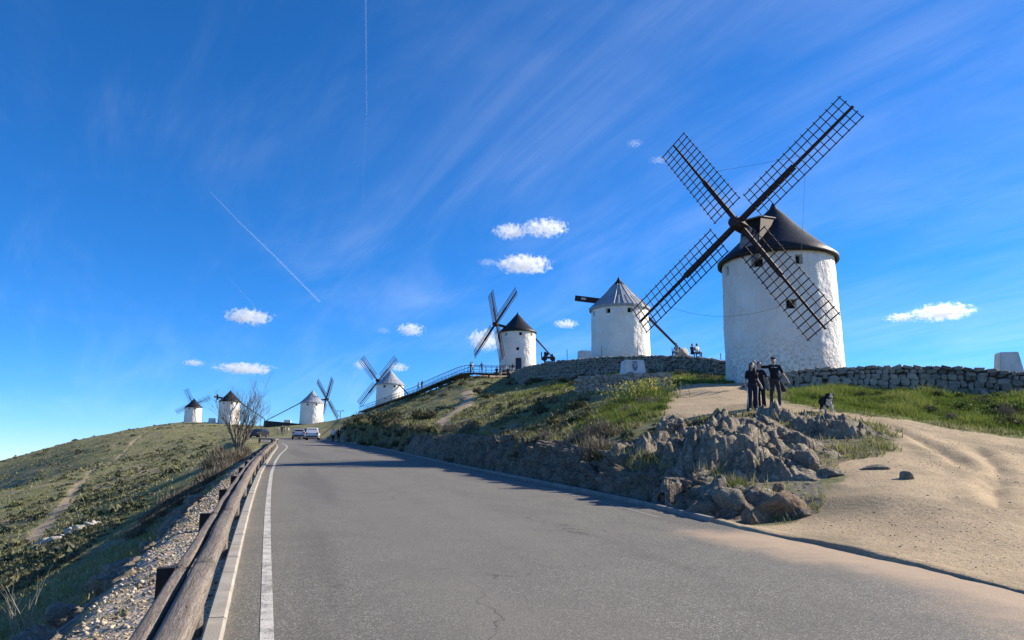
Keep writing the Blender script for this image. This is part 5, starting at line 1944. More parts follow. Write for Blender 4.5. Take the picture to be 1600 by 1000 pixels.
    y = np.concatenate([rg.uniform(15, 40, 330), rg.uniform(38, 100, 520)]); x = xr(y) + rg.uniform(0.7, 1.9, len(y))
    q = np.stack([x, y], -1)
    V, F, t = tuft_field(q, 22, np.full(len(q), 0.24), 0.16, 0.48, 0.014 + 0.0012 * y, 0.9, rg, 0.5)
    stuff('grass', V, F, t, M_DRY, 'dry grass tufts along the brow of the cutting', 'grass')
    # tufts along the gravel shoulder and the foot of the cutting
    y = np.concatenate([rg.uniform(5, 40, 160), rg.uniform(15, 70, 170)])
    x = np.concatenate([xl(y[:160]) - rg.choice([0.16, 0.9, 1.1, 1.2], 160) - rg.uniform(0, 0.25, 160), xr(y[160:]) + rg.uniform(0.2, 0.7, 170)])
    q = np.stack([x, y], -1)
    V, F, t = tuft_field(q, 16, np.full(len(q), 0.10), 0.04, 0.16, np.full(len(q), 0.012), 1.0, rg, 0.6)
    stuff('grass', V, F, t, M_DRY, 'small grass tufts on the road verges', 'grass')


grass()


def bush_mesh(name, seed, n=420, R=(0.55, 0.55, 0.42), leaf=0.07, stems=26, upright=0.0):
    """scrub: fine stems from the root and many small leaves through an uneven volume"""
    rg = np.random.default_rng(seed)
    cl = rg.normal(0, 1, (9, 3)); cl /= np.linalg.norm(cl, axis=1)[:, None]; cl[:, 2] = np.abs(cl[:, 2])
    cl = cl * rg.uniform(0.35, 0.8, (9, 1)) * np.array(R)
    c = cl[rg.integers(0, 9, n)]
    P = c + rg.normal(0, 0.30, (n, 3)) * np.array(R) * 0.72
    P[:, 2] = np.abs(P[:, 2]) + 0.02
    a = rg.normal(0, 1, (n, 3)); a /= np.linalg.norm(a, axis=1)[:, None]
    if upright: a = a * (1 - upright) + np.array([0, 0, 1]) * upright + P / (np.linalg.norm(P, axis=1)[:, None] + .01) * 0.4
    b = np.cross(a, rg.normal(0, 1, (n, 3))); b /= np.linalg.norm(b, axis=1)[:, None] + 1e-9
    s = leaf * rg.uniform(0.6, 1.5, n)[:, None]
    thin = 0.45 if not upright else 0.10
    V = np.stack([P - b * s * thin, P + b * s * thin, P + a * s * 1.6], 1).reshape(-1, 3)
    F = [list(x) for x in np.arange(3 * n).reshape(n, 3)]
    t = np.repeat(np.clip(rg.normal(0.45, 0.25, n), 0, 1), 3)
    st = MB()
    for i in range(stems):
        e = cl[i % 9] * rg.uniform(0.7, 1.15) + rg.normal(0, 0.06, 3)
        st.tube([(0, 0, -0.05), tuple(e * 0.5 + rg.normal(0, 0.03, 3)), tuple(e)], [0.012, 0.008, 0.004], 4, caps=False)
    off = len(V)
    V = np.concatenate([V, np.array(st.v)]); F = F + [[i + off for i in f] for f in st.f]
    me = np_mesh(name, V, F)
    tint(me, np.concatenate([t, np.full(len(st.v), 0.05)]))
    return me


ORD = ('first', 'second', 'third', 'fourth', 'fifth', 'sixth', 'seventh', 'eighth', 'ninth', 'tenth', 'eleventh', 'twelfth', 'thirteenth', 'fourteenth', 'fifteenth', 'sixteenth', 'seventeenth', 'eighteenth')


def scrub():
    rr = random.Random(21)
    low = [bush_mesh('scrub_bush', 400 + i, 460, (0.55, 0.55, 0.38), 0.065) for i in range(5)]
    dry = [bush_mesh('dry_bush', 420 + i, 900, (0.6, 0.6, 0.5), 0.10, 40, 0.6) for i in range(3)]
    for m in low: m.materials.append(M_SCRUB)
    for m in dry: m.materials.append(M_TWIG)
    def put(me, name, x, y, s, label, cat, group, sq=1.0):
        o = bpy.data.objects.new(name, me); COL.objects.link(o)
        o.location = (x, y, tzc(x, y) - 0.05); o.rotation_euler = (rr.uniform(-.1, .1), rr.uniform(-.1, .1), rr.uniform(0, 6.28)); o.scale = (s, s, s * sq)
        tag(o, label, cat, group)
    rg = np.random.default_rng(8)
    def ZONE(x, y):
        if y > 95: return 'low scrub bush just below the railed ridge walkway'
        if y > 62: return 'low scrub bush on the slope beneath the curved stone wall'
        if poly_dist(np.array([x]), np.array([y]), TRAIL_R, False)[0] < 5: return 'low scrub bush beside the footpath up the hillside'
        return 'low scrub bush between the rock cutting and the emblem wall'
    # hillside right of the road
    q = polar_pts(3000, -17, 26, 17, 165, rg)
    keep = (q[:, 0] > xr(q[:, 1]) + 1.5) & (dirt_mask(q[:, 0], q[:, 1]) < 0.2) & ~in_poly(q[:, 0], q[:, 1], BANK)
    dens = fbm(q[:, 0] * .12, q[:, 1] * .12, oct=3, seed=33)
    keep &= dens > -0.02
    q = q[keep]
    v = 500 - 0
    cnt = 0
    for x, y in q:
        if cnt >= 150: break
        d = math.hypot(x, y)
        if y < 45 and x > 3.5: continue
        s = rr.uniform(0.45, 1.0) * (1 + d / 130)
        put(rr.choice(low), 'scrub_bush', x, y, s, ZONE(x, y), 'bush', 'scrub on the right hillside', rr.uniform(.7, 1.0)); cnt += 1
    # leafy weeds and dark brush on the green bank
    weed = [bush_mesh('weed_bush', 440 + i, 620, (0.55, 0.55, 0.40), 0.075) for i in range(4)]
    for m in weed: m.materials.append(M_WEED)
    q = np.stack([rg.uniform(9, 33, 900), rg.uniform(24, 35, 900)], -1)
    q = q[in_poly(q[:, 0], q[:, 1], BANK)]
    q = q[poly_dist(q[:, 0], q[:, 1], BANK[:5], False) > 0.9]
    for i, (x, y) in enumerate(q[:105]):
        big = x > 17
        if i % 4 == 3 and x > 14: put(rr.choice(low + dry[:2]), 'scrub_bush', x, y, rr.uniform(0.5, 1.1), 'dark brush clump among the grass below the terrace wall', 'bush', 'brush on the green bank')
        else: put(rr.choice(weed), 'weed_bush', x, y, rr.uniform(0.4, 0.75) * (1.35 if big else 1), 'leafy green weed clump on the bank below the terrace wall', 'plant', 'weeds on the green bank', rr.uniform(.7, 1.1))
    for i in range(34):
        u, v, Yc = rr.uniform(950, 1045), rr.uniform(618, 655), rr.uniform(26.5, 32.5)
        a = at(u, v, Yc)
        if dirt_mask(np.array([a.x]), np.array([a.y]))[0] > 0.3: continue
        put(rr.choice(weed if i % 3 else dry), 'weed_bush' if i % 3 else 'dry_bush', a.x, a.y, rr.uniform(0.35, 0.7), 'leafy green weed clump in the grass below the emblem wall' if i % 3 else 'dry stalky bush in the grass below the emblem wall', 'plant' if i % 3 else 'bush', 'weeds below the emblem wall' if i % 3 else 'dry bushes below the emblem wall', rr.uniform(.7, 1.1))
    # along the top of the cutting
    for i in range(44):
        y = 15.5 + 60 * (i / 44) ** 1.25 + rr.uniform(-.4, .4)
        x = float(xr(y)) + rr.uniform(0.75, 1.9)
        put(rr.choice(low + dry[:2]), 'scrub_bush', x, y, rr.uniform(0.35, 0.75) * (1 + y / 160), 'scrub bush along the top of the rock cutting', 'bush', 'scrub above the cutting')
    for i in range(55):
        y = 36 + 60 * (i / 55) + rr.uniform(-.4, .4)
        x = float(xr(y)) + rr.uniform(0.55, 1.9)
        put(rr.choice(low + dry), 'scrub_bush', x, y, rr.uniform(0.6, 1.15), 'scrub bush on the roadside bank beyond the rock cutting', 'bush', 'scrub on the roadside bank')
    # named dry bushes
    a = at(893, 700, 22.3); put(dry[0], 'dry_bush', float(xr(22.3)) + 1.25, 22.3, 1.35, 'large dry brown bush hanging over the rock cutting', 'bush', None)
    a = at(945, 668, 25.0); put(dry[1], 'dry_bush', a.x, a.y, 1.25, 'dry tan bush beside the green grass above the cracked ledge', 'bush', None, 0.8)
    a = at(915, 672, 24.5); put(dry[2], 'dry_bush', a.x, a.y, 1.1, 'dry grey bush just behind the large brown one', 'bush', None, 0.8)
    a = at(860, 680, 27.5); put(dry[1], 'dry_bush', a.x, a.y, 1.0, 'small straw-coloured bush at the crest of the cutting', 'bush', None, 0.7)
    for i, (u, v) in enumerate(((880, 600), (895, 606), (905, 600), (872, 612))):
        p = hit(u, v); put(low[i], 'scrub_bush', p.x, p.y, rr.uniform(0.9, 1.3), 'round green bush left of the low emblem wall', 'bush', 'round bushes by the emblem wall')
    # tall scrub at the road bend
    for i in range(18):
        y = 62 + i * 3.4
        x = float(xr(y)) + rr.uniform(1.6, 4.5)
        put(rr.choice(low), 'scrub_bush', x, y, rr.uniform(1.6, 2.6), ORD[i] + ' tall dark scrub bush where the road bends, counted from the camera', 'bush', 'tall scrub at the road bend', 1.1)
    # left: dry bushes on the brink
    for i, (u, v, s) in enumerate(((215, 838, .8), (232, 822, .9), (250, 808, 1.0), (262, 795, 1.1), (278, 788, 1.1), (292, 778, 1.1), (305, 770, 1.0), (322, 757, 1.1), (336, 748, 1.1), (348, 738, 1.2), (330, 730, 1.4), (352, 725, 1.4), (370, 722, 1.4), (385, 712, 1.3), (345, 712, 1.6))):
        p = hit(u, v)
        put(dry[i % 3], 'dry_bush', p.x, p.y, s, ORD[i] + ' grey leafless bush below the guardrail, counted from the camera', 'bush', 'dry bushes below the guardrail')
    # small scrub beyond counting, on both slopes
    def mass(q, per, s0, s1, mat, label):
        n = len(q); d = np.hypot(q[:, 0], q[:, 1])
        sz = np.repeat(rg.uniform(s0, s1, n) * (0.7 + d / 220) * np.where(rg.uniform(0, 1, n) < 0.08, 2.0, 1.0), per)
        P = rg.normal(0, 1, (n * per, 3)); P /= np.linalg.norm(P, axis=1)[:, None]; P *= rg.uniform(0.5, 1, (n * per, 1)); P[:, 2] = np.abs(P[:, 2]) * 0.75
        P = P * sz[:, None] + np.repeat(np.stack([q[:, 0], q[:, 1], terrain(q[:, 0], q[:, 1]) - 0.02], -1), per, 0)
        a = rg.normal(0, 1, (n * per, 3)); a /= np.linalg.norm(a, axis=1)[:, None]
        b = np.cross(a, rg.normal(0, 1, (n * per, 3))); b /= np.linalg.norm(b, axis=1)[:, None]
        V = np.stack([P - b * sz[:, None] * .3, P + b * sz[:, None] * .3, P + a * sz[:, None] * .55], 1).reshape(-1, 3)
        t = np.repeat(np.clip(np.repeat(rg.normal(0.45, 0.25, n), per) + rg.normal(0, 0.12, n * per), 0, 1), 3)
        stuff('shrubbery', V, np.arange(len(V)).reshape(-1, 3), t, mat, label, 'shrubbery')
    q = polar_pts(12000, -50, -13, 24, 330, rg)
    dens = fbm(q[:, 0] * .06, q[:, 1] * .06, oct=4, seed=34)
    q = q[(xl(q[:, 1]) - q[:, 0] > 6) & (dirt_mask(q[:, 0], q[:, 1]) < 0.2) & (dens + rg.uniform(-.25, .25, len(q)) > 0.0)]
    mass(q, 26, 0.08, 0.28, M_SCRUBL, 'countless small dark scrub bushes over the left hill')
    q = polar_pts(5200, -17, 20, 22, 165, rg)
    dens = fbm(q[:, 0] * .14, q[:, 1] * .14, oct=4, seed=35)
    q = q[(q[:, 0] > xr(q[:, 1]) + 1.2) & (dirt_mask(q[:, 0], q[:, 1]) < 0.2) & (dens + rg.uniform(-.2, .2, len(q)) > 0.0)]
    mass(q, 24, 0.10, 0.32, M_SCRUBL, 'small scrub tufts scattered over the right hillside')


scrub()


# ------------------------------------------------------------------ bare trees
def bare_tree(loc, H, seed, label, n_main=7, leaves=0, spread=0.8, mat=None, name='bare_tree', lvl=4, r0=0.05):
    rr = random.Random(seed)
    root = empty(name, loc)
    tag(root, label, 'tree' if name == 'bare_tree' else 'bush')
    tr, cr = MB(), MB()
    tips = []
    def grow(p, d, L, r, level):
        pts = [p]; q = p.copy(); dd = d.copy()
        k = 4
        for i in range(k):
            dd = (dd + Vector((rr.uniform(-.16, .16), rr.uniform(-.16, .16), rr.uniform(-.03, .14)))).normalized()
            q = q + dd * L / k; pts.append(q.copy())
        rs = [r * (1 - 0.55 * i / k) for i in range(k + 1)]
        (tr if level == 0 else cr).tube(pts, rs, 6 if level < 2 else 4, caps=False)
        if level >= lvl: tips.append(q); return
        for i in range(rr.randint(2, 4) if level else rr.randint(3, 4)):
            t = rr.uniform(0.35, 1.0); j = min(k - 1, int(t * k))
            s = pts[j].lerp(pts[j + 1], t * k - j)
            nd = (dd + Vector((rr.uniform(-1, 1), rr.uniform(-1, 1), rr.uniform(-.25, .6))) * spread).normalized()
            grow(s, nd, L * rr.uniform(0.55, 0.82), r * 0.5, level + 1)
    for i in range(n_main):
        a = rr.uniform(0, 6.28)
        d = Vector((math.cos(a) * rr.uniform(.15, .65), math.sin(a) * rr.uniform(.15, .65), 1)).normalized()
        grow(Vector((math.cos(a) * .08, math.sin(a) * .08, -0.1)), d, H * rr.uniform(0.34, 0.48), r0 * rr.uniform(.7, 1.1), 0)
    tr.build('trunk', mat or M_BARK, root, smooth=True, fix=False)
    cr.build('crown', mat or M_BARK, root, smooth=True, fix=False)
    return root, tips


p = hit(372, 706)
bare_tree((p.x, p.y, p.z), 5.3, 12, 'bare leafless tree beyond the guardrail in front of the far windmill', 9, spread=0.8, lvl=4, r0=0.07)
p = at(14, 1010, 9.6)
bare_tree((p.x, p.y, tz(p.x, p.y)), 1.75, 5, 'pale bare bush in the bottom left corner', 4, spread=0.55, mat=M_BRANCH, name='bare_bush', lvl=2, r0=0.013)
p = at(58, 960, 11.5)
bare_tree((p.x, p.y, tz(p.x, p.y)), 0.9, 9, 'small bleached twig bush on the shaded slope', 3, spread=0.9, mat=M_BRANCH, name='bare_bush', lvl=2, r0=0.011)

# ------------------------------------------------------------------ walkway with steel railing on the ridge
def walkway():
    key = [(806, 583, 109), (765, 583, 109), (727, 582.5, 110), (700, 591, 118), (670, 603, 130), (640, 616, 143), (600, 630, 157), (560, 643.5, 172)]
    pts = [at(*k) for k in key]
    path = smooth_path([tuple(p) for p in pts], 5)
    root = empty('walkway', path[10])
    tag(root, 'raised timber walkway with dark steel railing along the ridge', 'walkway')
    inv = Matrix.Translation(-root.location)
    def side(i):
        d = (path[min(i + 1, len(path) - 1)] - path[max(i - 1, 0)]); d.z = 0; d.normalize()
        return Vector((-d.y, d.x, 0)) * -1.0
    near, far = [], []
    for i, p in enumerate(path):
        s = side(i)
        if s.y < 0: s = -s
        near.append(p.copy()); far.append(p + s * 1.5)
    vs, fs = [], []
    n = len(path)
    for a, b in zip(near, far):
        vs += [a, b, b - Vector((0, 0, .18)), a - Vector((0, 0, .18))]
    for i in range(n - 1):
        for k in range(4): fs.append((4 * i + k, 4 * i + (k + 1) % 4, 4 * i + 4 + (k + 1) % 4, 4 * i + 4 + k))
    fs += [(0, 1, 2, 3), (4 * n - 1, 4 * n - 2, 4 * n - 3, 4 * n - 4)]
    o = MB().add(vs, fs).build('deck', M_DECK, root); o.matrix_local = inv
    for row in (near, far):
        for h in (1.08, 0.12) if row is near else (1.08, 0.6):
            o = MB().tube([p + Vector((0, 0, h)) for p in row], 0.045 if h > 1 else 0.035, 6).build('rail', M_STEEL, root); o.matrix_local = inv
    R = resample([tuple(p) for p in near], 0.9)
    base = MB().box((0, 0, 0.54), (0.05, 0.05, 1.08)).mesh('baluster'); base.materials.append(M_STEEL)
    for p in R:
        o = bpy.data.objects.new('baluster', base); COL.objects.link(o); o.parent = root; o.matrix_local = inv @ Matrix.Translation(p)
    for p in resample([tuple(p) for p in far], 2.2):
        o = bpy.data.objects.new('baluster', base); COL.objects.link(o); o.parent = root; o.matrix_local = inv @ Matrix.Translation(p)
    for row in (near, far):
        for p in resample([tuple(q) for q in row], 4.0):
            g = tz(p.x, p.y)
            if p.z - g > 0.1:
                o = MB().box((0, 0, (g - p.z) / 2 - 0.2), (0.22, 0.22, p.z - g + 0.3)).build('support_post', M_DECK, root); o.matrix_local = inv @ Matrix.Translation(p)
    return path


WALK = walkway()


def sundries():
    # slim marker post by the cutting
    x, y = float(xr(27.3)) + 0.75, 27.3
    b = MB().box((0, 0, 0.6), (0.11, 0.11, 1.5), taper=0.9)
    o = b.build('marker_post', pmat('marker_post_paint', (0.10, 0.11, 0.12), (0.07, 0.075, 0.08), 4.0, 0.7, 0.1), None, loc=(x, y, float(plane_z(x, y))))
    tag(o, 'slim dark marker post standing in the rock cutting', 'post')
    MB().box((0, -0.058, 0.42), (0.06, 0.012, 0.10)).build('reflector', M_WHITE, o)
    # winch cart by the tail pole above the curved wall
    p = at(857, 565, 100)
    r = empty('winch_cart', (p.x, p.y, tz(p.x, p.y)))
    up = p.z - r.location.z
    tag(r, 'dark timber winch cart on the curved wall terrace', 'winch')
    MB().box((0, 0, up + 0.55), (1.5, 0.8, 0.22)).box((-0.45, 0, up + 0.95), (0.3, 0.7, 0.7)).box((0.5, 0, up + 0.8), (0.25, 0.6, 0.4)).box((0, 0, up / 2 - .1), (1.2, 0.7, max(0.3, up + .2))).build('frame', M_DARKWOOD, r)
    for k in (-0.55, 0.55):
        MB().tube([(k, -0.5, up + 0.35), (k, -0.38, up + 0.35)], 0.36, 14).build('wheel', M_DARKWOOD, r)
    MB().tube([(-0.2, -0.4, up + 1.0), (-0.2, 0.4, up + 1.0)], 0.22, 12).build('drum', M_DARKWOOD, r)
    MB().beam((-0.9, 0, up + 0.2), (-0.95, 0, up + 1.3), 0.14, 0.14, up=(0, 1, 0)).build('lever', M_DARKWOOD, r)
    # thin wire posts on the curved wall
    for i, (u, v, Y) in enumerate(((886, 546, 79), (940, 541, 72), (996, 540, 69), (1050, 543, 65), (1126, 552, 56.5))):
        top = at(u, v, Y)
        g = tz(top.x, top.y)
        o = MB().tube([(0, 0, g - top.z - .1), (0, 0, 0)], 0.035, 6).build('fence_post', M_STEEL, None, loc=top)
        tag(o, ('thin wire-fence post left of the sail-less windmill', 'thin wire-fence post in front of the sail-less windmill, left one', 'thin wire-fence post in front of the sail-less windmill, right one', 'thin wire-fence post beside the seated people on the wall', 'thin wire-fence post close to the big windmill')[i], 'post', 'wire-fence posts on the curved wall')
    # pale rock behind the curved wall
    p = at(1064, 553, 66)
    boulder((p.x, p.y, p.z - 0.1), (0.55, 0.45, 0.75), 200, M_PALE, 'pale rock on the curved wall next to the seated person', sub=4, rough=0.08, fine=0.05)
    # dark low wall and planting below the windmill with the cars
    a, b_ = at(412, 668, 178), at(478, 668, 172)
    w = MB()
    za, zb = at(412, 657, 178).z, at(478, 663, 172).z
    w.add([(a.x, a.y, tz(a.x, a.y) - 1.2), (b_.x, b_.y, tz(b_.x, b_.y) - 1.2), (b_.x, b_.y, zb), (a.x, a.y, za),
           (a.x, a.y + .8, tz(a.x, a.y) - 1.2), (b_.x, b_.y + .8, tz(b_.x, b_.y) - 1.2), (b_.x, b_.y + .8, zb), (a.x, a.y + .8, za)],
          [(0, 1, 2, 3), (7, 6, 5, 4), (3, 2, 6, 7), (0, 3, 7, 4), (1, 5, 6, 2)])
    o = w.build('retaining_wall', M_GAP, None); tag(o, 'dark retaining wall behind the cars at the end of the road', 'stone wall')
    # street lamp far away by the bend
    p = at(531, 664, 160); g = tz(p.x, p.y); top = at(531, 642, 160).z
    r = empty('street_lamp', (p.x, p.y, g)); tag(r, 'thin two-headed lamp post beyond the road bend', 'street lamp')
    MB().tube([(0, 0, -.2), (0, 0, top - g)], [0.09, 0.06], 8).build('pole', M_STEEL, r)
    for k in (-1, 1): MB().beam((0, 0, top - g), (k * 0.5, 0, top - g + .05), .05, .05).box((k * 0.55, 0, top - g), (0.4, 0.3, 0.14)).build('lamp_head', M_STEEL, r)


sundries()

# ------------------------------------------------------------------ people and the dog
def col_mat(name, c, rough=0.85, spec=0.2):
    return pmat(name, c, tuple(x * 0.82 for x in c), 9.0, rough, 0.15, 40.0, spec)


M_SKIN = col_mat('skin', (0.50, 0.32, 0.235), 0.6, 0.35)
M_BLACKC = col_mat('black_cloth', (0.016, 0.016, 0.020))
M_NAVY = col_mat('navy_cloth', (0.022, 0.026, 0.042))
M_CHAR = col_mat('charcoal_cloth', (0.050, 0.050, 0.054))
M_WHITEC = col_mat('white_cloth', (0.70, 0.69, 0.68))
M_BLUEC = col_mat('blue_cloth', (0.10, 0.22, 0.42))
M_BEIGE = col_mat('beige_cloth', (0.42, 0.35, 0.27))
M_GREYC = col_mat('grey_cloth', (0.24, 0.24, 0.25))
M_JEANS = col_mat('denim', (0.085, 0.11, 0.17))
M_REDC = col_mat('maroon_cloth', (0.16, 0.04, 0.045))
M_HAIR = col_mat('dark_hair', (0.020, 0.014, 0.011), 0.55, 0.4)
M_SHOE = col_mat('pale_shoe', (0.55, 0.52, 0.48))
M_SHOEB = col_mat('dark_shoe', (0.03, 0.03, 0.03))
M_EYE = col_mat('eye_dark', (0.02, 0.015, 0.012), 0.3, 0.5)


def prim_mesh(prims, seg=12):
    b = MB()
    for pr in prims:
        if pr[0] == 'cap':
            _, p, q, r1, r2, _m = pr
            p, q = Vector(p), Vector(q)
            d = (q - p).normalized() if (q - p).length > 1e-6 else Vector((0, 0, 1))
            pts, rs = [], []
            for k in range(4): a = math.pi / 2 * (1 - k / 4); pts.append(p - d * r1 * math.sin(a)); rs.append(max(r1 * math.cos(a), 1e-4))
            for k in range(5): a = math.pi / 2 * k / 4; pts.append(q + d * r2 * math.sin(a)); rs.append(max(r2 * math.cos(a), 1e-4))
            b.tube(pts, rs, seg)
        else:
            _, c, r, _m = pr
            prof = [(max(math.cos(a), 1e-4), math.sin(a)) for a in np.linspace(-math.pi / 2, math.pi / 2, 10)]
            st = len(b.v)
            b.lathe(prof, seg, close_top=True, close_bot=True)
            for i in range(st, len(b.v)):
                v = b.v[i]; b.v[i] = (v[0] * r[0] + c[0], v[1] * r[1] + c[1], v[2] * r[2] + c[2])
    return b


def prim_dist(P, pr):
    if pr[0] == 'cap':
        _, p, q, r1, r2, _m = pr
        p, q = np.array(p), np.array(q); v = q - p
        t = np.clip(((P - p) @ v) / (v @ v + 1e-9), 0, 1)
        return np.linalg.norm(P - p - t[:, None] * v, axis=1) - (r1 + (r2 - r1) * t)
    _, c, r, _m = pr
    r = np.array(r); q = (P - np.array(c)) / r
    l = np.linalg.norm(q, axis=1)
    return (l - 1) * r.min()


def fused(name, prims, mats, voxel, smooth=2, parent=None, noise_amp=0.0):
    """one continuous skin grown over the primitives; each face takes the material of the nearest one"""
    b = prim_mesh(prims)
    me = b.mesh('tmp')
    bm = bmesh.new(); bm.from_mesh(me); bmesh.ops.recalc_face_normals(bm, faces=bm.faces); bm.to_mesh(me); bm.free()
    o = bpy.data.objects.new('tmp', me); COL.objects.link(o)
    m = o.modifiers.new('r', 'REMESH'); m.mode = 'VOXEL'; m.voxel_size = voxel
    if smooth:
        s = o.modifiers.new('s', 'SMOOTH'); s.factor = 0.5; s.iterations = smooth
    dg = bpy.context.evaluated_depsgraph_get()
    ev = o.evaluated_get(dg)
    out = bpy.data.meshes.new_from_object(ev)
    bpy.data.objects.remove(o); bpy.data.meshes.remove(me)
    out.name = name
    n = len(out.polygons)
    C = np.empty(n * 3); out.polygons.foreach_get('center', C); C = C.reshape(-1, 3)
    D = np.stack([prim_dist(C, p) for p in prims], 1)
    mi = np.array([p[-1] for p in prims])[np.argmin(D, 1)]
    if noise_amp:
        V = np.empty(len(out.vertices) * 3); out.vertices.foreach_get('co', V); V = V.reshape(-1, 3)
        V += (fbm(V[:, 0] * 28, V[:, 1] * 28, V[:, 2] * 14, oct=2, seed=3) * noise_amp)[:, None] * np.array([1, 1, 0.6])
        out.vertices.foreach_set('co', V.ravel())
    for mt in mats: out.materials.append(mt)
    out.polygons.foreach_set('material_index', mi.astype(np.int32))
    out.polygons.foreach_set('use_smooth', np.ones(n, bool))
    out.update()
    ob = bpy.data.objects.new(name, out); COL.objects.link(ob)
    if parent: ob.parent = parent
    return ob


def hand(prims, w, d, side, mi, fingers=True, curl=0.35):
    """palm at wrist w continuing along d, five fingers"""
    w, d = Vector(w), Vector(d).normalized()
    s = d.cross(Vector((0, 1, 0)))
    if s.length < 0.1: s = d.cross(Vector((1, 0, 0)))
    s.normalize(); nrm = s.cross(d).normalized()
    pc = w + d * 0.055
    prims.append(('cap', tuple(w), tuple(pc + d * 0.02), 0.026, 0.034, mi))
    if not fingers:
        prims.append(('cap', tuple(pc), tuple(pc + d * 0.08), 0.034, 0.02, mi)); return
    for k, (o, L) in enumerate(((-.030, .060), (-.010, .074), (.010, .070), (.029, .055))):
        b0 = pc + d * 0.035 + s * o
        m1 = b0 + d * L * 0.5 + nrm * curl * 0.01
        m2 = m1 + (d + nrm * curl).normalized() * L * 0.5
        prims.append(('cap', tuple(b0), tuple(m1), 0.0105, 0.0095, mi)); prims.append(('cap', tuple(m1), tuple(m2), 0.0095, 0.008, mi))
    t0 = w + d * 0.03 + s * side * 0.030
    t1 = t0 + (d * 0.6 + s * side * 0.8).normalized() * 0.035
    prims.append(('cap', tuple(t0), tuple(t1), 0.012, 0.010, mi)); prims.append(('cap', tuple(t1), tuple(t1 + d * 0.03), 0.010, 0.008, mi))


def body_prims(P):
    """materials: 0 skin, 1 top, 2 trousers, 3 shoes; the figure faces -Y"""
    g = P.get
    fem = g('fem', False); flare = g('flare', 0.0); fingers = g('fingers', False)
    sw = 0.155 if fem else 0.19
    hp = g('hip', (0, 0, 0.92)); hp = Vector(hp)
    ch = Vector(g('chest', (0, 0.0, 1.30))); nk = ch + Vector((0, 0.0, 0.17)); hd = Vector(g('head', tuple(nk + Vector((0, -0.02, 0.145)))))
    pr = []
    pr.append(('ell', tuple(hp), (0.165 if fem else 0.16, 0.115, 0.13), 2))
    pr.append(('cap', tuple(hp + Vector((0, 0, .07))), tuple(ch - Vector((0, 0, .10))), 0.118 if fem else 0.135, 0.135 if fem else 0.15, 1))
    pr.append(('ell', tuple(ch), (sw - 0.015, 0.115, 0.155), 1))
    pr.append(('ell', tuple(hp + Vector((0, 0, .10))), (0.150, 0.112, 0.07), 1))
    pr.append(('cap', tuple(nk - Vector((0, 0, .05))), tuple(hd - Vector((0, -0.01, .06))), 0.055, 0.050, 0))
    pr.append(('ell', tuple(hd + Vector((0, 0.012, 0.015))), (0.074, 0.092, 0.105), 0))
    pr.append(('ell', tuple(hd + Vector((0, -0.022, -0.052))), (0.054, 0.062, 0.062), 0))
    pr.append(('cap', tuple(hd + Vector((0, -0.085, 0.012))), tuple(hd + Vector((0, -0.104, -0.022))), 0.011, 0.015, 0))
    for s in (-1, 1): pr.append(('ell', tuple(hd + Vector((s * 0.074, 0.012, 0.0))), (0.012, 0.022, 0.032), 0))
    for s, nm in ((-1, 'r'), (1, 'l')):
        sh = ch + Vector((s * (sw - 0.005), 0, 0.085 if fem else 0.092))
        el = Vector(g('elbow_' + nm, (sh.x + s * 0.06, sh.y + 0.03, sh.z - 0.28))); wr = Vector(g('wrist_' + nm, (el.x + s * 0.02, el.y - 0.06, el.z - 0.25)))
        slv = g('sleeve', 0.6)
        pr.append(('cap', tuple(ch + Vector((s * 0.07, 0, .12))), tuple(sh), 0.050 if fem else 0.060, 0.050 if fem else 0.060, 1))
        if slv <= 1:
            m = sh.lerp(el, slv)
            pr.append(('cap', tuple(sh), tuple(m), 0.050 if fem else 0.060, 0.048 if fem else 0.056, 1)); pr.append(('cap', tuple(m), tuple(el), 0.043, 0.039, 0)); pr.append(('cap', tuple(el), tuple(wr), 0.039, 0.027, 0))
        else:
            pr.append(('cap', tuple(sh), tuple(el), 0.058, 0.048, 1)); pr.append(('cap', tuple(el), tuple(wr), 0.048, 0.036, 1))
        hand(pr, wr, g('hand_' + nm, tuple((wr - el).normalized())), -s, 0, fingers)
        hj = hp + Vector((s * 0.085, 0, -0.03))
        kn = Vector(g('knee_' + nm, (s * 0.095, -0.02, 0.49))); an = Vector(g('ankle_' + nm, (s * 0.10, 0.03, 0.085)))
        pr.append(('cap', tuple(hj), tuple(kn), 0.090, 0.064 + flare * 0.3, 2)); pr.append(('cap', tuple(kn), tuple(an + Vector((0, 0, 0.0))), 0.064 + flare * 0.3, 0.048 + flare, 2))
        ft = Vector(g('toe_' + nm, (an.x + s * 0.015, an.y - 0.17, 0.035)))
        pr.append(('cap', (an.x, an.y + 0.02, max(0.04, an.z - 0.045)), tuple(ft), 0.042, 0.036, 3))
    return pr, hd


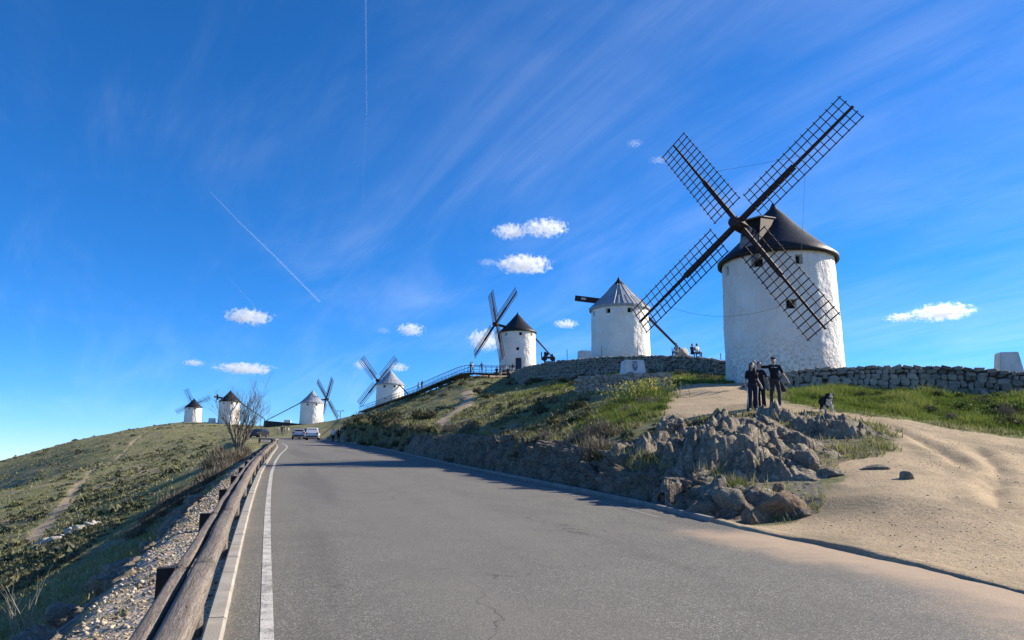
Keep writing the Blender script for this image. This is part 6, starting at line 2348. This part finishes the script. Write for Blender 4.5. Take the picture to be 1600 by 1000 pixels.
def make_person(name, loc, rz, label, P, mats, voxel=0.03, H=1.72, hair='short', group=None, dz=0.0):
    root = empty(name, loc, rz)
    tag(root, label, 'person', group)
    k = H / 1.72
    root.scale = (k, k, k)
    pr, hd = body_prims(P)
    fused('body', pr, mats, voxel, 2, root)
    h = []
    top = hd + Vector((0, 0.028, 0.035))
    if hair in ('short', 'long', 'bun'):
        h.append(('ell', tuple(top), (0.087, 0.098, 0.102), 0))
        h.append(('ell', tuple(top + Vector((0, 0.03, -0.06))), (0.080, 0.075, 0.085), 0))
    if hair == 'long':
        for s in (-1, 1):
            h.append(('cap', tuple(hd + Vector((s * 0.072, 0.01, 0.03))), tuple(hd + Vector((s * 0.095, 0.0, -0.22))), 0.034, 0.036, 0))
            h.append(('cap', tuple(hd + Vector((s * 0.095, 0.0, -0.22))), tuple(hd + Vector((s * 0.085, -0.03, -0.33))), 0.036, 0.018, 0))
        h.append(('cap', tuple(hd + Vector((0, 0.06, 0.0))), tuple(hd + Vector((0, 0.075, -0.30))), 0.075, 0.06, 0))
    if h: fused('hair', h, [P.get('hair_mat', M_HAIR)], max(0.014, voxel * 0.8), 1, root)
    return root, hd


def walking_people():
    fing = dict(fingers=True)
    # woman at the front, long dark hair, black top, striped track pants
    p = at(1178, 641, 25.6); p.z = tz(p.x, p.y)
    rz = math.atan2(p.x, p.y) * -1
    P = dict(fem=True, flare=0.065, fingers=True, hip=(0, 0, 0.93), chest=(-0.02, 0.01, 1.29), head=(0.015, -0.03, 1.595), sleeve=0.75,
             elbow_r=(-0.22, 0.03, 1.10), wrist_r=(-0.225, -0.03, 0.86), elbow_l=(0.185, 0.0, 1.10), wrist_l=(0.27, -0.12, 0.90), hand_l=(0.25, -0.3, -0.9),
             knee_r=(-0.12, -0.10, 0.50), ankle_r=(-0.15, -0.16, 0.10), knee_l=(0.08, 0.04, 0.49), ankle_l=(0.09, 0.20, 0.14))
    r, hd = make_person('person', p, rz + 0.12, 'woman with long dark hair, black top and white-striped track pants', P, [M_SKIN, M_BLACKC, M_NAVY, M_SHOE], 0.014, 1.68, 'long', 'people walking down the track')
    faces(r, hd)
    st = MB()
    for s, kn, an in ((-1, (-0.12, -0.10, 0.50), (-0.15, -0.16, 0.10)), (1, (0.08, 0.04, 0.49), (0.09, 0.20, 0.14))):
        hipp = Vector((s * 0.172, -0.03, 0.86)); k = Vector(kn) + Vector((s * 0.066, -0.050, 0)); a = Vector(an) + Vector((s * 0.07, -0.075, 0.0))
        st.tube([hipp, hipp.lerp(k, .5) + Vector((s * .008, -.012, 0)), k, k.lerp(a, .5) + Vector((s * .004, -.006, 0)), a], 0.016, 6)
    st.build('trouser_stripe', M_WHITEC, r, smooth=True)
    # second woman close behind her
    p2 = at(1190, 638.5, 26.15); p2.z = tz(p2.x, p2.y)
    P = dict(fem=True, flare=0.03, fingers=True, chest=(0.0, 0.01, 1.28), sleeve=0.7,
             elbow_l=(0.26, 0.05, 1.08), wrist_l=(0.30, -0.02, 0.84), elbow_r=(-0.24, -0.02, 1.10), wrist_r=(-0.12, -0.20, 1.18), hand_r=(0.5, -0.4, 0.7),
             knee_r=(-0.08, 0.02, 0.49), ankle_r=(-0.09, 0.10, 0.11), knee_l=(0.09, -0.05, 0.49), ankle_l=(0.10, -0.10, 0.09))
    r, hd = make_person('person', p2, rz - 0.05, 'dark-haired woman in black half hidden behind the one in striped pants', P, [M_SKIN, M_BLACKC, M_BLACKC, M_SHOEB], 0.015, 1.64, 'short', 'people walking down the track')
    faces(r, hd)
    # man in a cap stretching his arm over them
    p3 = at(1213, 637, 26.3); p3.z = tz(p3.x, p3.y)
    P = dict(fingers=True, flare=0.012, hip=(0, 0, 0.94), chest=(0.0, 0.0, 1.33), sleeve=0.72,
             elbow_r=(-0.45, 0.0, 1.42), wrist_r=(-0.60, -0.02, 1.58), hand_r=(-0.45, 0, 0.8), elbow_l=(0.30, 0.06, 1.17), wrist_l=(0.42, -0.03, 0.95), hand_l=(0.3, -0.2, -0.9),
             knee_r=(-0.12, 0.0, 0.51), ankle_r=(-0.14, 0.12, 0.11), knee_l=(0.12, -0.10, 0.50), ankle_l=(0.10, -0.16, 0.09))
    r, hd = make_person('person', p3, -math.atan2(p3.x, p3.y) + 0.1, 'man in black cap and printed t-shirt, arm raised over the women', P, [M_SKIN, M_BLACKC, M_CHAR, M_SHOE], 0.015, 1.78, None, 'people walking down the track')
    faces(r, hd)
    cp = [('ell', tuple(hd + Vector((0, 0.018, 0.068))), (0.088, 0.104, 0.072), 0), ('ell', tuple(hd + Vector((0, 0.06, 0.0))), (0.078, 0.06, 0.06), 0)]
    fused('cap', cp, [M_BLACKC], 0.012, 1, r)
    b = MB()
    n = 10
    vs = []
    for zz in (0.052, 0.060):
        for i in range(n + 1):
            a = math.pi * i / n
            vs.append((hd.x + 0.080 * math.cos(a), hd.y - 0.06, hd.z + zz))
        for i in range(n + 1):
            a = math.pi * i / n
            vs.append((hd.x + 0.085 * math.cos(a), hd.y - 0.075 - 0.085 * math.sin(a), hd.z + zz - 0.012))
    m = n + 1
    fs = []
    for i in range(n):
        fs.append((i, i + 1, m + i + 1, m + i)); fs.append((2 * m + i, 3 * m + i, 3 * m + i + 1, 2 * m + i + 1)); fs.append((m + i, m + i + 1, 3 * m + i + 1, 3 * m + i))
    b.add(vs, fs).build('cap_brim', M_BLACKC, r, fix=False)
    MB().box((hd.x, hd.y - 0.092, hd.z + 0.088), (0.05, 0.008, 0.02)).build('cap_mark', M_WHITEC, r)
    # lettering on the chest: two short words
    L = MB()
    x = -0.105
    for wd in ((0.018, 0.012, 0.02, 0.014), (0.018, 0.016, 0.018, 0.02, 0.016)):
        for w in wd:
            yy = -0.118 + abs(x) * 0.10 + 0.0
            L.box((x + w / 2, yy - 0.006, 1.385), (w * 0.8, 0.008, 0.030)); x += w + 0.004
        x += 0.026
    L.build('shirt_lettering', M_WHITEC, r)
    MB().tube([(-0.13, 0.0, 1.50), (-0.09, -0.115, 1.42), (0.0, -0.152, 1.24), (0.10, -0.145, 1.08), (0.155, -0.08, 1.0), (0.17, 0.02, 0.97)], 0.014, 6).build('bag_strap', M_NAVY, r, smooth=True)
    # jacket knotted round the waist, swinging out
    jk = [('cap', (-0.17, -0.02, 0.99), (0.0, -0.13, 0.96), 0.035, 0.04, 0), ('cap', (0.0, -0.13, 0.96), (0.17, -0.03, 0.98), 0.04, 0.035, 0), ('cap', (-0.17, 0.04, 0.99), (0, 0.14, 0.97), 0.035, 0.04, 0), ('cap', (0, 0.14, 0.97), (0.17, 0.04, 0.99), 0.04, 0.035, 0),
          ('cap', (0.10, 0.10, 0.95), (0.22, 0.10, 0.62), 0.06, 0.05, 0), ('cap', (0.18, 0.05, 0.95), (0.33, 0.03, 0.60), 0.045, 0.045, 0), ('cap', (0.17, 0.09, 0.9), (0.28, 0.08, 0.58), 0.05, 0.04, 0), ('cap', (0.05, -0.13, 0.95), (0.14, -0.13, 0.74), 0.032, 0.026, 0)]
    fused('tied_jacket', jk, [M_CHAR], 0.018, 2, r)


def faces(r, hd):
    e = MB()
    for s in (-1, 1):
        prof = [(max(math.cos(a), 1e-3) * 0.012, math.sin(a) * 0.009) for a in np.linspace(-math.pi / 2, math.pi / 2, 6)]
        e.lathe(prof, 8, (hd.x + s * 0.030, hd.y - 0.079, hd.z + 0.006))
    e.build('eyes', M_EYE, r, smooth=True)
    MB().box((hd.x, hd.y - 0.082, hd.z - 0.062), (0.042, 0.012, 0.009)).build('mouth', M_REDC, r)
    b = MB()
    for s in (-1, 1): b.box((hd.x + s * 0.031, hd.y - 0.083, hd.z + 0.030), (0.034, 0.012, 0.007))
    b.build('eyebrows', M_HAIR, r)


walking_people()

POSES = [
    dict(),
    dict(knee_r=(-0.09, -0.12, 0.50), ankle_r=(-0.10, -0.16, 0.09), knee_l=(0.09, 0.03, 0.48), ankle_l=(0.10, 0.22, 0.14), elbow_l=(0.24, -0.10, 1.14), wrist_l=(0.22, -0.26, 0.98)),
    dict(elbow_r=(-0.27, -0.08, 1.16), wrist_r=(-0.10, -0.24, 1.36), elbow_l=(0.27, -0.08, 1.16), wrist_l=(0.10, -0.24, 1.36), sleeve=2),
    dict(fem=True, sleeve=2, elbow_l=(0.30, 0.02, 1.14), wrist_l=(0.20, -0.10, 0.98)),
    dict(knee_r=(-0.10, -0.40, 0.50), ankle_r=(-0.10, -0.42, 0.10), knee_l=(0.10, -0.40, 0.50), ankle_l=(0.10, -0.42, 0.10), hip=(0, 0, 0.50), chest=(0, -0.05, 0.88), sleeve=2, elbow_r=(-0.24, -0.14, 0.74), wrist_r=(-0.12, -0.34, 0.62), elbow_l=(0.24, -0.14, 0.74), wrist_l=(0.12, -0.34, 0.62)),
]


def far_people():
    def put(u, v, Y, pose, mats, rz, label, group, hair='short', zmode='ground', H=1.72):
        p = at(u, v, Y)
        if zmode == 'ground': p.z = tz(p.x, p.y)
        r, hd = make_person('person', p, rz, label, POSES[pose], mats, 0.034, H, hair, group)
        return r
    g = 'visitors on the ridge'
    put(738, 0 + 583, 110.6, 1, [M_SKIN, M_WHITEC, M_BEIGE, M_SHOE], 1.6, 'person in pale clothes at the left end of the ridge walkway', g, 'long', 'pix')
    put(735, 583, 111.0, 3, [M_SKIN, M_BLACKC, M_BLACKC, M_SHOEB], 1.2, 'person in black leaning on the walkway railing', g, 'short', 'pix')
    put(753, 583, 110.4, 0, [M_SKIN, M_BLUEC, M_GREYC, M_SHOE], 0.3, 'person in blue top standing on the ridge walkway', g, 'short', 'pix')
    put(776, 586, 107, 0, [M_SKIN, M_BLACKC, M_CHAR, M_SHOEB], 3.0, 'person in dark jacket left of the pair by the windmill door', g)
    put(782, 586, 107.5, 3, [M_SKIN, M_GREYC, M_BEIGE, M_SHOE], -0.6, 'person in grey top and beige trousers near the windmill door', g, 'long')
    put(790, 584, 112, 1, [M_SKIN, M_WHITEC, M_GREYC, M_SHOE], 3.2, 'person in white walking towards the windmill door', g)
    put(794, 589, 104, 0, [M_SKIN, M_BLACKC, M_BLACKC, M_SHOEB], 0.2, 'person all in black on the path below the windmill door', g)
    put(801, 583, 114, 2, [M_SKIN, M_NAVY, M_BEIGE, M_SHOE], 2.4, 'person holding up a camera by the windmill door', g)
    put(833, 573, 100, 0, [M_SKIN, M_NAVY, M_JEANS, M_SHOE], 0.5, 'person whose head shows over the curved wall, left one', g)
    put(839, 571, 99, 3, [M_SKIN, M_REDC, M_JEANS, M_SHOE], -0.5, 'person whose head shows over the curved wall, right one', g)
    g = 'people sitting on the curved wall'
    put(1058, 559, 65.2, 4, [M_SKIN, M_BEIGE, M_JEANS, M_SHOE], -0.9, 'person sitting on the curved wall against the pale rock', g, 'long', 'pix')
    put(1082, 561, 62, 4, [M_SKIN, M_BLACKC, M_BLACKC, M_SHOEB], 0.4, 'person in black sitting on the curved wall by the pole end', g, 'short', 'pix')
    put(1089, 561, 61.4, 4, [M_SKIN, M_WHITEC, M_JEANS, M_SHOE], 0.7, 'person in white sitting on the curved wall near the fence post', g, 'short', 'pix')
    g = 'walkers on the railed ramp'
    def onwalk(f):
        i = int(f * (len(WALK) - 1)); return WALK[i] + Vector((0, 0.7, 0))
    for f, pose, mats, lab, hair in ((0.66, 1, [M_SKIN, M_WHITEC, M_BLACKC, M_SHOE], 'walker in white on the railed ramp beside the grey-roofed windmill', 'long'), (0.63, 0, [M_SKIN, M_BLACKC, M_CHAR, M_SHOEB], 'walker in black on the railed ramp beside the grey-roofed windmill', 'short')):
        make_person('person', onwalk(f), -0.8, lab, POSES[pose], mats, 0.034, 1.72, hair, g)
    g = 'pedestrians on the road'
    put(520, 693, 88, 1, [M_SKIN, M_WHITEC, M_BLACKC, M_SHOE], 0.3, 'pedestrian in white top and black trousers on the road', g)
    put(529, 692.5, 90, 3, [M_SKIN, M_BLACKC, M_NAVY, M_SHOEB], 0.2, 'pedestrian in dark clothes in the shade beside the cutting', g, 'long')
    put(434, 684, 140, 1, [M_SKIN, M_GREYC, M_JEANS, M_SHOE], 1.2, 'leftmost of the far group walking at the end of the road', g)
    put(440, 684, 142, 0, [M_SKIN, M_BLACKC, M_CHAR, M_SHOEB], 0.2, 'person in black in the far group at the end of the road', g)
    put(444, 684, 141, 3, [M_SKIN, M_BEIGE, M_GREYC, M_SHOE], 2.2, 'person in beige in the far group at the end of the road', g, 'long')
    put(450, 684, 139, 1, [M_SKIN, M_WHITEC, M_BEIGE, M_SHOE], -1.2, 'person in white nearest the silver car in the far group', g)


far_people()


def dog():
    p = at(1293, 649, 25.2); p.z = tz(p.x, p.y)
    r = empty('dog', p, -math.atan2(p.x, p.y) + 0.24)
    tag(r, 'black and white shaggy dog trotting past the rocks', 'dog')
    r.scale = (1.12, 1.12, 1.12)
    B, W, G = 0, 1, 2
    pr = [('cap', (0, 0.40, 0.40), (0, 0.05, 0.395), 0.135, 0.16, B), ('cap', (0, 0.05, 0.395), (0, -0.17, 0.40), 0.16, 0.155, B), ('ell', (0, -0.27, 0.33), (0.085, 0.07, 0.12), W),
          ('cap', (0, -0.20, 0.44), (0, -0.38, 0.50), 0.115, 0.090, B), ('ell', (0, -0.34, 0.41), (0.08, 0.06, 0.07), W),
          ('ell', (0, -0.45, 0.515), (0.082, 0.088, 0.074), B), ('cap', (0, -0.50, 0.490), (0, -0.585, 0.455), 0.043, 0.031, W), ('ell', (0, -0.52, 0.545), (0.018, 0.03, 0.032), W), ('ell', (0, -0.612, 0.462), (0.018, 0.012, 0.013), B),
          ('ell', (0.0, -0.47, 0.45), (0.05, 0.05, 0.04), G)]
    for s in (-1, 1):
        pr.append(('cap', (s * 0.062, -0.43, 0.57), (s * 0.105, -0.44, 0.535), 0.024, 0.020, B)); pr.append(('cap', (s * 0.105, -0.44, 0.535), (s * 0.118, -0.455, 0.485), 0.022, 0.010, B))
        # front leg: elbow, wrist, paw
        fy = -0.20 - 0.07 * s
        pr += [('cap', (s * 0.085, -0.17, 0.36), (s * 0.085, fy + 0.04, 0.26), 0.060, 0.042, B), ('cap', (s * 0.085, fy + 0.04, 0.26), (s * 0.085, fy, 0.12), 0.040, 0.028, W), ('cap', (s * 0.085, fy, 0.12), (s * 0.085, fy - 0.005, 0.04), 0.027, 0.026, W), ('cap', (s * 0.085, fy - 0.01, 0.032), (s * 0.085, fy - 0.055, 0.026), 0.028, 0.024, W)]
        # hind leg: high knee forward, hock back, upright shank
        hy = 0.36 + 0.05 * s
        pr += [('cap', (s * 0.08, 0.34, 0.38), (s * 0.095, hy - 0.10, 0.26), 0.085, 0.052, B), ('cap', (s * 0.095, hy - 0.10, 0.26), (s * 0.09, hy + 0.08, 0.17), 0.046, 0.028, B), ('cap', (s * 0.09, hy + 0.08, 0.17), (s * 0.09, hy + 0.06, 0.04), 0.027, 0.025, W), ('cap', (s * 0.09, hy + 0.05, 0.03), (s * 0.09, hy - 0.005, 0.026), 0.026, 0.023, W)]
    pr += [('cap', (0, 0.46, 0.44), (0.03, 0.60, 0.36), 0.035, 0.05, B), ('cap', (0.03, 0.60, 0.36), (0.05, 0.68, 0.42), 0.05, 0.02, W)]
    fused('body', pr, [col_mat('black_fur', (0.020, 0.019, 0.020)), col_mat('white_fur', (0.62, 0.58, 0.52)), col_mat('grey_fur', (0.13, 0.125, 0.125))], 0.013, 1, r, noise_amp=0.022)
    e = MB()
    for s in (-1, 1):
        e.lathe([(max(math.cos(a), 1e-3) * 0.011, math.sin(a) * 0.011) for a in np.linspace(-1.57, 1.57, 6)], 8, (s * 0.034, -0.528, 0.530))
    e.build('eyes', M_EYE, r, smooth=True)


dog()


# ------------------------------------------------------------------ parked cars
M_GLASS = pmat('car_glass', (0.012, 0.014, 0.017), (0.016, 0.018, 0.02), 2.0, 0.08, 0.0, spec=0.6)
M_TYRE = pmat('tyre', (0.018, 0.018, 0.018), (0.025, 0.025, 0.025), 6.0, 0.85, 0.1)
M_RIM = pmat('alloy_rim', (0.35, 0.35, 0.36), (0.28, 0.28, 0.29), 4.0, 0.35, 0.0, metal=0.8)
M_LAMP = pmat('tail_lamp', (0.30, 0.02, 0.02), (0.22, 0.015, 0.015), 3.0, 0.25, 0.0, spec=0.5)
M_HEAD = pmat('head_lamp', (0.65, 0.65, 0.62), (0.55, 0.55, 0.53), 3.0, 0.15, 0.0, spec=0.6)
M_PLATE = pmat('number_plate', (0.72, 0.72, 0.70), (0.66, 0.66, 0.64), 3.0, 0.5, 0.0)


def make_car(loc, rz, paint, label, tall=1.62, L=4.35, W=1.82):
    """x across, +y towards the nose; the tail faces -y"""
    r = empty('parked_car', loc, rz)
    tag(r, label, 'car', 'cars at the end of the road')
    h = tall
    prof = [(-L/2, .34), (-L/2 - .03, .62), (-L/2 + .03, .98), (-L/2 + .10, 1.02), (-L/2 + .42, h - .10), (-L/2 + .72, h), (0.05, h + .01), (0.55, h - .06), (1.22, 1.04), (1.35, 1.0), (L/2 - .25, .88), (L/2 - .02, .74), (L/2 + .02, .45), (L/2 - .05, .28), (-L/2 + .1, .26)]
    def half(z): return W / 2 - (0.0 if z < 0.95 else 0.20 * (z - 0.95) / (h - 0.95)) - (0.05 if z < 0.40 else 0)
    n = len(prof)
    vs = [(-half(z), y, z) for y, z in prof] + [(half(z), y, z) for y, z in prof]
    # inner ring slightly in from each side rounds the shoulders
    b = MB()
    ring = []
    for sx, k in ((-1, 1.0), (-1, .90), (1, .90), (1, 1.0)):
        row = []
        for y, z in prof:
            cy = y * (1.0 if k == 1.0 else 1.012); cz = z if k < 1 else z - (0.035 if z > 0.9 else 0.0)
            row.append((sx * half(z) * k, cy, cz))
        ring.append(row)
    vs = [p for row in ring for p in row]
    fs = [tuple(range(n)), tuple(reversed(range(3 * n, 4 * n)))]
    for i in range(3):
        for j in range(n):
            j2 = (j + 1) % n
            fs.append((i * n + j, (i + 1) * n + j, (i + 1) * n + j2, i * n + j2))
    body = b.add(vs, fs).build('body', paint, r)
    bv = body.modifiers.new('b', 'BEVEL'); bv.width = 0.03; bv.segments = 2; bv.limit_method = 'ANGLE'; bv.angle_limit = 0.5
    # glazing
    def quad(name, pts, m, off): 
        MB().add([tuple(Vector(p) + Vector(off)) for p in pts], [(0, 1, 2, 3)]).build(name, m, r, fix=False)
    rw = W / 2 - .26
    quad('rear_window', [(-rw, -L/2 + .16, 1.08), (rw, -L/2 + .16, 1.08), (rw * .86, -L/2 + .42, h - .13), (-rw * .86, -L/2 + .42, h - .13)], M_GLASS, (0, -0.035, 0.012))
    quad('windscreen', [(rw, 1.20, 1.08), (-rw, 1.20, 1.08), (-rw * .88, .60, h - .10), (rw * .88, .60, h - .10)], M_GLASS, (0, 0.03, 0.03))
    for s in (-1, 1):
        for (y0, y1, y2, y3) in ((-L/2 + .45, -0.35, -0.35, -L/2 + .72), (-0.28, 1.05, 0.50, -0.28)):
            z0, z1 = 1.04, h - .12
            quad('side_window', [(s * (half(z0) + .006), y0, z0), (s * (half(z0) + .006), y1, z0), (s * (half(z1) + .006), y2, z1), (s * (half(z1) + .006), y3, z1)], M_GLASS, (0, 0, 0))
        MB().box((s * (W / 2 - .16), -L/2 - .015, 0.90), (0.24, 0.10, 0.20)).build('tail_light', M_LAMP, r)
        MB().box((s * (W / 2 - .22), L/2 - .06, 0.70), (0.34, 0.14, 0.14)).build('headlight', M_HEAD, r)
        MB().box((s * (W / 2 + .07), 0.85, 1.06), (0.16, 0.10, 0.13)).build('wing_mirror', paint, r)
        for y in (-L/2 + .82, L/2 - .85):
            w = MB().tube([(s * (W / 2 - .20), y, .325), (s * (W / 2 + .012), y, .325)], 0.325, 18).build('wheel', M_TYRE, r)
            MB().tube([(s * (W / 2 - .02), y, .325), (s * (W / 2 + .02), y, .325)], 0.20, 14).build('rim', M_RIM, w)
    MB().box((0, -L/2 - .035, 0.78), (0.52, 0.02, 0.115)).build('number_plate', M_PLATE, r)
    MB().box((0, L/2 + .02, 0.50), (0.52, 0.02, 0.115)).build('number_plate', M_PLATE, r)
    MB().box((0, -L/2 - .02, 0.45), (W * .86, 0.08, 0.16)).build('rear_bumper', M_TYRE, r)
    return r


PW = pmat('white_car_paint', (0.66, 0.66, 0.65), (0.62, 0.62, 0.61), 2.0, 0.3, 0.0, spec=0.6)
PS = pmat('silver_car_paint', (0.42, 0.43, 0.44), (0.38, 0.39, 0.40), 2.0, 0.3, 0.0, metal=0.5, spec=0.6)
PB = pmat('blue_car_paint', (0.03, 0.05, 0.10), (0.025, 0.04, 0.08), 2.0, 0.25, 0.0, spec=0.6)
PK = pmat('black_car_paint', (0.015, 0.015, 0.018), (0.02, 0.02, 0.022), 2.0, 0.25, 0.0, spec=0.6)


def cars():
    def on(u, v, Y):
        p = at(u, v, Y); p.z = max(float(plane_z(p.x, p.y)), tz(p.x, p.y)) + 0.0
        return p
    p = on(488.5, 686, 106); make_car(p, 0.20, PW, 'white car parked on the right at the end of the road', 1.66)
    p = on(466, 686, 112); make_car(p, 0.30, PS, 'silver car left of the white one at the end of the road', 1.50)
    p = on(476, 684.5, 121); make_car(p, 0.24, PB, 'dark blue car half hidden between the silver and white cars', 1.50)
    p = at(404, 684, 128); p.z = tz(p.x, p.y); make_car(p, math.pi - 0.1, PK, 'black car facing the camera beyond the end of the guardrail', 1.50)


cars()

# ------------------------------------------------------------------ clouds and vapour trails
def cloud_material(dmax=0.024, name='cloud_vapour'):
    m = bpy.data.materials.new(name); m.use_nodes = True
    t = m.node_tree; t.nodes.clear()
    tc = N(t, 'ShaderNodeTexCoord'); oi = N(t, 'ShaderNodeObjectInfo')
    vl = N(t, 'ShaderNodeVectorMath', operation='LENGTH'); t.links.new(tc.outputs['Object'], vl.inputs[0])
    mp = N(t, 'ShaderNodeMapping'); mp.inputs['Scale'].default_value = (2.6, 1.4, 1.1)
    t.links.new(tc.outputs['Object'], mp.inputs[0])
    cb = N(t, 'ShaderNodeCombineXYZ'); k = math_n(t, 'MULTIPLY', oi.outputs['Random'], 60.0); t.links.new(k, cb.inputs[0]); t.links.new(k, cb.inputs[2])
    ad = N(t, 'ShaderNodeVectorMath', operation='ADD'); t.links.new(mp.outputs[0], ad.inputs[0]); t.links.new(cb.outputs[0], ad.inputs[1])
    n = noise_n(t, ad.outputs[0], 2.3, 7.0, 0.66)
    fall = math_n(t, 'POWER', vl.outputs['Value'], 2.0)
    n = math_n(t, 'ADD', math_n(t, 'MULTIPLY', n, 2.3), -0.66)
    v = math_n(t, 'SUBTRACT', math_n(t, 'ADD', n, 0.14), math_n(t, 'MULTIPLY', fall, 0.52))
    d = maprange(t, v, 0.34, 0.70, 0.0, dmax)
    pv = N(t, 'ShaderNodeVolumePrincipled', inp={'Color': (0.98, 0.98, 0.98, 1), 'Anisotropy': 0.35})
    t.links.new(d, pv.inputs['Density'])
    o = N(t, 'ShaderNodeOutputMaterial'); t.links.new(pv.outputs[0], o.inputs['Volume'])
    m.cycles.volume_sampling = 'MULTIPLE_IMPORTANCE'
    return m


def trail_material(name, dens):
    m = bpy.data.materials.new(name); m.use_nodes = True
    t = m.node_tree; t.nodes.clear()
    pv = N(t, 'ShaderNodeVolumePrincipled', inp={'Color': (0.98, 0.98, 0.98, 1), 'Density': dens, 'Anisotropy': 0.2})
    o = N(t, 'ShaderNodeOutputMaterial'); t.links.new(pv.outputs[0], o.inputs['Volume'])
    return m


def clouds():
    V, F = sphere_dirs(3)
    me = np_mesh('cloud', V, F); me.materials.append(cloud_material())
    me2 = me.copy(); me2.materials.clear(); me2.materials.append(cloud_material(0.005, 'wisp_vapour'))
    D = 4200.0
    lst = [(852, 356, 42, 15, 'larger right cloud of the upper pair in mid sky'), (798, 362, 32, 14, 'smaller ragged left cloud of the upper pair in mid sky'), (820, 413, 52, 16, 'white cloud right above the ridge windmill, lower of the mid sky clouds'),
           (762, 410, 20, 8, 'faint wisp left of the lower mid sky cloud'), (388, 495, 40, 14, 'white cloud at mid height in the left sky'), (383, 576, 48, 10, 'flat long white cloud low above the bare tree'), (303, 567, 18, 6, 'tiny cloud above the farthest windmill'),
           (642, 515, 26, 12, 'small cloud above the half hidden grey-roofed windmill'), (600, 517, 15, 6, 'tiny wisp left of the small cloud over the grey-roofed windmill'), (884, 506, 24, 8, 'small cloud between the ridge windmill and the sail-less one'), (1472, 488, 48, 13, 'white cloud low in the right sky above the terrace wall'), (1408, 496, 24, 7, 'small flat cloud touching the white one in the right sky'),
           (757, 532, 34, 20, 'puffy cloud behind the sails of the ridge windmill'), (992, 224, 15, 7, 'tiny wisp high in the sky left of the big sails'), (1030, 250, 18, 6, 'second tiny wisp just left of the big sails'), (563, 570, 14, 9, 'small cloud left of the grey-roofed windmill\'s sails'), (622, 574, 20, 8, 'small cloud right of the grey-roofed windmill\'s sails')]
    for u, v, ru, rv, lab in lst:
        p = at(u, v, D)
        dist = (p - cam.location).length
        k = dist / FPX
        o = bpy.data.objects.new('cloud', me2 if 'wisp' in lab else me); COL.objects.link(o)
        o.location = p; o.scale = (ru * k * 1.02, ru * k * 0.8, rv * k * 1.05); o.rotation_euler = (0, 0, -math.atan2(p.x, p.y))
        tag(o, lab, 'cloud', 'small clouds')
    def trail(pts, rad, dens, label):
        P = [at(u, v, 9000.0) for u, v in pts]
        o = MB().tube(P, rad, 8).build('vapour_trail', trail_material('vapour', dens), None)
        tag(o, label, 'vapour trail')
    trail([(571, -30), (572, 60), (573, 180)], [14, 13, 10], 0.0028, 'upper vapour trail running straight down from the top edge')
    trail([(573, 181), (568, 260), (567, 330)], [9, 9, 8], 0.0011, 'faint lower end of the vertical vapour trail')
    trail([(329, 300), (372, 345), (430, 401), (500, 472)], [7, 10, 13, 14], 0.006, 'slanting white vapour trail in the left sky')
    trail([(356, 433), (398, 478)], [9, 11], 0.0022, 'short faint vapour trail above the left cloud')


clouds()
